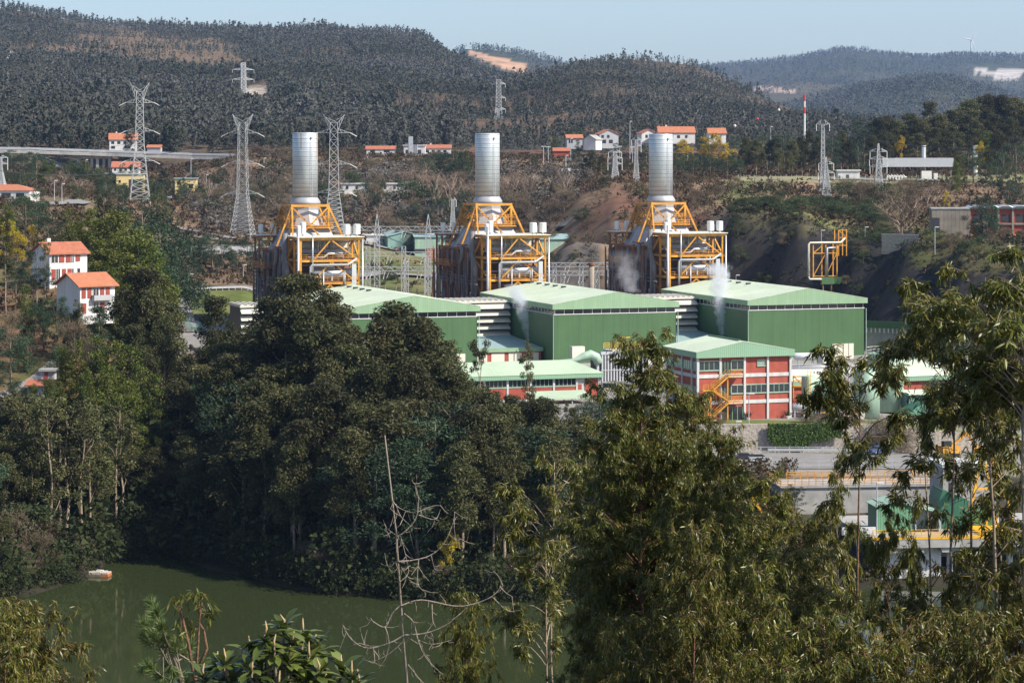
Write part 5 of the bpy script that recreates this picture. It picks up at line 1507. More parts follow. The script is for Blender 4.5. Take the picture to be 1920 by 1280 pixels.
mb = MB(); xa, xb = PX(1385, 946), PX(1850, 946)
for i in range(48):
    x = xa + (xb - xa) * i / 47; z = gz(x, 946); mb.box(x - .06, x + .06, 945.9, 946.1, z - .4, z + 2.3)
z = gz((xa + xb) / 2, 946)
for dz in (.8, 1.6, 2.3): mb.beam((xa, 946, z + dz), (xb, 946, z + dz), .06)
mb.build('wire', M['galv'], t)
# concrete and brick blocks on the right
CBK = (PX(1752, 700), 700)
house('windowless weathered concrete block on the right crest', 1747, 453, 700, 10.5, 11, 9.2, 0, R(-6), 'old_concrete', 'concrete', ((.0, 2.2, 1, 6.8, 'o'),), 'concrete block', 'flat', 'concrete_block', False, oh=.15)
t = thing('brick_hall', 'open-sided red brick hall with concrete frame at the right edge', 'brick building', (PX(1818, 720), 720, ZY(452, 720)), R(-3))
MB().box(0, 22, .5, 12, -2, 9.8).build('wall', M['brick'], t)
mb = MB()
for k in range(6): x = k * 4.2; mb.box(x - .3, x + .3, 0, .5, -2, 9.8)
for z in (4.8, 9.3): mb.box(-.3, 22, .02, .48, z, z + .5)
mb.build('frame', M['old_concrete'], t)
mb = MB()
for k in range(5): mb.tube([(k * 4.2 + .2, -.5, 9.8), (k * 4.2 + 1.2, -.5, 10.35), (k * 4.2 + 3.0, -.5, 10.35), (k * 4.2 + 4.1, -.5, 9.8)], .2, 4); mb.prism_y([(k * 4.2 + .1, 9.8), (k * 4.2 + 4.2, 9.8), (k * 4.2 + 3.1, 10.4), (k * 4.2 + 1.2, 10.4)], -.4, 12)
mb.build('roof', M['galv'], t)
for k in range(5):
    for z in (.6, 5.6): MB().box(k * 4.2 + 1, k * 4.2 + 3.4, .4, .495, z, z + 2.2).build('window', M['dark_steel'], t)
    MB().box(k * 4.2 + .5, k * 4.2 + .9, .38, .495, 0.5, 2.0).build('door', M['yellow_steel'], t)

# ------------------------------------------------------------------ viaduct and motorway
t = thing('viaduct', 'concrete motorway viaduct on grouped piers at the left', 'viaduct', (0, 0, 0))
pts = [(PX(-150, 1240), 1240, ZY(279, 1240)), (PX(40, 1245), 1245, ZY(280, 1245)), (PX(200, 1250), 1250, ZY(285.5, 1250)), (PX(360, 1250), 1250, ZY(291, 1250)), (PX(560, 1240), 1240, ZY(295, 1240))]
mb = MB(); par = MB(); top = MB()
for a, b in zip(pts, pts[1:]):
    a = Vector(a); b = Vector(b)
    for m_, y0, y1, z0, z1 in ((mb, 0, 13, -2.0, 0), (par, -.15, .25, 0, 1.1), (top, .3, 12.7, .02, .1), (par, 12.75, 13.1, 0, 1.1)):
        m_.add([(a.x, a.y + y0, a.z + z0), (b.x, b.y + y0, b.z + z0), (b.x, b.y + y1, b.z + z0), (a.x, a.y + y1, a.z + z0), (a.x, a.y + y0, a.z + z1), (b.x, b.y + y0, b.z + z1), (b.x, b.y + y1, b.z + z1), (a.x, a.y + y1, a.z + z1)],
               [(0, 3, 2, 1), (4, 5, 6, 7), (0, 1, 5, 4), (1, 2, 6, 5), (2, 3, 7, 6), (3, 0, 4, 7)])
mb.build('deck', M['concrete'], t); par.build('parapet', M['galv'], t); top.build('carriageway', M['asphalt_dark'], t)
for px in (147, 172, 183, 194, 205):
    x = PX(px, 1253); MB().box(x - .7, x + .7, 1252 + (px % 3), 1254 + (px % 3), 56, ZY(286, 1253) - 1.5).build('pier', M['concrete'], t)
MB().box(PX(140, 1254) - 3.4, PX(206, 1254) + 1, 1252.5, 1256, ZY(290, 1253) - 2.0, ZY(290, 1253) - .8).build('pier_cap', M['concrete'], t)
x0_, x1_ = PX(75, 1262), PX(128, 1262)
MB().add([(x0_, 1250, 68.5), (x1_ + 5, 1250, 60), (x1_ + 5, 1264, 60), (x0_, 1264, 68.5), (x0_, 1250, 67.5), (x1_ + 5, 1250, 58.5), (x1_ + 5, 1264, 58.5), (x0_, 1264, 67.5)],
         [(0, 1, 2, 3), (7, 6, 5, 4), (4, 5, 1, 0), (5, 6, 2, 1), (6, 7, 3, 2), (7, 4, 0, 3)]).build('abutment_slope', M['concrete'], t)
t = thing('motorway', 'motorway deck with steel guard rail running behind the chimneys', 'motorway', (0, 0, 0))
mb = MB(); gr = MB(); bl = MB()
ps = [(PX(560, 1240), 1240, ZY(295.3, 1240)), (PX(800, 1240), 1240, ZY(298, 1240)), (PX(960, 1230), 1230, ZY(300.5, 1230)), (PX(1280, 1200), 1200, ZY(306, 1200)), (PX(1420, 1180), 1180, ZY(310, 1180))]
for a, b in zip(ps, ps[1:]):
    a = Vector(a); b = Vector(b); n = (b - a); nn = Vector((-n.y, n.x, 0)).normalized() * 14
    mb.add([a, b, b + nn, a + nn, a - Vector((0, 0, 2)), b - Vector((0, 0, 2)), b + nn - Vector((0, 0, 2)), a + nn - Vector((0, 0, 2))],
           [(0, 1, 2, 3), (4, 7, 6, 5), (0, 4, 5, 1), (1, 5, 6, 2), (2, 6, 7, 3), (3, 7, 4, 0)])
    for off in (.3, 13.7):
        o = nn.normalized() * off; u = Vector((0, 0, 1))
        gr.beam(a + o + u * .75, b + o + u * .75, .12, .45)
        k = int(n.length / 4)
        for i in range(k + 1): p = a.lerp(b, i / k) + o; gr.box(p.x - .08, p.x + .08, p.y - .08, p.y + .08, p.z, p.z + .9)
mb.build('carriageway', M['asphalt_dark'], t); gr.build('guard_rail', M['galv'], t)
a = Vector((PX(962, 1246), 1246, ZY(297, 1246))); b = Vector((PX(1098, 1232), 1232, ZY(299, 1232)))
t = thing('noise_barrier', 'long blue noise barrier beside the motorway right of the middle chimney', 'barrier', (0, 0, 0))
MB().beam(a + Vector((0, 0, .9)), b + Vector((0, 0, .9)), .3, 1.7).build('panel', M['blue_paint'], t)
mb = MB()
for i in range(12): p = a.lerp(b, i / 11); mb.box(p.x - .15, p.x + .15, p.y - .25, p.y + .25, p.z - 1, p.z + 1.9)
mb.build('post', M['galv'], t)
# white sheds and truck by the motorway
house('white lorry-like shed beside the motorway right of the middle chimney', 1068, 338, 1090, 6.5, 5, 4.4, 0, 0, 'house_white', 'white', ((1.0, 1.2, 0, 4, 'o'),), 'shed', 'flat', 'shed', False)
house('grey low shed left of the white lorry-like shed', 1012, 336, 1092, 10, 6, 3.4, 0, 0, 'house_grey', 'galv', ((3, 4, 0, 2, 'o'),), 'shed', 'flat', 'shed', False)
t = thing('parked_truck', 'white box truck between the two sheds by the motorway', 'truck', (PX(1041, 1084), 1084, gz(PX(1041, 1084), 1084) + .5), R(10))
MB().box(1.7, 7.2, 0, 2.4, .9, 3.5).build('box_body', M['white'], t)
MB().prism_y([(0, .7), (1.6, .7), (1.6, 2.7), (.5, 2.7), (0, 1.7)], .1, 2.3).build('cab', M['white'], t)
for x in (.8, 5.6):
    MB().tube([(x, -.05, .5), (x, 2.45, .5)], .5, 12).build('wheel', M['black'], t)
# roadside sign
t = thing('roadside_sign', 'tall dark roadside sign on two legs beside the motorway', 'sign', (PX(766, 1255), 1255, ZY(290, 1255)), R(30))
MB().box(0, 2.6, 0, .4, 1.5, 9.3).build('panel', mat("grey_sign", (.25, .27, .30), .5), t)
MB().box(.2, .6, .05, .35, -1, 1.5).box(2.0, 2.4, .05, .35, -1, 1.5).build('leg', M['galv'], t)
t = thing('roadside_sign', 'pale low roadside sign just right of the tall dark one', 'sign', (PX(775, 1250), 1250, ZY(292, 1250)), R(-20))
MB().box(0, 2.2, 0, .3, 1.2, 5.6).build('panel', M['conc_white'], t); MB().box(.9, 1.3, .05, .25, -1, 1.2).build('leg', M['galv'], t)

# ------------------------------------------------------------------ lamps and poles
LG = 'street lamps'


def lamp(label, px, pyt, Y, pyb=None, heads=1, z=None, m='galv', flood=False):
    x = PX(px, Y); z0 = z if z is not None else (ZY(pyb, Y) if pyb else gz(x, Y)); H = ZY(pyt, Y) - z0
    t = thing('street_lamp', label, 'street lamp', (x, Y, z0), 0, LG)
    k = max(.09, Y * .00013)
    MB().tube([(0, 0, -.5), (0, 0, H)], [k * 1.3, k * .8], 8).build('pole', M[m], t)
    for s in ((1,) if heads == 1 else (-1, 1)):
        MB().box(min(0, s * 1.1), max(0, s * 1.1), -.15, .15, H - .05, H + k * 1.6).build('lamp_head', M['white'], t)


lamp('lamp post on the road bend left of the bare trees, taller of the two', 102, 339, 880)
lamp('lamp post on the road bend left of the bare trees, shorter right one', 116, 345, 875)
lamp('lamp post beside the fenced grass below the left wood, the tallest there', 356, 514, 690)
lamp('short lamp post left of the tall one by the fenced grass', 341, 527, 720)
lamp('lamp post right of the fenced grass before the low white wall', 456, 497, 775)
lamp('thin lamp post at the wood edge left of the fenced grass', 314, 515, 640)
lamp('lamp post before the yellow block beyond the car park', 387, 328, 1090)
lamp('lamp post under the viaduct before its piers', 161, 300, 1180)
lamp('lamp post on the brown slope under the motorway left of the pylon', 358, 298, 1120)
lamp('lamp post on the brown slope under the motorway, right one', 495, 297, 1150)
lamp('twin-headed lamp post on the motorway between the middle and right chimneys, leftmost', 1019, 275, 1150, heads=2)
lamp('twin-headed lamp post on the motorway close right of the leftmost one', 1028, 276, 1140, heads=2)
lamp('white lamp post before the white shed by the motorway', 1061, 292, 1075, heads=1, m='white')
lamp('lamp post in front of the orange-roofed houses on the motorway', 1070, 260, 1180)
lamp('twin-headed lamp post left of the slim lattice mast', 1162, 275, 1130, heads=2)
lamp('twin-headed lamp post right against the slim lattice mast', 1186, 276, 1130, heads=2)
lamp('tall bare pole above the houses between the chimneys', 1181, 228, 1180)
lamp('red-tipped white post beside the yellow autumn tree', 1289, 256, 1080, m='white')
lamp('bare pole left of the banded red and white mast', 1445, 238, 1120)
lamp('lamp post on the crest of the rock cutting before the pipe bridge', 1540, 432, 705)
lamp('lamp post above the stone crest wall on the right', 1622, 426, 730)
lamp('tall lamp post before the weathered concrete block', 1753, 426, 668)
lamp('tall lamp post on the right grassy bank, nearest the edge', 1886, 471, 640)
lamp('short lamp post on the right bank below the brick hall', 1817, 464, 665)
lamp('lamp post in front of the red office front', 1404, 738, 474.8, z=15)
lamp('lamp on the rail of the large green tank', 1664, 661, 506, z=15)
lamp('lamp just right of the large green tank', 1693, 673, 508, z=15)
lamp('lamp over the left end of the low green-roofed red building', 1729, 682, 524, z=15, heads=2)
lamp('lamp over the right end of the low green-roofed red building', 1757, 681, 524, z=15, heads=2)
lamp('lamp post on the intake platform left of the green cabin', 1644, 905, 384, z=7.2)
lamp('lamp post on the service road left of the upper platform', 1380, 790, 462, z=10)
lamp('lamp post in front of the long low red building', 1027, 742, 508, z=13)
lamp('thin lamp at the rear corner of the right turbine hall roof', 1380, 516, 690, z=15)

# ------------------------------------------------------------------ overhead lines
def wire(label, a, b, sag, r, balls=(), group='overhead lines'):
    t = thing('overhead_line', label, 'overhead line', (0, 0, 0), 0, group)
    a = Vector(a); b = Vector(b)
    pts = []
    for i in range(25):
        q = i / 24; p = a.lerp(b, q); p.z -= sag * 4 * q * (1 - q); pts.append(p)
    MB().tube(pts, r, 4).build('cable', M['dark_steel'], t)
    for q, mm in balls:
        p = a.lerp(b, q); p.z -= sag * 4 * q * (1 - q)
        MB().lathe([(.1, -.6), (.45, -.42), (.62, 0), (.45, .42), (.1, .6)], 10, p).build('marker_ball', M[mm], t)


wire('thin overhead line with marker balls falling left from the banded mast', P(1508, 180, 1150), P(1375, 237, 1050), 1.5, .07, ((.38, 'white'), (.68, 'red_paint'), (.98, 'white')))
wire('second thin overhead line below the marker balls from the banded mast', P(1508, 184, 1150), P(1375, 240, 1050), 2.5, .06, ())
wire('overhead line crossing before the dark trees from the slim mast to the right edge', P(1543, 237, 900), P(1930, 276, 800), 3.5, .13)
wire('overhead line from the viaduct pylon to the left edge of the photo', P(258, 320, 1000), P(-20, 318, 900), 2, .10)
wire('overhead line from the pylon left of the chimneys to the viaduct pylon', P(430, 245, 900), P(270, 290, 1000), 2.5, .11)
wire('overhead line between the two forked pylons beside the left chimney', P(470, 268, 900), P(610, 290, 900), 2.5, .12)
wire('overhead line from the small lattice pylon to the trees left of it', P(1153, 285, 960), P(1030, 300, 1080), 2, .10)
wire('overhead line from the small pylon past the right chimney', P(1153, 288, 960), P(1300, 268, 900), 2, .10)
for k_, (a_, b_, dz) in enumerate((((262, 165, 1000), (-30, 150, 900), 'upper'), ((262, 212, 1000), (-30, 205, 900), 'middle'), ((262, 262, 1000), (-30, 258, 900), 'lower'))):
    wire('%s overhead line running left from the tallest pylon' % dz, P(*a_), P(*b_), 5, .05)
for k_, (a_, b_, dz) in enumerate((((455, 243, 900), (262, 168, 1000), 'upper'), ((626, 247, 900), (935, 160, 1700), 'upper right'), ((626, 310, 900), (935, 190, 1700), 'middle right'))):
    wire('%s overhead line sagging behind the forked pylons' % dz, P(*a_), P(*b_), 5, .05)
wire('overhead line along the brown slope left of the middle chimney', P(640, 388, 900), P(880, 368, 900), 3, .10)

# ------------------------------------------------------------------ cars
def car_proto(label, loc, rz, paint, group):
    t = thing('parked_car', label, 'car', loc, rz, group)
    MB().prism_y([(-2.15, .35), (2.1, .35), (2.15, .62), (2.0, .82), (1.1, .95), (-1.9, 1.0), (-2.15, .85)], -.85, .85).build('body', M[paint], t)
    MB().prism_y([(1.05, .94), (.35, 1.42), (-1.2, 1.45), (-1.85, .99)], -.74, .74).build('window', M['glass'], t)
    MB().prism_y([(.42, 1.40), (.3, 1.5), (-1.15, 1.52), (-1.35, 1.42)], -.7, .7).build('roof', M[paint], t)
    for x in (-1.3, 1.3):
        for y in (-.86, .68):
            wo = MB().tube([(x, y, .33), (x, y + .18, .33)], .33, 14).build('wheel', M['black'], t)
            MB().tube([(x, y - .01, .33), (x, y + .19, .33)], .19, 10).build('rim', M['galv'], wo)
    for y in (-.7, .45):
        MB().box(2.08, 2.17, y, y + .25, .6, .74).build('headlight', M['white'], t)
    return t


CG = 'parked cars'
c0 = car_proto('silver car parked on the lower access road, right of the darker one', (PX(1424, 455), 455, 10.15), R(8), 'silver_car', CG)
c1 = car_proto('dark grey car parked left of the silver car on the lower access road', (PX(1399, 456), 456, 10.15), R(6), 'dark_car', CG)
cz_ = gz(PX(310, 1050), 1050)
cl = [('white car in the car park below the tall pylon', c0), ('dark blue car in the far car park row', c1)]
c2 = car_proto('dark blue van-like car parked behind trees at the right of the lower road', (PX(1652, 466), 466, 10.3), R(15), 'blue_car', CG)
cw = car_proto('white car, leftmost of the row in the car park by the yellow school', (PX(281, 1048), 1048, gz(PX(281, 1048), 1048) + .3), R(60), 'white', CG)
for i, px in enumerate((289, 297, 305, 313, 322, 331, 341, 351)):
    src = [c0, cw, c1, c0, cw, c2, c1, c0][i]
    lab = ['silver car second from the left in the car park row by the yellow school', 'white car third from the left in the car park row by the yellow school',
           'dark car just left of the cedar foot in the far car park row', 'silver car right at the foot of the conical cedar', 'white car right of the cedar foot in the far car park',
           'blue car towards the right end of the far car park row', 'dark car second from the right end of the far car park row', 'silver car at the right end of the far car park row'][i]
    x = PX(px, 1048)
    dup(src, (x, 1048 + (i % 2), gz(x, 1048) + .3), R(60 + 5 * (i % 3)), lab, CG)

# ------------------------------------------------------------------ raft and jetty in the cove
Y = 390
t = thing('moored_raft', 'small wooden raft with orange side moored at the left bank', 'raft', (PX(186, Y), Y, 0), R(-8))
MB().box(-1.5, 1.7, -1.0, 1.0, .25, .6).build('deck', M['wood'], t)
MB().box(.6, 1.65, -1.06, -1.01, -.2, .42).box(1.7, 1.76, -1, 1, -.2, .42).build('side', M['container'], t)
MB().box(-1.5, .58, -1.06, -1.01, -.2, .3).build('side', M['bark'], t)
mb = MB()
for k in range(9): a = rng.uniform(-1.3, 1.2); b = rng.uniform(-.7, .7); mb.box(a, a + rng.uniform(.3, .8), b, b + rng.uniform(.2, .5), .6, .6 + rng.uniform(.05, .22))
mb.build('plank_pile', M['house_white'], t)
MB().box(-1.4, 1.5, -.9, .9, -.3, .24).build('float', M['dark_steel'], t)
MB().box(-4.6, -1.5, -.4, .4, .5, .62).build('gangway', M['wood'], t)
mb = MB()
for x in (-4.4, -3.0): mb.tube([(x, .3, -1), (x, .3, .8)], .07, 6); mb.tube([(x, -.3, -1), (x, -.3, .8)], .07, 6)
mb.build('post', M['bark'], t)

# fence mesh panels round the grass, green
t = thing('mesh_fence', 'green mesh fence round the grass field beside the access road', 'fence', (0, 0, 0))
mb = MB()
ps = [(325, 735), (322, 700), (360, 660), (400, 672), (452, 690), (480, 700)]
pp = [Vector((PX(a, b), b, gz(PX(a, b), b))) for a, b in ps]
for a, b in zip(pp, pp[1:]):
    k = max(2, int((b - a).length / 2.5))
    for i in range(k + 1):
        p = a.lerp(b, i / k); p.z = gz(p.x, p.y); mb.box(p.x - .05, p.x + .05, p.y - .05, p.y + .05, p.z - .3, p.z + 2)
    for dz in np.linspace(.2, 2, 7):
        for i in range(k):
            p = a.lerp(b, i / k); q = a.lerp(b, (i + 1) / k); p.z = gz(p.x, p.y) + dz; q.z = gz(q.x, q.y) + dz; mb.beam(p, q, .05)
mb.build('mesh_panel', mat("green_wire", (.10, .30, .20), .6), t)
t = thing('boundary_wall', 'long low white wall behind the pines left of the left boiler', 'wall', (PX(345, 850), 850, gz(PX(400, 850), 850)), R(2))
MB().box(0, 29, 0, .6, -2, 3.0).build('wall', M['conc_white'], t); MB().box(-.1, 29.1, -.1, .7, 3.0, 3.25).build('coping', M['concrete'], t)
t = thing('guard_rail', 'steel crash barrier along the road above the fenced grass', 'crash barrier', (0, 0, 0))
mb = MB()
xs = np.linspace(PX(325, 741), PX(480, 750), 14); pv = None
for i, x in enumerate(xs):
    y = 737 + i * .6; z = gz(x, y); mb.box(x - .08, x + .08, y - .08, y + .08, z - .3, z + 1.0)
    if pv: mb.beam(pv, (x, y - .1, z + .85), .1, .4)
    pv = (x, y - .1, z + .85)
mb.build('rail', M['conc_white'], t)


# ------------------------------------------------------------------ steam
def steam(label, loc, H, w0, w1, lean, dens, wob=1.0, group='steam plumes'):
    m = bpy.data.materials.new("steam"); m.use_nodes = True
    nt = m.node_tree; N = nt.nodes; L = nt.links
    N.remove(N["Principled BSDF"])
    v = N.new("ShaderNodeVolumePrincipled"); v.inputs["Color"].default_value = (.95, .96, 1, 1); v.inputs["Anisotropy"].default_value = .3
    L.new(v.outputs[0], N["Material Output"].inputs["Volume"])
    tc = N.new("ShaderNodeTexCoord"); sp = N.new("ShaderNodeSeparateXYZ"); L.new(tc.outputs["Object"], sp.inputs[0])

    def math_(op, a, b=None, c=None):
        n = N.new("ShaderNodeMath"); n.operation = op
        for i, q in enumerate((a, b, c)):
            if q is None: continue
            if isinstance(q, (int, float)): n.inputs[i].default_value = q
            else: L.new(q, n.inputs[i])
        return n.outputs[0]
    zt = math_('DIVIDE', sp.outputs[2], H)
    nz = N.new("ShaderNodeTexNoise"); nz.inputs["Scale"].default_value = .55; nz.inputs["Detail"].default_value = 4; L.new(tc.outputs["Object"], nz.inputs["Vector"])
    n2 = N.new("ShaderNodeTexNoise"); n2.inputs["Scale"].default_value = .22; n2.inputs["Detail"].default_value = 1; L.new(tc.outputs["Object"], n2.inputs["Vector"])
    wv = math_('MULTIPLY', math_('SUBTRACT', n2.outputs["Fac"], .5), 5.0 * wob)
    ax = math_('ADD', math_('MULTIPLY', math_('POWER', zt, 1.5), lean), math_('MULTIPLY', wv, zt))
    dx = math_('SUBTRACT', sp.outputs[0], ax)
    rr = math_('SQRT', math_('ADD', math_('MULTIPLY', dx, dx), math_('MULTIPLY', sp.outputs[1], sp.outputs[1])))
    wd = math_('MULTIPLY_ADD', zt, w1 - w0, w0)
    fall = math_('MAXIMUM', math_('SUBTRACT', 1.0, math_('DIVIDE', rr, wd)), 0.0)
    nn = math_('MAXIMUM', math_('SUBTRACT', math_('ADD', math_('MULTIPLY', fall, .75), math_('MULTIPLY', math_('SUBTRACT', nz.outputs["Fac"], .5), 1.3)), .14), 0.0)
    fade = math_('MULTIPLY', math_('MAXIMUM', math_('SUBTRACT', 1.0, zt), 0.0), math_('MINIMUM', math_('MULTIPLY', zt, 14.0), 1.0))
    den = math_('MULTIPLY', math_('MULTIPLY', math_('MULTIPLY', nn, math_('GREATER_THAN', fall, 0.0)), fade), dens)
    L.new(den, v.inputs["Density"])
    xm = min(0, lean) - w1 * 1.5; xM = max(0, lean) + w1 * 1.5
    o = MB().box(xm, xM, -w1 * 1.3, w1 * 1.3, 0, H).build('steam_plume', m)
    o.location = loc
    tag(o, label, 'steam', group, 'stuff')
    return o


steam('white steam plume rising before the shaded wall of the middle turbine hall', (PX(990, 622), 622, 20.2), 14.5, .8, 3.6, -3.6, 13)
steam('white steam plume rising before the shaded wall of the right turbine hall', (PX(1353, 636), 636, 20.5), 19, 1.0, 4.2, -.6, 15, .7)
steam('faint steam drifting at the foot of the right boiler', (PX(1182, 672), 672, 29.5), 12, 3.0, 6.0, -2.5, .55, 1.6)
for lab, px, Y in (('small dark vent pipe at the foot of the steam by the middle turbine hall', 990, 622), ('small dark vent pipe at the foot of the steam by the right turbine hall', 1353, 636)):
    t = thing('vent_pipe', lab, 'vent pipe', (PX(px, Y), Y, 15), 0)
    MB().tube([(0, 0, 0), (0, 0, 5.4)], .7, 14).build('pipe', M['blue_car'], t); MB().lathe([(.8, 5.2), (.8, 5.4), (.6, 5.45)], 14).build('rim', M['galv'], t)
t = thing('rooftop_duct', 'pale green curved duct on the roof behind the long low red building', 'duct', (PX(1050, 545), 545, 13), RZ)
MB().tube([(0, 0, 8.4), (3.5, 0, 8.4), (5.5, 0, 9.2), (7.2, 0, 9.6), (8.6, 0, 9.0), (9.2, 0, 7.6)], [.35, .5, .9, 1.1, 1.1, 1.0], 12).build('body', M['tank_green'], t, smooth=True)
MB().box(3.2, 6.2, .8, 2.4, 8, 11.4).build('box', M['cream'], t)
MB().box(.2, .6, -.3, .3, 0, 8.2).box(8.7, 9.2, -.3, .3, 0, 7.8).build('support', M['galv'], t)
# ------------------------------------------------------------------ trees
def unit(v):
    return v / np.maximum(np.linalg.norm(v, axis=-1, keepdims=True), 1e-9)


def leaf_quads(name, C, D, Lh, Wh, m, parent, gen):
    """one small pointed leaf spray per centre C, along D, half length Lh, half width Wh"""
    n = len(C)
    S = unit(np.cross(D, unit(gen.normal(size=(n, 3)))))
    Lh = np.broadcast_to(np.asarray(Lh, float), (n,))[:, None]; Wh = np.broadcast_to(np.asarray(Wh, float), (n,))[:, None]
    V = np.stack([C - D * Lh, C + S * Wh - D * Lh * .1, C + D * Lh, C - S * Wh - D * Lh * .1], 1).reshape(-1, 3)
    return np_mesh(name, V, np.arange(4 * n).reshape(n, 4), m, parent)


def clump_leaves(cent, rad, per, gen, squash=.75, hang=.5):
    C = []; D = []
    for c, r in zip(cent, rad):
        k = int(per * (r / np.mean(rad)) ** 2)
        d = unit(gen.normal(size=(k, 3)))
        q = gen.random(k) ** .45
        p = d * (r * q)[:, None]; p[:, 2] *= squash
        C.append(np.asarray(c) + p)
        dd = d * .6 + gen.normal(size=(k, 3)) * .7; dd[:, 2] -= hang
        D.append(unit(dd))
    return np.concatenate(C), np.concatenate(D)


def bent(gen, H, lean=.03, n=7, start=(0, 0, 0)):
    z = np.linspace(0, H, n); x = np.cumsum(gen.normal(0, lean * H / n, n)); y = np.cumsum(gen.normal(0, lean * H / n, n))
    return np.stack([x - x[0], y - y[0], z], 1) + np.array(start)


def at_h(T, z):
    return np.array([np.interp(z, T[:, 2], T[:, 0]), np.interp(z, T[:, 2], T[:, 1]), z])


PROTO = {}


def new_root(name):
    o = bpy.data.objects.new(name, None); COL.objects.link(o); return o


def make_tree(kind, name, seed, H, leafm, barkm, env, nclump, per, rad, leaf, squash=.75, hang=.5, limbs=14, tr=.013, z0=.3, zpow=1.0, trunk_top=.92, lean=.035):
    gen = np.random.default_rng(seed)
    root = new_root(name)
    T = bent(gen, H * trunk_top, lean)
    mb = MB(); n = len(T)
    T[0, 2] = -1.2
    mb.tube([tuple(p) for p in T], [H * tr * (1.25 - 1.15 * i / (n - 1)) for i in range(n)], 7)
    T[0, 2] = 0
    cent = []; rads = []
    for i in range(nclump):
        t = z0 + (1 - z0) * gen.random() ** zpow
        e = env(t) * H
        az = gen.random() * 2 * math.pi; q = gen.random() ** .5
        r = gen.uniform(*rad) * H
        base = at_h(T, min(t * H, H * trunk_top))
        c = np.array([base[0] + math.cos(az) * e * q, base[1] + math.sin(az) * e * q, t * H - r * .4])
        cent.append(c); rads.append(r)
        if i < limbs:
            zb = max(H * .12, c[2] - e * q * 1.3 - H * .04); b = at_h(T, min(zb, H * trunk_top * .97)); mid = (b + c) / 2 + np.array([0, 0, H * .01]) + gen.normal(0, .012 * H, 3)
            rr = H * tr * .42 * (1.1 - t * .6)
            mb.tube([tuple(b), tuple(mid), tuple(c)], [rr, rr * .7, rr * .25], 5)
    mb.build('trunk', barkm, root, smooth=True)
    C, D = clump_leaves(cent, rads, per, gen, squash, hang)
    Lh = leaf[0] * gen.uniform(.6, 1.3, len(C)); Wh = leaf[1] * gen.uniform(.6, 1.3, len(C))
    leaf_quads('crown', C, D, Lh, Wh, leafm, root, gen)
    PROTO.setdefault(kind, []).append([root, H, False])


e_euc = lambda t: .17 * math.sin(math.pi * min(1, max(0, (t - .12) / .95)) ** .85) + .02
e_dome = lambda t: .30 * math.sqrt(max(0, 1 - ((t - .55) / .5) ** 2)) + .02
e_cone = lambda t: .30 * (1.04 - t) + .015
e_mim = lambda t: .26 * (1.05 - t) ** .7 * min(1, t * 4) + .02
for s in range(5):
    make_tree('euc', 'eucalyptus_tree', 100 + s, 26, L_EUC, M['bark_pale'], e_euc, 62, 150, (.038, .078), (.33, .115), .8, .6, 16, .011, .28 + .05 * (s % 3), .8)
for s in range(3):
    make_tree('thin', 'eucalyptus_tree', 130 + s, 26, L_EUC, M['bark_pale'], lambda t: .095 + .02 * math.sin(t * 20), 24, 95, (.030, .055), (.32, .11), .8, .6, 16, .009, .35, .8, lean=.06)
for s in range(3):
    make_tree('mim', 'mimosa_tree', 150 + s, 14, L_MIM, M['bark'], e_mim, 62, 105, (.045, .10), (.20, .09), .8, .1, 10, .012, .1, 1.1)
for s in range(3):
    make_tree('pine', 'pine_tree', 170 + s, 14, L_PINE, M['bark'], e_dome, 46, 115, (.055, .11), (.22, .06), .6, -.1, 12, .016, .25, .9)
for s in range(2):
    make_tree('dome', 'stone_pine_tree', 180 + s, 14, L_PINE, M['bark'], lambda t: .42 * math.sqrt(max(0, 1 - ((t - .6) / .45) ** 2)) + .02, 60, 115, (.07, .12), (.24, .07), .6, -.1, 12, .018, .3, .9)
make_tree('cedar', 'cedar_tree', 190, 13, L_PINE, M['bark'], e_cone, 90, 75, (.04, .075), (.22, .06), .45, .1, 8, .016, .05, 1.0, lean=.01)
for s in range(2):
    make_tree('bush', 'shrub', 200 + s, 4, L_BUSH, M['bark'], lambda t: .5 * math.sqrt(max(0, 1 - (t - .3) ** 2 / .6)), 26, 110, (.12, .22), (.11, .05), .8, .1, 6, .012, .08, 1.0)
for s in range(2):
    make_tree('dry', 'leafless_shrub', 210 + s, 5, L_DRY, M['twig'], lambda t: .42 * math.sqrt(max(0, 1 - (t - .4) ** 2 / .45)), 26, 120, (.12, .22), (.28, .018), .9, -.9, 20, .012, .15, 1.0)
make_tree('olive', 'willow_shrub', 215, 6, L_OLIVE, M['twig'], lambda t: .5 * math.sqrt(max(0, 1 - (t - .35) ** 2 / .5)), 34, 120, (.12, .2), (.24, .03), .9, -.6, 14, .012, .1, 1.0)
for s in range(2):
    make_tree('yellow', 'blossoming_mimosa', 220 + s, 10, L_YEL, M['bark'], e_dome, 30, 85, (.06, .11), (.17, .10), .8, .2, 12, .014, .3, .8)


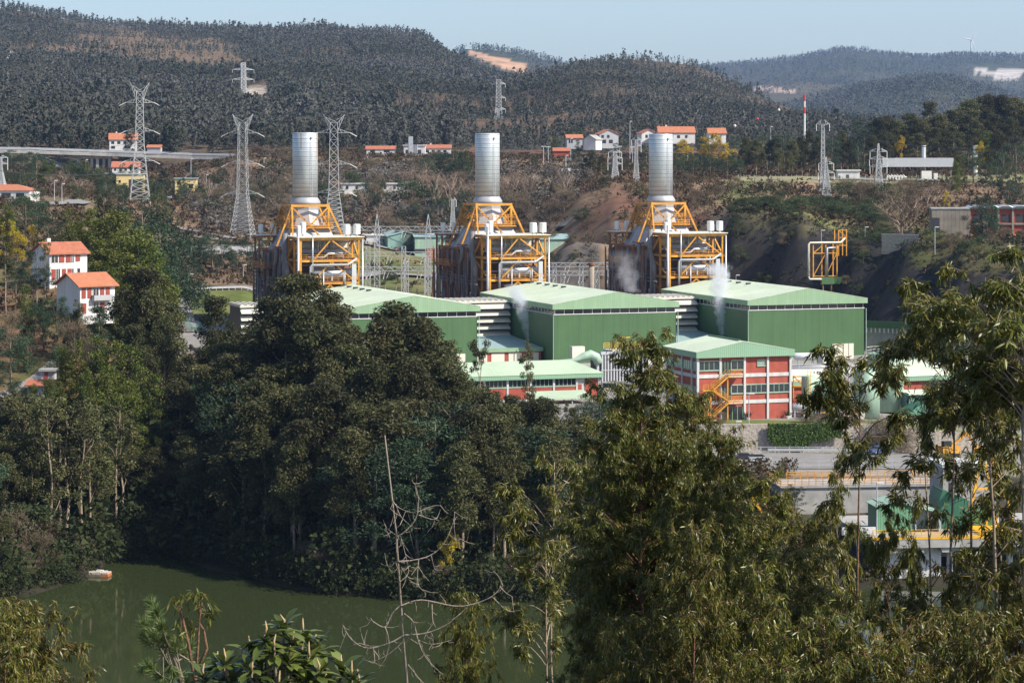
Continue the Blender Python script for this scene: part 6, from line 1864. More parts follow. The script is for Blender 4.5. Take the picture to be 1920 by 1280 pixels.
def make_bare(kind, name, seed, H, m, depth=5, spread=.55):
    gen = random.Random(seed); root = new_root(name); mb = MB(); tw = MB()

    def grow(p, d, l, r, k):
        mid = p + d * (l * .5) + Vector((gen.gauss(0, .05), gen.gauss(0, .05), .0)) * l
        e = p + d * l
        (mb if k > 2 else tw).tube([p, mid, e], [r, r * .85, r * .65], 5 if k > 2 else 3, cap=False)
        if k == 0: return
        for _ in range(3 if k < depth else 4):
            nd = (d + Vector((gen.gauss(0, spread), gen.gauss(0, spread), gen.gauss(.12, spread * .6)))).normalized()
            s_ = e if gen.random() < .6 else mid
            grow(s_, nd, l * gen.uniform(.6, .82), r * .6, k - 1)
    grow(Vector((0, 0, -.5)), Vector((0, 0, 1)), H * .27, H * .017, depth)
    mb.build('trunk', m, root); tw.build('twigs', m, root)
    zs = max(v[2] for v in tw.v)
    PROTO.setdefault(kind, []).append([root, zs, False])


make_bare('bare', 'bare_tree', 3, 12, M['twig']); make_bare('bare', 'bare_tree', 5, 12, M['twig'], 5, .45)
make_bare('palebare', 'bare_tree', 8, 14, M['twig_pale'], 5, .42)

# where a tree stands, told by what is found above or beside it in the picture
LMX = [(0, "the left picture edge"), (45, "the orange hipped roof"), (95, 'the dark red house roof'), (135, "the white windows"), (185, 'the bright orange roof'), (230, "the viaduct house"),
       (262, 'the tallest pylon'), (303, 'the conical cedar'), (340, 'the car park row'), (375, 'the fenced grass'), (415, 'the low white wall'), (455, "the forked pylon"), (500, "the left boiler"), (545, "the left chimney's edge"),
       (572, 'the left chimney'), (626, "the second forked pylon"), (665, "the left silencers"), (705, 'the nearer spiked column'), (752, 'the teal warehouse'), (803, 'the farther spiked column'),
       (850, "the left hall's corner"), (880, "the middle boiler"), (913, 'the middle chimney'), (950, "the louvred intake"), (990, "the middle steam"), (1038, "the middle hall's corner"), (1078, 'the dark spoil mound'),
       (1109, 'the vent stack'), (1153, 'the small lattice pylon'), (1193, 'the slim lattice mast'), (1238, 'the right chimney'), (1285, 'the long orange roof'), (1345, "the small orange roof"), (1400, "the right hall's corner"), (1445, 'the bare pole'),
       (1508, 'the banded mast'), (1545, 'the twin lattice masts'), (1590, 'the white hut'), (1647, 'the pointed pylon'), (1700, 'the grey canopy'), (1732, 'the grey flue'), (1780, 'the concrete block'), (1829, 'the white flue'), (1870, 'the brick hall'), (1915, "the right picture edge")]
_seen = {}


def where(px):
    l = min(LMX, key=lambda a: abs(a[0] - px))
    d = px - l[0]
    s = 'in line with ' if abs(d) <= 7 else ('just left of ' if d < 0 else 'just right of ')
    if 'picture edge' in l[1]: s = 'near '
    return s + l[1]


def place(kind, px, ytop, Y, what=None, group=None, z=None, H=None, wide=1.0, name=None, zoff=0.0):
    X = PX(px, Y); z0 = gz(X, Y) if z is None else z
    ls = PROTO[kind]; pr = ls[rng.randrange(len(ls))]
    h = H if H else max(1.2, ZY(ytop, Y) - z0)
    s = h / pr[1]
    lab = (what + ', ' + where(px)) if what and not what.startswith('=') else (what[1:] if what else None)
    w = s * wide * rng.uniform(.92, 1.1)
    grp = group or 'trees'
    rz = rng.uniform(0, 6.28)
    if not pr[2]:
        pr[2] = True; o = pr[0]
        o.location = (X, Y, z0 + zoff); o.rotation_euler = (0, 0, rz); o.scale = (w, w, s); o["label"] = lab; o["group"] = grp
    else:
        o = dup(pr[0], (X, Y, z0 + zoff), rz, lab, grp, (w, w, s))
    o["category"] = 'shrub' if kind in ('bush', 'dry', 'olive') else 'tree'
    return o


# ---- the left slope and the houses
G = 'mimosas and pines on the left slope'
for kind, px, yt, Y, wh, wd in [
    ('pine', 20, 606, 462, 'broad dark pine at the left edge above the wood', 1.2), ('pine', 52, 640, 468, 'smaller dark pine right behind the broad one', 1.1),
    ('thin', 12, 398, 505, 'slim tree with long bare trunk', .8), ('pine', 68, 468, 512, 'dark pine before the upper white house', 1.0), ('thin', 84, 452, 520, 'thin-crowned tree before the upper house', .8), ('pine', 30, 480, 520, 'ragged tree on the slope', .9),
    ('mim', 130, 392, 575, 'green mimosa behind the upper white house', 1.0), ('mim', 150, 405, 580, 'pointed mimosa behind the upper house', .9), ('pine', 90, 398, 600, 'dark round tree behind the upper house', 1.1), ('pine', 48, 362, 650, 'broad dark tree before the orange hipped roof', 1.3), ('mim', 15, 385, 620, 'dark mimosa on the slope', 1.2), ('pine', 70, 352, 700, 'dark tree by the orange hipped roof', 1.0),
    ('yellow', 14, 410, 560, 'yellow blossoming mimosa behind the slim tall tree', .6), ('yellow', 36, 430, 560, 'yellow blossoming mimosa spray on the slope', .6), ('yellow', 87, 448, 545, 'yellow blossoming mimosa at the roof edge', .5), ('yellow', 60, 420, 600, 'thin yellow blossom on the slope', .5),
    ('thin', 190, 352, 600, 'slim dark tree topping the mimosa wood', .9), ('mim', 178, 392, 590, 'dark mimosa at the left of the tall mass', 1.1), ('mim', 208, 392, 575, 'large dark mimosa', 1.3), ('mim', 236, 398, 565, 'large sunlit mimosa', 1.3), ('mim', 258, 432, 548, 'large yellow-green mimosa', 1.3),
    ('mim', 283, 470, 540, 'yellow-green mimosa', 1.2), ('mim', 222, 440, 545, 'dense dark mimosa in front of the mass', 1.4), ('mim', 300, 520, 530, 'mimosa at the right foot of the mass', 1.1), ('pine', 268, 382, 640, 'dark pine behind the mimosas', 1.1), ('pine', 296, 408, 620, 'dark pine right of the mimosas', 1.1), ('pine', 318, 448, 605, 'dark pine sloping to the fenced grass', 1.1), ('mim', 190, 450, 560, 'deep green mimosa right of the upper house', 1.3), ('mim', 205, 500, 540, 'deep green mimosa above the bright orange roof', 1.2), ('mim', 250, 500, 530, 'dark mimosa in the middle of the mass', 1.3), ('pine', 280, 415, 600, 'dark pine crest', 1.0),
    ('euc', 268, 506, 486, 'big brown-green eucalyptus beside the bright orange roof', 1.3), ('euc', 298, 545, 482, 'big eucalyptus right of the bright orange roof', 1.2), ('euc', 238, 545, 484, 'eucalyptus touching the right end of the bright orange roof', 1.0), ('euc', 308, 590, 476, 'eucalyptus before the access road', .8), ('euc', 255, 610, 470, 'lower eucalyptus below the bright orange roof', 1.2),
    ('mim', 50, 535, 484, 'small yellow-green tree left of the lower house', .8), ('pine', 82, 553, 480, 'small pine before the lower house gable', .9), ('pine', 108, 556, 482, 'small pine touching the lower house gable', .9), ('pine', 65, 566, 478, 'small dark pine on the bare slope', .8), ('pine', 128, 572, 476, 'small pine under the lower house', .8),
    ('cedar', 186, 572, 478, 'dark conifer under the lower house balcony', 1.1), ('pine', 160, 575, 478, 'dark small pine under the lower house', 1.0), ('thin', 150, 560, 474, 'thin brown tree under the lower house', 1.0), ('dry', 20, 585, 478, 'brown leafless shrub on the slope', 1.2), ('dry', 140, 600, 472, 'brown leafless shrub on the slope', 1.2), ('bush', 35, 640, 470, 'low green shrub on the red slope', 1.0), ('bush', 110, 648, 466, 'low green shrub on the red slope', 1.0)]:
    place(kind, px, yt, Y, wh, G if kind not in ('dry', 'bush') else 'shrubs on the slopes', wide=wd)
G = 'yellow-green mimosas above the bank wood'
for px, yt, Y in ((124, 648, 452), (150, 636, 450), (184, 632, 450), (216, 640, 450), (246, 648, 452), (268, 690, 446), (292, 700, 446), (282, 742, 440), (240, 716, 440), (302, 768, 436), (205, 690, 444), (160, 690, 442), (225, 770, 434), (262, 790, 432), (295, 820, 430)):
    place('mim', px, yt, Y, 'sunny yellow-green mimosa above the bank wood, %s row' % ('back' if Y > 447 else 'middle' if Y > 439 else 'front'), G, wide=rng.uniform(.8, 1.0))

# ---- the bank wood
SKY = np.array([(-120, 700), (0, 735), (60, 742), (110, 730), (160, 735), (220, 760), (300, 790), (320, 720), (360, 665), (395, 600), (440, 625), (470, 625), (510, 580), (560, 535), (610, 570), (640, 612), (700, 590), (740, 572), (790, 590), (825, 640), (850, 690), (870, 735), (900, 715), (945, 740), (1000, 728), (1050, 770), (1090, 760), (1150, 775), (1250, 820), (1400, 900)], float)
G = 'eucalyptus trees of the bank wood'
lead = [('euc', 405, 558, 470, 1.0), ('euc', 352, 668, 466, 1.0), ('euc', 462, 612, 462, 1.1), ('euc', 512, 560, 452, 1.2), ('euc', 560, 517, 446, 1.45), ('euc', 612, 548, 450, 1.2), ('euc', 540, 560, 430, 1.2), ('euc', 590, 580, 425, 1.2), ('euc', 742, 570, 425, 1.5), ('euc', 700, 600, 420, 1.3), ('euc', 790, 596, 424, 1.3), ('euc', 655, 612, 440, 1.1), ('euc', 830, 640, 428, 1.0),
        ('thin', 900, 633, 440, .8), ('thin', 992, 636, 446, .75), ('euc', 868, 705, 430, .9), ('euc', 960, 742, 425, 1.0), ('euc', 1015, 745, 430, 1.0), ('thin', 1062, 752, 440, .9), ('euc', 925, 735, 420, .9)]
for kind, px, yt, Y, wd in lead:
    place(kind, px, yt, Y, '%s eucalyptus overtopping the bank wood' % ('tall broad' if wd > 1.15 else 'slim thin-crowned' if kind == 'thin' else 'tall dark'), G, wide=wd)
rb = random.Random(21)
cnt = 0
for i in range(270):
    px = rb.uniform(-90, 1120); Y = rb.uniform(0, 1)
    sh = np.interp(px, [c[0] for c in COLS], [c[1] for c in COLS])
    Y = sh + 5 + Y ** 1.2 * 82
    X = PX(px, Y); z0 = gz(X, Y)
    if z0 < .4 or px > 1000 and Y > 455: continue
    front = Y < sh + 28
    H = rb.uniform(19, 28) if not front else rb.uniform(17, 25) if px > 440 else rb.uniform(8, 20)
    yt = 300 + (CZ - z0 - H) * F / Y
    lim = np.interp(px, SKY[:, 0], SKY[:, 1]) + rb.uniform(8, 60)
    if px < 330: lim += 25
    yt = max(yt, lim)
    if z0 + 5 > ZY(yt, Y): continue
    if 20 < px < 170 and Y < sh + 12: continue
    row = 'waterline row' if Y < sh + 18 else 'second row' if Y < sh + 38 else 'middle rows' if Y < sh + 62 else 'back rows'
    kind = 'euc' if rb.random() < .8 else 'thin' if rb.random() < .5 else 'pine' if rb.random() < .7 else 'mim'
    nm = {'euc': 'dark full eucalyptus', 'thin': 'slim pale-stemmed eucalyptus', 'pine': 'dark bluish pine', 'mim': 'greener mimosa'}[kind]
    place(kind, px, yt, Y, '%s, bank wood %s' % (nm, row), G if kind in ('euc', 'thin') else 'other trees of the bank wood', wide=rb.uniform(1.05, 1.4))
    cnt += 1
for px, yt, Y in ((70, 742, 400), (98, 738, 394), (112, 745, 402), (128, 750, 398), (150, 760, 401), (172, 765, 406), (185, 742, 412), (214, 752, 416), (232, 770, 418), (40, 735, 404), (18, 728, 410)):
    place('thin', px, yt, Y, 'tall pale-stemmed eucalyptus left of the cove', G, wide=1.25)
for px, yt, Y in ((38, 712, 446), (62, 718, 444), (92, 706, 443), (112, 716, 446), (12, 705, 448)):
    place('pine' if px < 60 else 'mim', px, yt, Y, 'tree before the faded red shed roof', 'other trees of the bank wood', wide=1.0)
# understory along the water
G = 'shrubs along the far waterline'
for i in range(110):
    px = rb.uniform(-60, 1120); sh = np.interp(px, [c[0] for c in COLS], [c[1] for c in COLS]); Y = sh + rb.uniform(.5, 9)
    kind = 'bush' if rb.random() < .72 else 'dry'
    place(kind, px, 0, Y, '%s shrub on the far waterline' % ('green' if kind == 'bush' else 'brown leafless'), G, H=rb.uniform(2, 4.5), wide=rb.uniform(.9, 1.4))
for k in range(34):
    px = rb.uniform(-40, 330); Y = np.interp(px, [0, 150, 205, 310], [374, 390, 408, 414]) + rb.uniform(2, 34); place(rb.choice(['bush', 'bush', 'dry']), px, 0, Y, 'bushy shrub on the left bank slope', 'shrubs on the left bank by the raft', H=rb.uniform(2.5, 5.5), wide=1.3)
for px, yt, Y, kind, wd in ((20, 960, 384, 'dry', 1.2), (50, 945, 388, 'bush', 1.3), (70, 1000, 384, 'dry', 1.3), (95, 1040, 384, 'bush', 1.2), (115, 1048, 387, 'dry', 1.3), (25, 1030, 378, 'bush', 1.2), (60, 1070, 379, 'dry', 1.3), (5, 1060, 374, 'bush', 1.3), (135, 1052, 389, 'dry', 1.1), (40, 980, 392, 'bush', 1.3)):
    place(kind, px, yt, Y, 'grey-green bank shrub left of the raft' if kind == 'bush' else 'brown bank shrub left of the raft', 'shrubs on the left bank by the raft', wide=wd)
place('yellow', 846, 995, 372, '=yellow blossoming mimosa leaning over the water below the left hall', 'blossoming mimosas', wide=.7)
for px, yt in ((835, 1020), (858, 1035), (880, 1060)): place('pine', px, yt, 376, 'dark round tree behind the yellow mimosa', 'other trees of the bank wood', wide=1.0)
for px, yt in ((1050, 1045), (1075, 1065), (1030, 1070)): place('dry', px, yt, 376, 'brown leafless shrub on the sunny bank point', G, wide=1.4)
for kind, px, yt, Y, wh in (('pine', 1112, 738, 456, 'dark pine before the long low building'), ('pine', 1150, 745, 458, 'dark pine left of the red office'), ('pine', 1185, 760, 452, 'dark pine left of the red office'), ('pine', 1085, 790, 440, 'dark pine below the cooler block'), ('mim', 1100, 850, 425, 'light green tree below the cooler block'), ('pine', 1362, 845, 436, 'small blue-green pine by the lower road'), ('mim', 1462, 872, 425, 'yellow-green tree by the orange railing'), ('dry', 1400, 880, 430, 'brown scrub by the lower road'), ('dry', 1430, 890, 428, 'brown scrub by the lower road'), ('bush', 1330, 890, 430, 'green scrub by the lower road'), ('pine', 1490, 905, 412, 'dark tree at the corner of the upper platform')):
    place(kind, px, yt, Y, wh, 'trees by the lower road', wide=1.1)
G = 'trees by the lower road'
for px, yt, Y, k_ in ((1075, 765, 452, 'euc'), (1098, 752, 458, 'pine'), (1128, 752, 455, 'pine'), (1165, 750, 460, 'pine'), (1205, 765, 455, 'pine'), (1140, 790, 445, 'euc'), (1180, 800, 442, 'pine'), (1105, 800, 440, 'euc'), (1225, 800, 448, 'pine'), (1130, 850, 425, 'euc'), (1165, 860, 420, 'mim'), (1200, 860, 425, 'euc'), (1240, 860, 430, 'pine'), (1280, 880, 425, 'mim'), (1320, 895, 422, 'pine'), (1150, 930, 400, 'euc'), (1210, 930, 402, 'euc'), (1270, 935, 404, 'euc'), (1340, 940, 404, 'pine'), (1395, 905, 418, 'mim'), (1430, 915, 415, 'pine'), (1475, 915, 412, 'mim'), (1420, 960, 398, 'euc'), (1480, 970, 396, 'euc'), (1520, 960, 398, 'pine'), (1120, 1000, 388, 'bush'), (1180, 1020, 388, 'bush'), (1260, 1020, 388, 'bush'), (1340, 1020, 388, 'bush'), (1440, 1030, 388, 'bush'), (1540, 1030, 388, 'bush')):
    place(k_, px, yt, Y, {'euc': 'dark eucalyptus', 'pine': 'dark bushy pine', 'mim': 'yellow-green tree', 'bush': 'green shrub'}[k_] + (' beside the lower road' if Y > 435 else ' on the bank below the road' if Y > 395 else ' at the waterline below the road'), G, wide=1.3)
for kind, px, yt, Y, wh in (('dry', 1535, 762, 476, 'round brown shrub on top of the ivy wall'), ('dry', 1512, 768, 477, 'brown shrub on top of the ivy wall'), ('bush', 1553, 776, 474.5, 'glossy shrub over the ivy wall'), ('dry', 1660, 782, 470.8, 'grey scrub against the stone wall'), ('dry', 1690, 790, 470, 'grey scrub against the stone wall'), ('dry', 1640, 815, 470, 'low grey scrub against the stone wall'), ('dry', 1350, 772, 476, 'brown shrub at the foot of the orange stair'), ('bush', 1330, 778, 476, 'green shrub at the foot of the orange stair')):
    place(kind, px, yt, Y, wh, 'shrubs by the stone wall', z=None if Y < 472 else 14.8, wide=1.5, H=None if Y > 472 else ZY(yt, Y) - 10)
# ivy hanging on the stone wall
gen = np.random.default_rng(77)
n = 9000
gx = PX(1440, 471) + (PX(1577, 471) - PX(1440, 471)) * gen.random(n)
dr_ = 2.2 + 2.9 * fbm(gx / 1.6, gx * 0) + 1.2 * np.sin((gx - gx.min()) * .35)
gzv = 15.35 - gen.random(n) ** 1.1 * np.clip(dr_, 1.2, 5.0)
C = np.stack([gx, 470.95 + (gzv - 10) * .18 - gen.random(n) * .5 - .25, gzv], 1)
D = unit(gen.normal(size=(n, 3)) * .5 + np.array([0, -.4, -.9]))
t = thing('ivy', 'green ivy curtain hanging over the stone wall right of the office', 'ivy', (0, 0, 0))
leaf_quads('foliage', C, D, .22 * gen.uniform(.6, 1.3, n), .11, L_IVY, t, gen)

# ---- behind the plant, on the left and middle
G = 'trees behind the power station'
for kind, px, yt, Y, wh, wd in [
    ('pine', 355, 440, 800, 'grey-green tree in the row', 1.3), ('pine', 376, 448, 805, 'grey-green tree in the row', 1.4), ('pine', 398, 436, 810, 'grey-green tree in the row', 1.4), ('pine', 418, 452, 800, 'grey-green tree in the row', 1.4), ('pine', 438, 462, 800, 'dark tree in the row', 1.0), ('pine', 464, 442, 806, 'grey-green tree in the row', 1.4), ('pine', 484, 460, 800, 'dark tree in the row', 1.0), ('pine', 366, 480, 790, 'low dark tree in the row', 1.0), ('pine', 408, 484, 790, 'low dark tree in the row', 1.0), ('pine', 330, 425, 860, 'grey tree on the brown slope', .9), ('pine', 322, 405, 930, 'small dark tree by the brown path', .8),
    ('pine', 22, 280, 1060, 'dark pine below the viaduct', 1.2), ('pine', 45, 285, 1050, 'dark pine below the viaduct', 1.1), ('pine', 68, 284, 1060, 'dark pine below the viaduct', 1.1), ('pine', 125, 304, 1060, 'dark pine before the viaduct arch', 1.2), ('pine', 140, 300, 1080, 'dark pine before the viaduct arch', 1.0), ('mim', 152, 305, 1090, 'yellow-green tree before the viaduct arch', .9), ('mim', 182, 328, 1050, 'green tree left of the school', .8),
    ('bare', 95, 318, 1010, 'brown bare tree by the road bend', 1.6), ('bare', 120, 322, 1000, 'brown bare tree by the road bend', 1.6), ('bare', 145, 325, 1000, 'brown bare tree by the road bend', 1.6), ('bare', 165, 330, 1005, 'brown bare tree by the road bend', 1.6), ('dry', 110, 350, 980, 'brown scrub by the road bend', 2.0), ('dry', 140, 345, 985, 'brown scrub by the road bend', 2.0), ('dry', 165, 345, 985, 'brown scrub by the road bend', 2.0),
    ('cedar', 306, 318, 1050, 'dark green conical cedar before the yellow school', 1.4), ('pine', 231, 346, 1055, 'small round dark tree before the yellow school', 1.1), ('pine', 341, 334, 1060, 'slender dark tree before the right yellow block', .9), ('bare', 206, 348, 1060, 'small bare tree before the school', 1.0), ('pine', 322, 335, 1070, 'dark tree beside the cedar', .8),
    ('dome', 820, 284, 1075, 'big round dark stone pine', 1.0), ('dome', 850, 281, 1070, 'big round dark stone pine', 1.1), ('dome', 800, 296, 1065, 'round dark stone pine', .9), ('dome', 870, 296, 1060, 'round dark stone pine', .9),
    ('cedar', 702, 280, 1200, 'small dark conifer by the motorway', .9), ('cedar', 727, 294, 1150, 'small dark conifer by the motorway', .9), ('cedar', 750, 297, 1150, 'small dark conifer by the motorway', .9), ('cedar', 746, 266, 1255, 'dark conifer beside the white buildings', 1.0), ('mim', 708, 255, 1290, 'yellow-green tree behind the red roof', .7), ('cedar', 672, 262, 1260, 'dark conifer left of the long red roof', .9),
    ('palebare', 1010, 322, 1010, 'pale white-barked bare tree left of the scrub', 1.1), ('palebare', 1030, 328, 1005, 'pale white-barked bare tree right of its twin', 1.0), ('bare', 968, 310, 1010, 'brown bare tree right of the middle chimney', 1.6), ('bare', 985, 318, 1000, 'brown bare tree right of the middle chimney', 1.6), ('bare', 955, 325, 990, 'brown bare tree right of the middle chimney', 1.6),
    ('bare', 815, 318, 990, 'grey bare tree below the stone pines', 1.3), ('bare', 845, 316, 985, 'grey bare tree below the stone pines', 1.3),
    ('olive', 1060, 340, 985, 'wide olive willow thicket', 1.9), ('olive', 1085, 345, 980, 'wide olive willow thicket', 1.9), ('olive', 1100, 350, 975, 'olive willow thicket edge', 1.4), ('olive', 1045, 348, 975, 'olive willow thicket edge', 1.5),
    ('euc', 1110, 282, 1010, 'dark tree by the small lattice pylon', 1.1), ('euc', 1128, 292, 1005, 'dark tree by the small lattice pylon', 1.2), ('euc', 1098, 296, 1010, 'dark tree by the small lattice pylon', 1.1), ('pine', 1140, 310, 990, 'dark tree below the small lattice pylon', 1.2), ('pine', 1168, 292, 1010, 'dark tree right of the small lattice pylon', 1.1), ('pine', 1180, 315, 990, 'dark tree right of the small lattice pylon', 1.1), ('pine', 1205, 300, 1010, 'dark tree behind the right chimney', 1.1), ('pine', 1078, 282, 1100, 'small dark tree before the white shed', .8), ('pine', 1002, 290, 1130, 'dark tree on the yellow verge', .7), ('pine', 1212, 268, 1150, 'dark tree by the white gable', 1.0), ('pine', 1080, 238, 1280, 'tall dark pine behind the orange roofs', 1.0), ('mim', 1040, 255, 1260, 'yellow-green tree by the terracotta roof', .8), ('pine', 1085, 262, 1235, 'dark tree before the grey gable', .8), ('pine', 1155, 268, 1225, 'dark shrubs before the grey house', 1.0),
    ('yellow', 1278, 262, 1060, 'golden autumn tree', .9), ('yellow', 1291, 272, 1050, 'golden autumn tree', .8), ('yellow', 1335, 250, 1060, 'golden autumn tree', 1.0), ('yellow', 1350, 262, 1055, 'golden autumn tree', .9), ('yellow', 1372, 280, 1050, 'golden autumn tree', .9), ('yellow', 1384, 290, 1045, 'golden autumn tree', .7), ('mim', 1325, 262, 1070, 'yellow-green tree among the golden ones', .9)]:
    place(kind, px, yt, Y, wh, G, wide=wd)
for k in range(16):
    px = 1268 + k * 8; place('pine', px, rb.uniform(284, 296), rb.uniform(985, 1010), 'slim-trunked tree of the small dark wood', 'small dark wood right of the right chimney', wide=.85)
# right belts
G = 'dark eucalyptus belt on the right terrace'
for px, yt, Y in ((1402, 258, 1030), (1418, 262, 1020), (1438, 246, 1040), (1452, 258, 1025), (1470, 252, 1030), (1486, 262, 1020), (1502, 256, 1030), (1518, 246, 1040), (1535, 255, 1030), (1560, 252, 1030), (1578, 245, 1040), (1598, 226, 1060), (1620, 236, 1050), (1635, 255, 1030), (1590, 262, 1020), (1610, 268, 1020), (1395, 275, 1020), (1430, 285, 1010), (1480, 285, 1010), (1530, 280, 1015), (1655, 250, 1040), (1460, 278, 1005), (1505, 290, 1005), (1560, 285, 1005)):
    place('euc' if rb.random() < .7 else 'pine', px, yt, Y, 'dark eucalyptus of the terrace belt, %s row' % ('back' if Y > 1025 else 'front'), G, wide=rb.uniform(1.0, 1.3))
G = 'tall eucalyptus wood behind the grey canopy'
for px, yt, Y in ((1645, 222, 1080), (1665, 218, 1090), (1685, 226, 1085), (1705, 214, 1090), (1725, 222, 1085), (1744, 192, 1110), (1760, 215, 1090), (1780, 208, 1100), (1800, 198, 1120), (1820, 188, 1120), (1842, 182, 1130), (1862, 178, 1130), (1884, 180, 1130), (1905, 184, 1120), (1925, 195, 1120), (1755, 240, 1060), (1790, 235, 1060), (1830, 225, 1080), (1870, 215, 1080), (1900, 220, 1080), (1695, 245, 1060), (1720, 250, 1050), (1670, 250, 1055), (1945, 190, 1110), (1850, 205, 1100), (1815, 215, 1095)):
    place('euc', px, yt, Y, 'tall dark eucalyptus behind the grey canopy, %s row' % ('back' if Y > 1090 else 'front'), G, wide=rb.uniform(1.1, 1.45))
G = 'trees before the right edge wood'
for kind, px, yt, Y, wd in (('mim', 1848, 246, 960, 1.1), ('euc', 1870, 252, 950, 1.3), ('pine', 1905, 268, 940, 1.2), ('mim', 1800, 290, 930, 1.0), ('pine', 1825, 278, 945, 1.1), ('pine', 1782, 322, 900, .9), ('mim', 1793, 300, 900, .8), ('pine', 1890, 320, 850, 1.2), ('pine', 1915, 330, 800, 1.2), ('pine', 1860, 300, 900, 1.0), ('pine', 1880, 285, 930, 1.0), ('yellow', 1775, 358, 830, .6), ('yellow', 1690, 252, 1010, .4), ('yellow', 1838, 262, 955, .4), ('pine', 1842, 368, 690, 1.2), ('pine', 1850, 380, 685, 1.0), ('bare', 1690, 352, 700, 1.5), ('bare', 1705, 368, 705, 1.4), ('bare', 1760, 330, 880, 1.5), ('bare', 1740, 345, 860, 1.4), ('dry', 1700, 335, 880, 1.6), ('dry', 1730, 340, 870, 1.8)):
    nm = {'mim': 'bright green tree', 'euc': 'brownish eucalyptus', 'pine': 'dark tree', 'yellow': 'yellow blossoming mimosa', 'bare': 'spreading bare tree', 'dry': 'brown leafless thicket'}[kind]
    place(kind, px, yt, Y, nm + (' on the right crest' if Y < 720 else ' on the terrace bank' if Y < 910 else ' before the right wood'), G, wide=wd)

# scrub on the slopes
G = 'shrubs on the slopes'
def scrub(n, x0, x1, y0, y1, kinds, h0, h1, what, wide=(1.0, 1.6)):
    for i in range(n):
        px = rb.uniform(x0, x1); Y = rb.uniform(y0, y1); k = rb.choice(kinds)
        place(k, px, 0, Y, '%s %s' % ({'bush': 'dark green shrub', 'dry': 'brown leafless shrub', 'pine': 'small dark tree', 'bare': 'bare grey tree', 'olive': 'olive shrub', 'mim': 'bright green tree', 'euc': 'young eucalyptus'}[k], what), G, H=rb.uniform(h0, h1) * (1.6 if k == 'bare' else 1), wide=rb.uniform(*wide) * (.7 if k in ('bare', 'pine') else 1))


scrub(64, 370, 560, 930, 1090, ['dry', 'dry', 'bush', 'bare', 'pine'], 4, 9, 'under the motorway')
scrub(60, 590, 800, 900, 1060, ['dry', 'pine', 'bush', 'bare', 'pine'], 4, 10, 'behind the boilers')
scrub(44, 790, 960, 925, 1030, ['dry', 'bare', 'pine', 'bush', 'pine'], 4, 10, 'below the stone pines')
scrub(22, 940, 1060, 880, 1000, ['dry', 'bare', 'dry'], 4, 9, 'above the spoil mound')
scrub(14, 350, 600, 1110, 1200, ['bush', 'dry', 'bush'], 2.5, 5, 'on the motorway embankment')
scrub(12, 1090, 1250, 820, 960, ['dry', 'bush'], 2, 5, 'on the red earth slope')
scrub(16, 1270, 1560, 850, 940, ['dry', 'dry', 'bush'], 2, 6, 'below the terrace')
scrub(13, 1575, 1690, 830, 860, ['dry', 'bush'], 6, 10.5, 'below the white hut', (1.0, 1.4))
scrub(32, 1375, 1500, 728, 765, ['bush'], 2.8, 4.8, 'on the cutting crest', (1.3, 2))
scrub(36, 1490, 1660, 765, 850, ['bush'], 3, 5, 'in the pipe bridge hedge', (1.3, 2))
scrub(26, 1590, 1680, 690, 745, ['bush', 'bush', 'dry'], 2, 3.6, 'by the stone crest wall', (1.3, 2))
scrub(12, 1405, 1480, 705, 722, ['bush', 'bush', 'dry'], 2.5, 4.6, 'in the shaded cutting', (1.0, 1.5))
scrub(10, 1500, 1700, 650, 700, ['bush', 'dry'], 1.5, 3, 'low in the cutting', (1.0, 1.6))
scrub(30, 1760, 1990, 490, 600, ['bush', 'dry', 'bush', 'pine'], 3, 8, 'behind the right tanks', (1.0, 1.9))
scrub(46, 1730, 1960, 610, 720, ['bush', 'dry', 'bush', 'dry', 'olive'], 1.5, 4.2, 'on the grassy right bank', (1.0, 1.9))
scrub(14, 1020, 1125, 795, 830, ['bush', 'dry'], 1.5, 3, 'on the spoil mound', (1.0, 1.6))
scrub(16, 0, 240, 480, 640, ['bush', 'dry'], 1.5, 4, 'by the white houses', (1.0, 1.6))
scrub(16, 10, 240, 900, 1180, ['dry', 'bush', 'pine'], 3, 7, 'below the viaduct')
scrub(26, 20, 360, 900, 1200, ['pine', 'pine', 'mim', 'bush'], 6, 11, 'about the school and road', (1.1, 1.5))
scrub(22, 330, 620, 1000, 1200, ['pine', 'pine', 'dry'], 5, 10, 'below the motorway bank', (1.1, 1.5))
scrub(18, 600, 900, 1080, 1190, ['pine', 'dry', 'mim'], 4, 9, 'before the motorway', (1.1, 1.5))
scrub(10, 690, 745, 775, 840, ['bush'], 1.5, 4, 'on the switchyard grass', (1, 1.5))
# belt at the foot of the hill
for i in range(22):
    px = rb.uniform(1100, 1540); Y = rb.uniform(1260, 1330)
    place('pine', px, 0, Y, 'small dark tree behind the orange roofs', 'trees behind the orange roofs', H=rb.uniform(6, 12), wide=1.1)


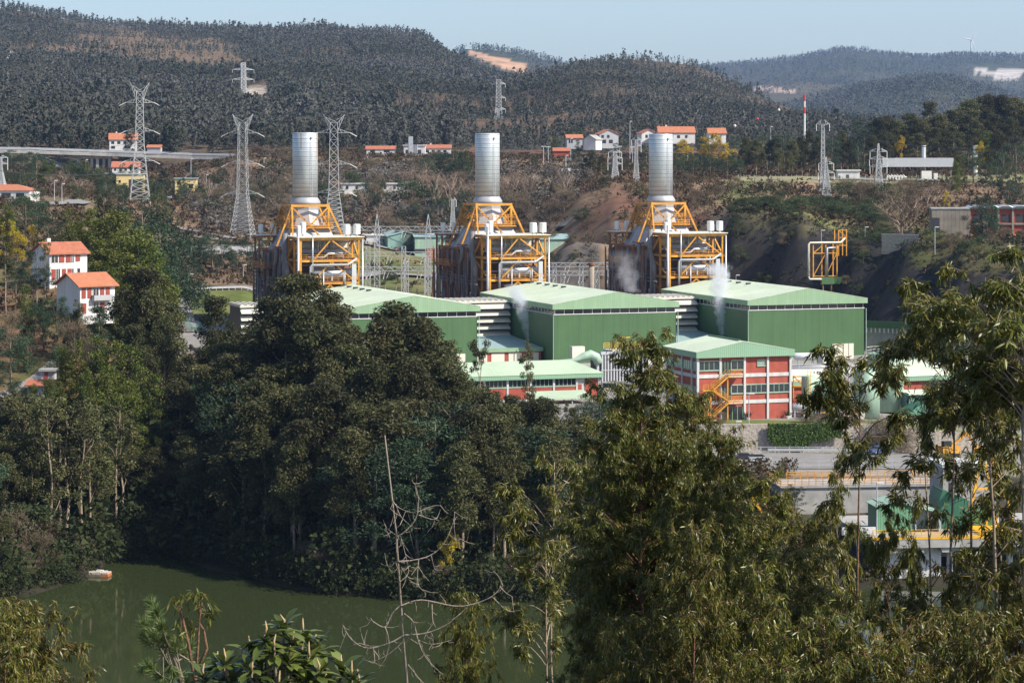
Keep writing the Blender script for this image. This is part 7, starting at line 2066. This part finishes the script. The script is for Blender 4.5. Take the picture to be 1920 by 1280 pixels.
# ---- far woods as one mass each: thousands of small crowns
def wood(name, label, X, Y, Z, h, k, seed, cone=.5, ts=(.055, .11), m=None, wd=.20):
    g = np.random.default_rng(seed); n = len(X)
    t = g.random((n, k)) ** .8
    az = g.random((n, k)) * 2 * np.pi; q = g.random((n, k)) ** .5
    slim = g.uniform(.75, 1.3, n)[:, None]
    rad = h[:, None] * wd * slim * (1.08 - t * cone * 1.6).clip(.12) * q
    C = np.stack([X[:, None] + np.cos(az) * rad, Y[:, None] + np.sin(az) * rad, Z[:, None] + h[:, None] * (.18 + .82 * t)], -1)
    s = (h[:, None] * g.uniform(*ts, (n, k)))[..., None]
    a = unit(g.normal(size=(n, k, 3))); b = unit(np.cross(a, g.normal(size=(n, k, 3)))); c = -a * .5 + b * .87; d = -a * .5 - b * .87
    a = a * 1.0; 
    V = np.stack([C + a * s * 1.25, C + c * s, C + d * s], 2).reshape(-1, 3)
    o = np_mesh(name, V, np.arange(len(V)).reshape(-1, 3), m or L_FAR)
    tag(o, label, 'wood', None, 'stuff')
    return o


g = np.random.default_rng(31)
N_ = 120000
gY = np.sqrt(g.uniform(1330 ** 2, 3620 ** 2, N_)); gP = g.uniform(-180, 2100, N_); gX = (gP - 960) / F * gY
gZ = hgt(gX, gY); gy = 300 + (CZ - gZ) * F / gY
nn = fbm(gX / 150 + 9, gY / 150); n3 = fbm(gX / 40, gY / 40 + 5)
dens = np.full(N_, .95)
heath = (((gP - 250) / 170) ** 2 + ((gy - 88) / 30) ** 2 < 1 + (fbm(gX / 30, gY / 30) - .5) * 2) | (((gP - 380) / 90) ** 2 + ((gy - 115) / 22) ** 2 < 1 + (fbm(gX / 30, gY / 30) - .5) * 2)
dens[heath & (gY > 1600)] = .18
thin_ = (gy > 186) & (gP > 740) & (gP < 1520); dens[thin_] = np.clip(.9 - (nn[thin_] - .35) * 2.2, .12, .9)
hill2 = (gP > 1120) & (gP < 1520) & (gy < 186); dens[hill2] = np.clip(1.0 - (n3[hill2] - .4) * 1.8, .3, 1)
dens[(gP > 448) & (gP < 502) & (gy > 158) & (gy < 212) & (gP > 448 + (192 - gy) * .6)] = 0
dens[(gP > 14) & (gP < 63) & (gy > 94) & (gy < 115)] = .12
dens[(gP > 882) & (gP < 980) & (np.abs(gy - (92 + (gP - 884) * .33)) < 7 + (gP - 884) * .14)] = 0
dens = dens * np.where(fbm(gX / 210 + 3, gY / 260) > .60, .28, 1.0)
ok = g.random(N_) < dens
gX, gY, gZ, gP, gy, nn = gX[ok], gY[ok], gZ[ok], gP[ok], gy[ok], nn[ok]
h = g.uniform(6, 10.5, len(gX)) * (.75 + .6 * nn) * np.exp(g.normal(0, .22, len(gX)))
h[(gP > 1050) & (gy < 190)] *= .82
h[(gy > 186) & (gP > 740)] *= .7
nr2 = gY < 2050
wood('woods', 'dense eucalyptus woods on the nearer lower hillside', gX[nr2], gY[nr2], gZ[nr2], h[nr2], 38, 1)
wood('woods', 'dense woods covering the upper hill and skyline', gX[~nr2], gY[~nr2], gZ[~nr2], h[~nr2], 20, 2)
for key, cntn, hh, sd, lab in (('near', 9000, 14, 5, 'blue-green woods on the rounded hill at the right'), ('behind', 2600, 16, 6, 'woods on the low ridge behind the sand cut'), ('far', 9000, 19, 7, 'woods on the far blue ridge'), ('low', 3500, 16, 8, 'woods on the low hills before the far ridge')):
    Xg, Yg, Zg = HILLS[key]
    r_ = g.integers(6, Xg.shape[0] - 5, cntn); lim_ = (np.abs(960 + Xg * F / Yg - 960) < 1150)[0]
    cidx = np.where(lim_)[0]
    if key == 'near': cidx = cidx[(960 + Xg[0, cidx] * F / Yg[0, cidx]) > 1400]
    if key == 'behind': cidx = cidx[((960 + Xg[0, cidx] * F / Yg[0, cidx]) > 780) & ((960 + Xg[0, cidx] * F / Yg[0, cidx]) < 1200)]
    if key in ('far', 'low'): cidx = cidx[(960 + Xg[0, cidx] * F / Yg[0, cidx]) > 1280]
    c_ = g.choice(cidx, cntn)
    x = Xg[r_, c_] + g.normal(0, 8, cntn); y = Yg[r_, c_] + g.normal(0, 25, cntn); z = Zg[r_, c_]
    if key == 'behind':
        pp = 960 + x * F / y; yy = 300 + (CZ - z) * F / y
        k_ = ~((pp > 872) & (pp < 992) & (np.abs(yy - (103 + (pp - 884) * .32)) < 10 + (pp - 884) * .09)); x, y, z = x[k_], y[k_], z[k_]
    if key == 'far':
        pp = 960 + x * F / y; yy = 300 + (CZ - z) * F / y
        k_ = ~((pp > 1820) & (yy > 122) & (yy < 154)); x, y, z = x[k_], y[k_], z[k_]
    wood('woods', lab, x, y, z - 3, g.uniform(.7, 1.3, len(x)) * hh, 14, sd, m=L_FAR_HAZED)

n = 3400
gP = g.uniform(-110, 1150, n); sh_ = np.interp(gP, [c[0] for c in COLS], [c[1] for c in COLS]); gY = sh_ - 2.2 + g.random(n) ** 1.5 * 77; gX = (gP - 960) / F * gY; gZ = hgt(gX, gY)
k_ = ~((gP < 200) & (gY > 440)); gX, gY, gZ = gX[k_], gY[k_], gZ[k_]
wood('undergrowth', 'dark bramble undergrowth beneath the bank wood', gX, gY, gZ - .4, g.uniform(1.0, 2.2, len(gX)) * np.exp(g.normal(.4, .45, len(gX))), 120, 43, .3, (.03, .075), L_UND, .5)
n = 2600
gP = g.uniform(350, 1110, n); gY = g.uniform(905, 1130, n); k_ = (fbm(gP / 40, gY / 40) + g.random(n) * .25 > .58) & ~((gP > 470) & (gP < 600) & (gY < 960)) & ~((gP > 640) & (gP < 800) & (gY > 1000) & (gY < 1050)) & ~((gP > 800) & (gY < 930))
gX = (gP - 960) / F * gY; gX, gY = gX[k_], gY[k_]
n = 1500
qP = g.uniform(1085, 1345, n); qY = g.uniform(785, 950, n); k_ = fbm(qP / 25, qY / 25) + g.random(n) * .3 > .62; qX = ((qP - 960) / F * qY)[k_]; qY = qY[k_]
wood('undergrowth', 'rusty bracken and low scrub on the red earth slope', qX, qY, hgt(qX, qY) - .2, g.uniform(.6, 2.8, len(qX)), 34, 47, .2, (.06, .13), L_SCRUB, .5)
wood('thicket', 'grey-brown leafless thicket over the slope behind the boilers', gX, gY, hgt(gX, gY) - .3, g.uniform(2.0, 6.5, len(gX)), 60, 44, .2, (.045, .10), L_THICK, .42)
n = 1500
gP = g.uniform(1130, 1640, n); gY = g.uniform(381, 441, n); gX = (gP - 960) / F * gY; gZ = hgt(gX, gY); k_ = (fbm(gX / 5, gY / 5) > .42) & ~((gP > 1490) & (gY > 395)); gX, gY, gZ = gX[k_], gY[k_], gZ[k_]
wood('undergrowth', 'brown and green scrub on the bank below the lower road', gX, gY, gZ - .2, g.uniform(.8, 3.2, len(gX)), 50, 46, .2, (.05, .12), L_SCRUB, .5)
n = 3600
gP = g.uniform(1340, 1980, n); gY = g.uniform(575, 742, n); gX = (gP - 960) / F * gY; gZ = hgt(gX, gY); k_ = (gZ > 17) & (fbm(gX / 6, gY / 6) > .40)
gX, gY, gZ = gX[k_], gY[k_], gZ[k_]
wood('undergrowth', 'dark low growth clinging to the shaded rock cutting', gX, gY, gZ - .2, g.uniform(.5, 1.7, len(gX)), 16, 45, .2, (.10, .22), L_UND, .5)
# belt of taller trees at the foot of the hill
n = 520
gP = g.uniform(-150, 1080, n); gY = g.uniform(1300, 1460, n); gX = (gP - 960) / F * gY; gZ = hgt(gX, gY)
tp = np.interp(gP, [0, 200, 400, 560, 640, 700, 820, 900, 1000, 1060], [228, 230, 218, 224, 208, 203, 208, 228, 235, 248]) + g.uniform(0, 46, n)
hh = np.clip(CZ + (300 - tp) * gY / F - gZ, 5, 26)
wood('woods', 'belt of tall dark eucalyptus at the foot of the hill', gX, gY, gZ, hh, 300, 17, .32, (.022, .05), None, .21)
# low scrub and dead grass over the open slopes
N_ = 60000
gY = np.sqrt(g.uniform(470 ** 2, 1300 ** 2, N_)); gP = g.uniform(-120, 2040, N_); gX = (gP - 960) / F * gY
gZ = hgt(gX, gY); cl = fbm(gX / 16, gY / 16)
ok = (gZ > 16.3) & ~((gP > 1325) & (gY < 745) & (gZ < 47) & (g.random(N_) < np.where(gP > 1710, .4, .95))) & (cl + g.random(N_) * .35 > .55)
ok &= ~((gY > 943) & (gY < 1000) & (gP > 1370)) & ~((gP > 300) & (gP < 500) & (gY > 620) & (gY < 760)) & ~((gP > 470) & (gP < 1330) & (gY < 745)) & ~((gP > 1120) & (gY < 560))
ok &= ~((gP > 620) & (gP < 1180) & (gY > 745) & (gY < 930) & (g.random(N_) < .85)) & ~((np.abs(gP - 120) < 60) & (gY > 850) & (gY < 930))
gX, gY, gZ = gX[ok], gY[ok], gZ[ok]
wood('undergrowth', 'low brown and olive scrub over the open slopes', gX, gY, gZ - .3, g.uniform(.7, 2.6, len(gX)), 9, 41, .3, (.14, .30), L_SCRUB, .55)
# ------------------------------------------------------------------ foreground trees on the near bank
def sickle_leaves(name, Bp, D, Ln, Wd, m, parent, gen, curve=.25):
    """narrow curved leaves: base point, direction, length, width"""
    n = len(Bp)
    S = unit(np.cross(D, unit(gen.normal(size=(n, 3)))))
    Nn = unit(np.cross(D, S))
    Ln = Ln[:, None]; Wd = Wd[:, None]
    cv = (gen.random(n) * 2 - 1)[:, None] * curve * Ln
    m1 = Bp + D * Ln * .33 + Nn * cv * .35; m2 = Bp + D * Ln * .68 + Nn * cv * .5; tip = Bp + D * Ln - Nn * cv * .2
    V = np.stack([Bp, m1 + S * Wd * .5, m1 - S * Wd * .5, m2 + S * Wd * .42, m2 - S * Wd * .42, tip], 1).reshape(-1, 3)
    i = np.arange(n)[:, None] * 6
    Fc = np.concatenate([i + np.array([0, 2, 1]), i + np.array([1, 2, 4]), i + np.array([1, 4, 3]), i + np.array([3, 4, 5])], 1).reshape(-1, 3)
    return np_mesh(name, V, Fc, m, parent)


def fg_euc(kind, seed, H, crown, spread, nb, sprays, per, bark='bark_red', top_bare=0.0, lean=.02, r0=.085, tuft=False, multi=1, ls=1.0, rnd=False):
    gen = np.random.default_rng(seed)
    root = new_root('eucalyptus_tree')
    mb = MB(); B = []; Dd = []
    for st in range(multi):
        T = bent(gen, H * (1 if st == 0 else gen.uniform(.86, .96)), lean, 16, (0 if st == 0 else gen.uniform(-.4, .4), 0, 0))
        n = len(T)
        if multi > 1: T[:, 0] += (st - (multi - 1) / 2) * np.linspace(0, 1.0, n) ** 2 * spread * .8
        T[0, 2] = -1.5
        rad = np.array([r0 * (1.3 - 1.2 * (i / (n - 1)) ** .8) for i in range(n)])
        mb.tube([tuple(p) for p in T], list(rad), 7)
        T[0, 2] = 0
        Ht = T[-1, 2]
        for i in range(nb // multi):
            t = (i + gen.random()) / (nb // multi)          # 0 bottom of crown, 1 top
            zb = Ht - crown * (1 - t) * (1 - top_bare)
            b = at_h(T, min(zb, Ht * .99))
            az = gen.random() * 2 * np.pi
            L = spread * ((.40 + .72 * math.sin(math.pi * min(1, .22 + .74 * t))) if rnd else (1.1 - .86 * t ** 1.5)) * gen.uniform(.35, 1.15)
            el = gen.uniform(.75, 1.7)
            out = np.array([math.cos(az), math.sin(az), 0.])
            pts = [b]
            k = 6
            for j in range(1, k + 1):
                q = j / k
                pts.append(b + out * L * q + np.array([0, 0, L * (el * q - .8 * q * q)]) + gen.normal(0, .03 * L, 3) * q)
            pts = np.array(pts)
            rr = max(.006, r0 * .2 * (1.1 - t))
            mb.tube([tuple(p) for p in pts], [rr * (1.05 - .85 * j / k) for j in range(k + 1)], 5, cap=False)
            ns = max(2, int(sprays * (L / spread)))
            for s_ in range(ns):
                q = gen.uniform(.3 if not tuft else .62, 1.03)
                j = min(int(q * k), k - 1); f = q * k - j
                p = pts[j] * (1 - f) + pts[j + 1] * f
                d2 = unit(gen.normal(size=3) + np.array([0, 0, .1]) + out * .4); l2 = gen.uniform(.12, .5) * (1.25 - .5 * t)
                e = p + d2 * l2; e[2] -= .12 * l2
                mb.tube([tuple(p), tuple((p + e) / 2 + np.array([0, 0, .05 * l2])), tuple(e)], [.008, .006, .003], 3, cap=False)
                u = gen.random(per)[:, None]
                B.append(p * (1 - u) + e * u + gen.normal(0, .025, (per, 3)))
                dd = gen.normal(size=(per, 3)) * .48 + d2 * .35; dd[:, 2] -= .85
                Dd.append(unit(dd))
        # leader tuft
        u = gen.random((90, 1)); B.append(T[-1] - np.array([0, 0, 1.0]) * u + gen.normal(0, .10, (90, 3))); dd = gen.normal(size=(90, 3)) * .6; dd[:, 2] -= .3; Dd.append(unit(dd))
    mb.build('trunk', M[bark], root, smooth=True)
    B = np.concatenate(B); D = np.concatenate(Dd); n = len(B)
    sickle_leaves('crown', B, D, gen.uniform(.085, .17, n) * ls, gen.uniform(.013, .024, n) * ls, L_EUC_FG, root, gen)
    PROTO.setdefault(kind, []).append([root, H, False])


fg_euc('fbig', 301, 25, 12.0, 2.5, 340, 22, 42, r0=.11)
fg_euc('fmid', 302, 22, 8.5, 1.6, 150, 16, 36)
fg_euc('fmid', 303, 22, 8.5, 1.7, 150, 16, 36, multi=2)
fg_euc('fthin', 304, 23, 2.3, 1.15, 18, 10, 44, top_bare=.1, ls=1.5, rnd=True, tuft=True, bark='bark_red')
fg_euc('fhead', 309, 24, 2.8, 1.3, 34, 11, 40, tuft=True, bark='bark_pale', r0=.09, ls=1.4, rnd=True)
fg_euc('fhead', 310, 24, 3.2, 1.3, 38, 11, 40, tuft=True, bark='bark_pale', r0=.09, multi=2, lean=.04, ls=1.4, rnd=True)
fg_euc('fthin', 305, 23, 3.0, 1.0, 18, 9, 36, tuft=True, lean=.035, bark='bark_pale', ls=1.45, rnd=True)
fg_euc('fopen', 306, 24, 6.5, 1.7, 34, 11, 36, tuft=True, multi=2, bark='bark_pale', r0=.10, ls=1.4, rnd=True)
fg_euc('flow', 307, 16, 8.5, 2.0, 190, 17, 34, r0=.07)


def fplace(kind, px, ytop, Y, label, wide=1.0, idx=None, rz=None):
    X = PX(px, Y); z0 = gz(X, Y); h = ZY(ytop, Y) - z0
    ls = PROTO[kind]; pr = ls[rng.randrange(len(ls)) if idx is None else idx]
    s = h / pr[1]; k = max(.75, min(1.15, s)) * wide
    rz = rng.uniform(0, 6.28) if rz is None else rz
    if not pr[2]:
        pr[2] = True; o = pr[0]; o.location = (X, Y, z0); o.rotation_euler = (0, 0, rz); o.scale = (k, k, s); o["label"] = label; o["group"] = 'near eucalyptus trees'
    else:
        o = dup(pr[0], (X, Y, z0), rz, label, 'near eucalyptus trees', (k, k, s))
    o["category"] = 'tree'
    return o


fplace('fbig', 1228, 640, 52, 'great near eucalyptus with drooping crown before the red office left side', 1.0)
fplace('fbig', 1350, 815, 50, 'second great near eucalyptus, its crown below the orange stair', .9)
fplace('fbig', 1275, 745, 53, 'near eucalyptus filling the right shoulder of the great one', .8)
fplace('fbig', 1180, 775, 53, 'near eucalyptus filling the left shoulder of the great one', .7)
fplace('fmid', 1445, 895, 51, 'near eucalyptus crown below the parked cars')
fplace('fbig', 1165, 900, 54, 'near eucalyptus crown left beneath the great drooping one', .7)
fplace('fhead', 1020, 862, 60, 'slim near eucalyptus with bright crown over a forked bare stem', .95, 1)
fplace('flow', 872, 1118, 50, 'low near eucalyptus just right of the dead pine', .55)
fplace('flow', 50, 1128, 46, 'near eucalyptus at the bottom left corner', 1.05)
fplace('flow', -8, 1150, 44, 'near eucalyptus cut by the left edge at the bottom', .9)
fplace('fthin', 1612, 672, 48, 'slim near sapling with tufted crown before the green tanks', .95, 0)
fplace('fthin', 1575, 850, 52, 'very thin near sapling with a small top tuft left of the tall slim one', .55, 1)
fplace('fopen', 1778, 600, 46, 'tall near eucalyptus with open crown before the shaded rock cutting', .85)
fplace('fopen', 1905, 515, 44, 'tallest near eucalyptus at the right edge with pale crossing stems', 1.15)
fplace('fopen', 1960, 545, 45, 'near eucalyptus cut by the right picture edge', 1.0)
fplace('fhead', 1770, 548, 45, 'near eucalyptus with round dark head before the rock cutting', 0.9, 0)
fplace('fhead', 1915, 520, 43, 'near eucalyptus with dense head at the right edge', 1.1, 0)
fplace('fthin', 1668, 1000, 45, 'thin near sapling before the white pier wall', .5, 0)
fplace('fthin', 1705, 930, 46, 'thin near sapling before the green cabin', .55, 1)
fplace('fthin', 1555, 930, 49, 'near sapling with tufts at the corner of the intake platform', .7, 1)
fplace('fmid', 1500, 975, 50, 'near eucalyptus crown left of the intake platform')
fplace('flow', 1580, 1120, 44, 'low near eucalyptus beneath the white pier wall', .7)
fplace('flow', 1490, 1040, 45, 'low near eucalyptus in the thicket below the parked cars')
fplace('flow', 1405, 1060, 43, 'low near eucalyptus under the second great crown', .8)
fplace('flow', 1290, 985, 42, 'low near eucalyptus under the great drooping crown', .7)
fplace('flow', 1715, 1175, 42, 'low near eucalyptus right of the white pier wall foot')
fplace('flow', 1800, 1150, 43, 'low near eucalyptus under the yellow crane')
fplace('flow', 1900, 1060, 43, 'low near eucalyptus at the bottom right corner', .75)
fplace('flow', 1135, 1185, 47, 'low near eucalyptus at the foot of the forked bare stem', .55)
fplace('flow', 1210, 1160, 43, 'low near eucalyptus in the bottom middle thicket', .8)
fplace('flow', 1645, 1215, 40, 'low near eucalyptus at the bottom below the water gap', .9)
fplace('flow', 1840, 1150, 40, 'low near eucalyptus at the very bottom right')
fplace('flow', 1545, 1160, 40, 'low near eucalyptus at the bottom left of the water gap')
fplace('fthin', 1880, 760, 46, 'thin near eucalyptus before the concrete tower', .9, 1)


# dead pine with long curling branches
def dead_pine():
    Y = 40; X0 = PX(768, Y); z0 = gz(X0, Y)
    t = thing('dead_pine', 'dead leafless pine with long curling branches over the water', 'tree', (X0, Y, z0))
    g_ = random.Random(9)
    top = ZY(815, Y) - z0
    tr = []
    for i in range(14):
        q = i / 13; z = -1 + (top + 1) * q
        py = 300 + (CZ - z0 - z) * F / Y
        px = np.interp(py, [800, 900, 1000, 1100, 1200, 1280, 3000], [722, 733, 741, 750, 760, 772, 800])
        tr.append(Vector((PX(px, Y) - X0 + g_.gauss(0, .022), g_.gauss(0, .03), z)))
    rs = [.058 * (1.15 - 1.08 * (i / 13)) + .006 for i in range(14)]
    MB().tube(tr, rs, 8).build('trunk', M['bark'], t, smooth=True)

    def w(px, py, dy=0.0): return Vector((PX(px, Y) - X0, dy, ZY(py, Y) - z0))
    br = [[(752, 1135), (790, 1124), (850, 1135), (885, 1132), (925, 1115), (940, 1090), (925, 1068)],
          [(938, 1100), (950, 1110), (962, 1115)], [(925, 1120), (945, 1138), (958, 1144)],
          [(760, 1190), (800, 1185), (835, 1170), (860, 1150), (880, 1130)],
          [(758, 1190), (730, 1205), (690, 1215), (660, 1200), (642, 1172)], [(690, 1215), (675, 1205), (652, 1212)], [(700, 1212), (702, 1240), (690, 1236)],
          [(758, 1200), (730, 1225), (700, 1240), (682, 1238)],
          [(750, 1135), (735, 1150), (722, 1175), (700, 1165), (695, 1158)], [(722, 1175), (728, 1190), (730, 1210)],
          [(758, 1150), (775, 1165), (785, 1200), (800, 1230), (830, 1260)], [(785, 1200), (810, 1210), (845, 1205)],
          [(748, 1052), (775, 1050), (805, 1042), (830, 1022), (848, 985), (852, 960)], [(830, 1020), (850, 1018), (862, 1006)], [(785, 1048), (783, 1075), (785, 1095), (798, 1108)], [(785, 1095), (770, 1088)], [(808, 1040), (812, 1060), (815, 1075)],
          [(745, 1005), (760, 995), (780, 970), (785, 935), (778, 905)], [(782, 960), (810, 950), (825, 950)], [(785, 965), (815, 975), (825, 958)],
          [(736, 938), (748, 950), (775, 958), (790, 945)], [(742, 945), (752, 965), (770, 980)],
          [(741, 1002), (725, 990), (718, 975)], [(745, 1050), (728, 1065), (720, 1040)], [(750, 1090), (765, 1075), (762, 1050), (752, 1010)], [(752, 1062), (765, 1085), (785, 1090)],
          [(808, 1185), (812, 1200), (808, 1225)], [(765, 1195), (790, 1215), (795, 1235)], [(810, 1132), (812, 1160), (818, 1170)], [(765, 1245), (780, 1260), (795, 1275)]]
    mb = MB()
    for b in br:
        dy = g_.uniform(-.3, .3); n = len(b)
        pts = []
        for i in range((n - 1) * 4 + 1):
            q = i / 4; j = min(int(q), n - 2); f = q - j
            p0 = Vector((*b[max(j - 1, 0)], 0)); p1 = Vector((*b[j], 0)); p2 = Vector((*b[j + 1], 0)); p3 = Vector((*b[min(j + 2, n - 1)], 0))
            p = .5 * ((2 * p1) + (-p0 + p2) * f + (2 * p0 - 5 * p1 + 4 * p2 - p3) * f * f + (-p0 + 3 * p1 - 3 * p2 + p3) * f ** 3)
            pts.append(w(p.x, p.y, dy * i / ((n - 1) * 4)))
        r = .013 if n > 4 else .008
        mb.tube(pts, [r * (1.1 - .8 * i / (len(pts) - 1)) for i in range(len(pts))], 5, cap=False)
        for k in range(len(pts) // 2):
            p = pts[g_.randrange(1, len(pts))]; e = p + Vector((g_.gauss(0, .10), g_.gauss(0, .10), g_.gauss(-.05, .12)))
            mb.tube([p, (p + e) / 2 + Vector((g_.gauss(0, .02), 0, -.02)), e], [.006, .005, .003], 3, cap=False)
    mb.build('branch', M['dead_wood'], t, smooth=True)


dead_pine()


# loquat: rosettes of broad glossy leaves with pale buds
def loquat():
    Y = 24; X0 = PX(530, Y); z0 = gz(X0, Y)
    t = thing('loquat_tree', 'glossy broad-leaved loquat with pale upright buds at the bottom', 'tree', (X0, Y, z0))
    gen = np.random.default_rng(55); mb = MB(); bud = MB(); V = []; Fc = []
    heads = [(532, 1172, 0), (565, 1190, .2), (500, 1180, -.2), (545, 1205, .1), (470, 1215, .0), (425, 1232, -.2), (510, 1230, .3), (580, 1230, 0), (600, 1245, -.3), (555, 1245, .4), (455, 1250, .2), (490, 1262, .4), (530, 1265, -.4), (400, 1255, .3), (590, 1222, .2), (520, 1200, -.3), (480, 1240, -.4), (560, 1270, .2), (610, 1275, 0), (430, 1270, -.1), (640, 1252, .1), (660, 1265, 0), (505, 1275, .1), (380, 1270, .1), (545, 1230, -.2), (575, 1262, -.3), (670, 1285, .1), (415, 1290, .2)]
    base = Vector((0, 0, 0)); fork = Vector((0, 0, max(1.0, ZY(1420, Y) - z0)))
    mb.tube([(0, 0, -1), base, fork], [.14, .12, .08], 8)
    for px, py, dy in heads:
        c = Vector((PX(px, Y) - X0, dy, ZY(py, Y) - z0))
        mb.tube([fork, fork.lerp(c, .6) + Vector((0, 0, -.1)), c - Vector((0, 0, .1)), c + Vector((0, 0, .02))], [.035, .022, .012, .009], 5)
        bud.tube([c, c + Vector((gen.normal(0, .008), 0, .05)), c + Vector((gen.normal(0, .012), 0, .10 + gen.random() * .05))], [.012, .013, .004], 6)
        nl = gen.integers(13, 19)
        for k in range(nl):
            az = k * 2.4 + gen.random() * .5; el = gen.uniform(-.45, 1.1) * (1 - .25 * (k / nl)); ln = gen.uniform(.16, .30); wd = ln * gen.uniform(.15, .20)
            d = np.array([math.cos(az) * math.cos(el), math.sin(az) * math.cos(el), math.sin(el)]); s = unit(np.cross(d, [0, 0, 1.])); nrm = np.cross(s, d)
            b0 = np.array(c) + np.array([0, 0, -.10 * gen.random()]); base_i = len(V)
            for q, wq in ((0, .12), (.3, .75), (.6, 1.0), (.85, .6), (1, .02)):
                p = b0 + d * ln * q + np.array([0, 0, -.22 * ln * q * q])
                V += [p - s * wd * wq + nrm * wd * wq * .35, p, p + s * wd * wq + nrm * wd * wq * .35]
            for j in range(4):
                for h_ in (0, 1):
                    a = base_i + j * 3 + h_; Fc.append((a, a + 1, a + 4, a + 3))
    mb.build('trunk', M['bark'], t, smooth=True)
    np_mesh('crown', np.array(V), np.array(Fc), L_LOQ, t, smooth=True)
    bud.build('bud', mat("pale_bud", (.42, .30, .16), .8), t, smooth=True)


loquat()


# young pine with needle brushes beside a eucalyptus sprig
def young_pine():
    Y = 30; X0 = PX(335, Y); z0 = gz(X0, Y)
    t = thing('young_pine', 'young bright pine with needle brushes, bottom left of the loquat', 'tree', (X0, Y, z0))
    gen = np.random.default_rng(66); mb = MB(); B = []; D = []
    trunk = [(0, 0, -1)] + [(PX(px, Y) - X0, 0, ZY(py, Y) - z0) for px, py in ((352, 1420), (345, 1290), (330, 1240), (318, 1215), (305, 1180), (292, 1155))]
    mb.tube(trunk, [.08, .06, .045, .03, .022, .015, .008], 7)
    for px, py in ((275, 1135), (300, 1135), (285, 1155), (310, 1160), (268, 1165), (315, 1190), (290, 1185), (275, 1210), (300, 1215), (330, 1205), (280, 1240), (310, 1245), (345, 1230), (268, 1195), (360, 1260), (330, 1262), (295, 1265), (375, 1275), (310, 1285), (340, 1290), (268, 1255), (355, 1215), (385, 1250)):
        dy = gen.uniform(-.35, .35); c = np.array([PX(px, Y) - X0, dy, ZY(py, Y) - z0])
        b = np.array(trunk[gen.integers(2, 6)]); d = unit(c - b + np.array([0, 0, .15]))
        mb.tube([tuple(b), tuple((b + c) / 2 - np.array([0, 0, .03])), tuple(c)], [.012, .009, .005], 4, cap=False)
        n = 190; u = gen.random((n, 1)) * .16
        B.append(c - d * u); dd = unit(gen.normal(size=(n, 3))) * .75 + d * .8; D.append(unit(dd))
    mb.build('trunk', M['bark'], t, smooth=True)
    B = np.concatenate(B); D = np.concatenate(D); n = len(B)
    sickle_leaves('crown', B, D, gen.uniform(.09, .16, n), np.full(n, .0065), L_NEED, t, gen, .1)


young_pine()


def sprig():
    Y = 29; X0 = PX(368, Y); z0 = gz(X0, Y)
    t = thing('eucalyptus_sapling', 'small reddish eucalyptus sapling rising between the young pine and the loquat', 'tree', (X0, Y, z0))
    gen = np.random.default_rng(67); mb = MB(); B = []; D = []
    w = lambda px, py: (PX(px, Y) - X0, 0, ZY(py, Y) - z0)
    stems = [[(366, 1500), (366, 1280), (372, 1200), (374, 1160), (380, 1120)], [(366, 1280), (352, 1200), (340, 1150), (335, 1135)], [(368, 1260), (388, 1215), (382, 1180), (372, 1165)]]
    mb.tube([(0, 0, -1), w(366, 1500)], [.05, .03], 6)
    for s in stems: mb.tube([w(*p) for p in s], [.022 - .004 * i for i in range(len(s))], 5)
    for px, py, k in ((378, 1112, 26), (362, 1110, 22), (345, 1118, 18), (325, 1122, 10), (392, 1135, 20), (385, 1150, 16), (350, 1165, 18), (365, 1180, 16), (340, 1185, 14), (330, 1170, 10), (395, 1150, 10), (372, 1130, 14)):
        c = np.array(w(px, py)) + np.array([0, gen.normal(0, .1), 0])
        st = np.array(w(374, 1150)) if px > 350 else np.array(w(340, 1150))
        mb.tube([tuple(st), tuple((st + c) / 2), tuple(c)], [.006, .005, .003], 3, cap=False)
        B.append(c + gen.normal(0, .035, (k, 3))); dd = gen.normal(size=(k, 3)) * .45; dd[:, 2] -= .8; D.append(unit(dd))
    mb.build('trunk', M['bark_red'], t, smooth=True)
    B = np.concatenate(B); D = np.concatenate(D); n = len(B)
    sickle_leaves('crown', B, D, gen.uniform(.10, .17, n), gen.uniform(.014, .022, n), L_EUC_FG, t, gen)


sprig()
# prototypes that found no place are removed
for k_, ls in PROTO.items():
    for pr in ls:
        if not pr[2]:
            for ch in list(pr[0].children): bpy.data.objects.remove(ch)
            bpy.data.objects.remove(pr[0])
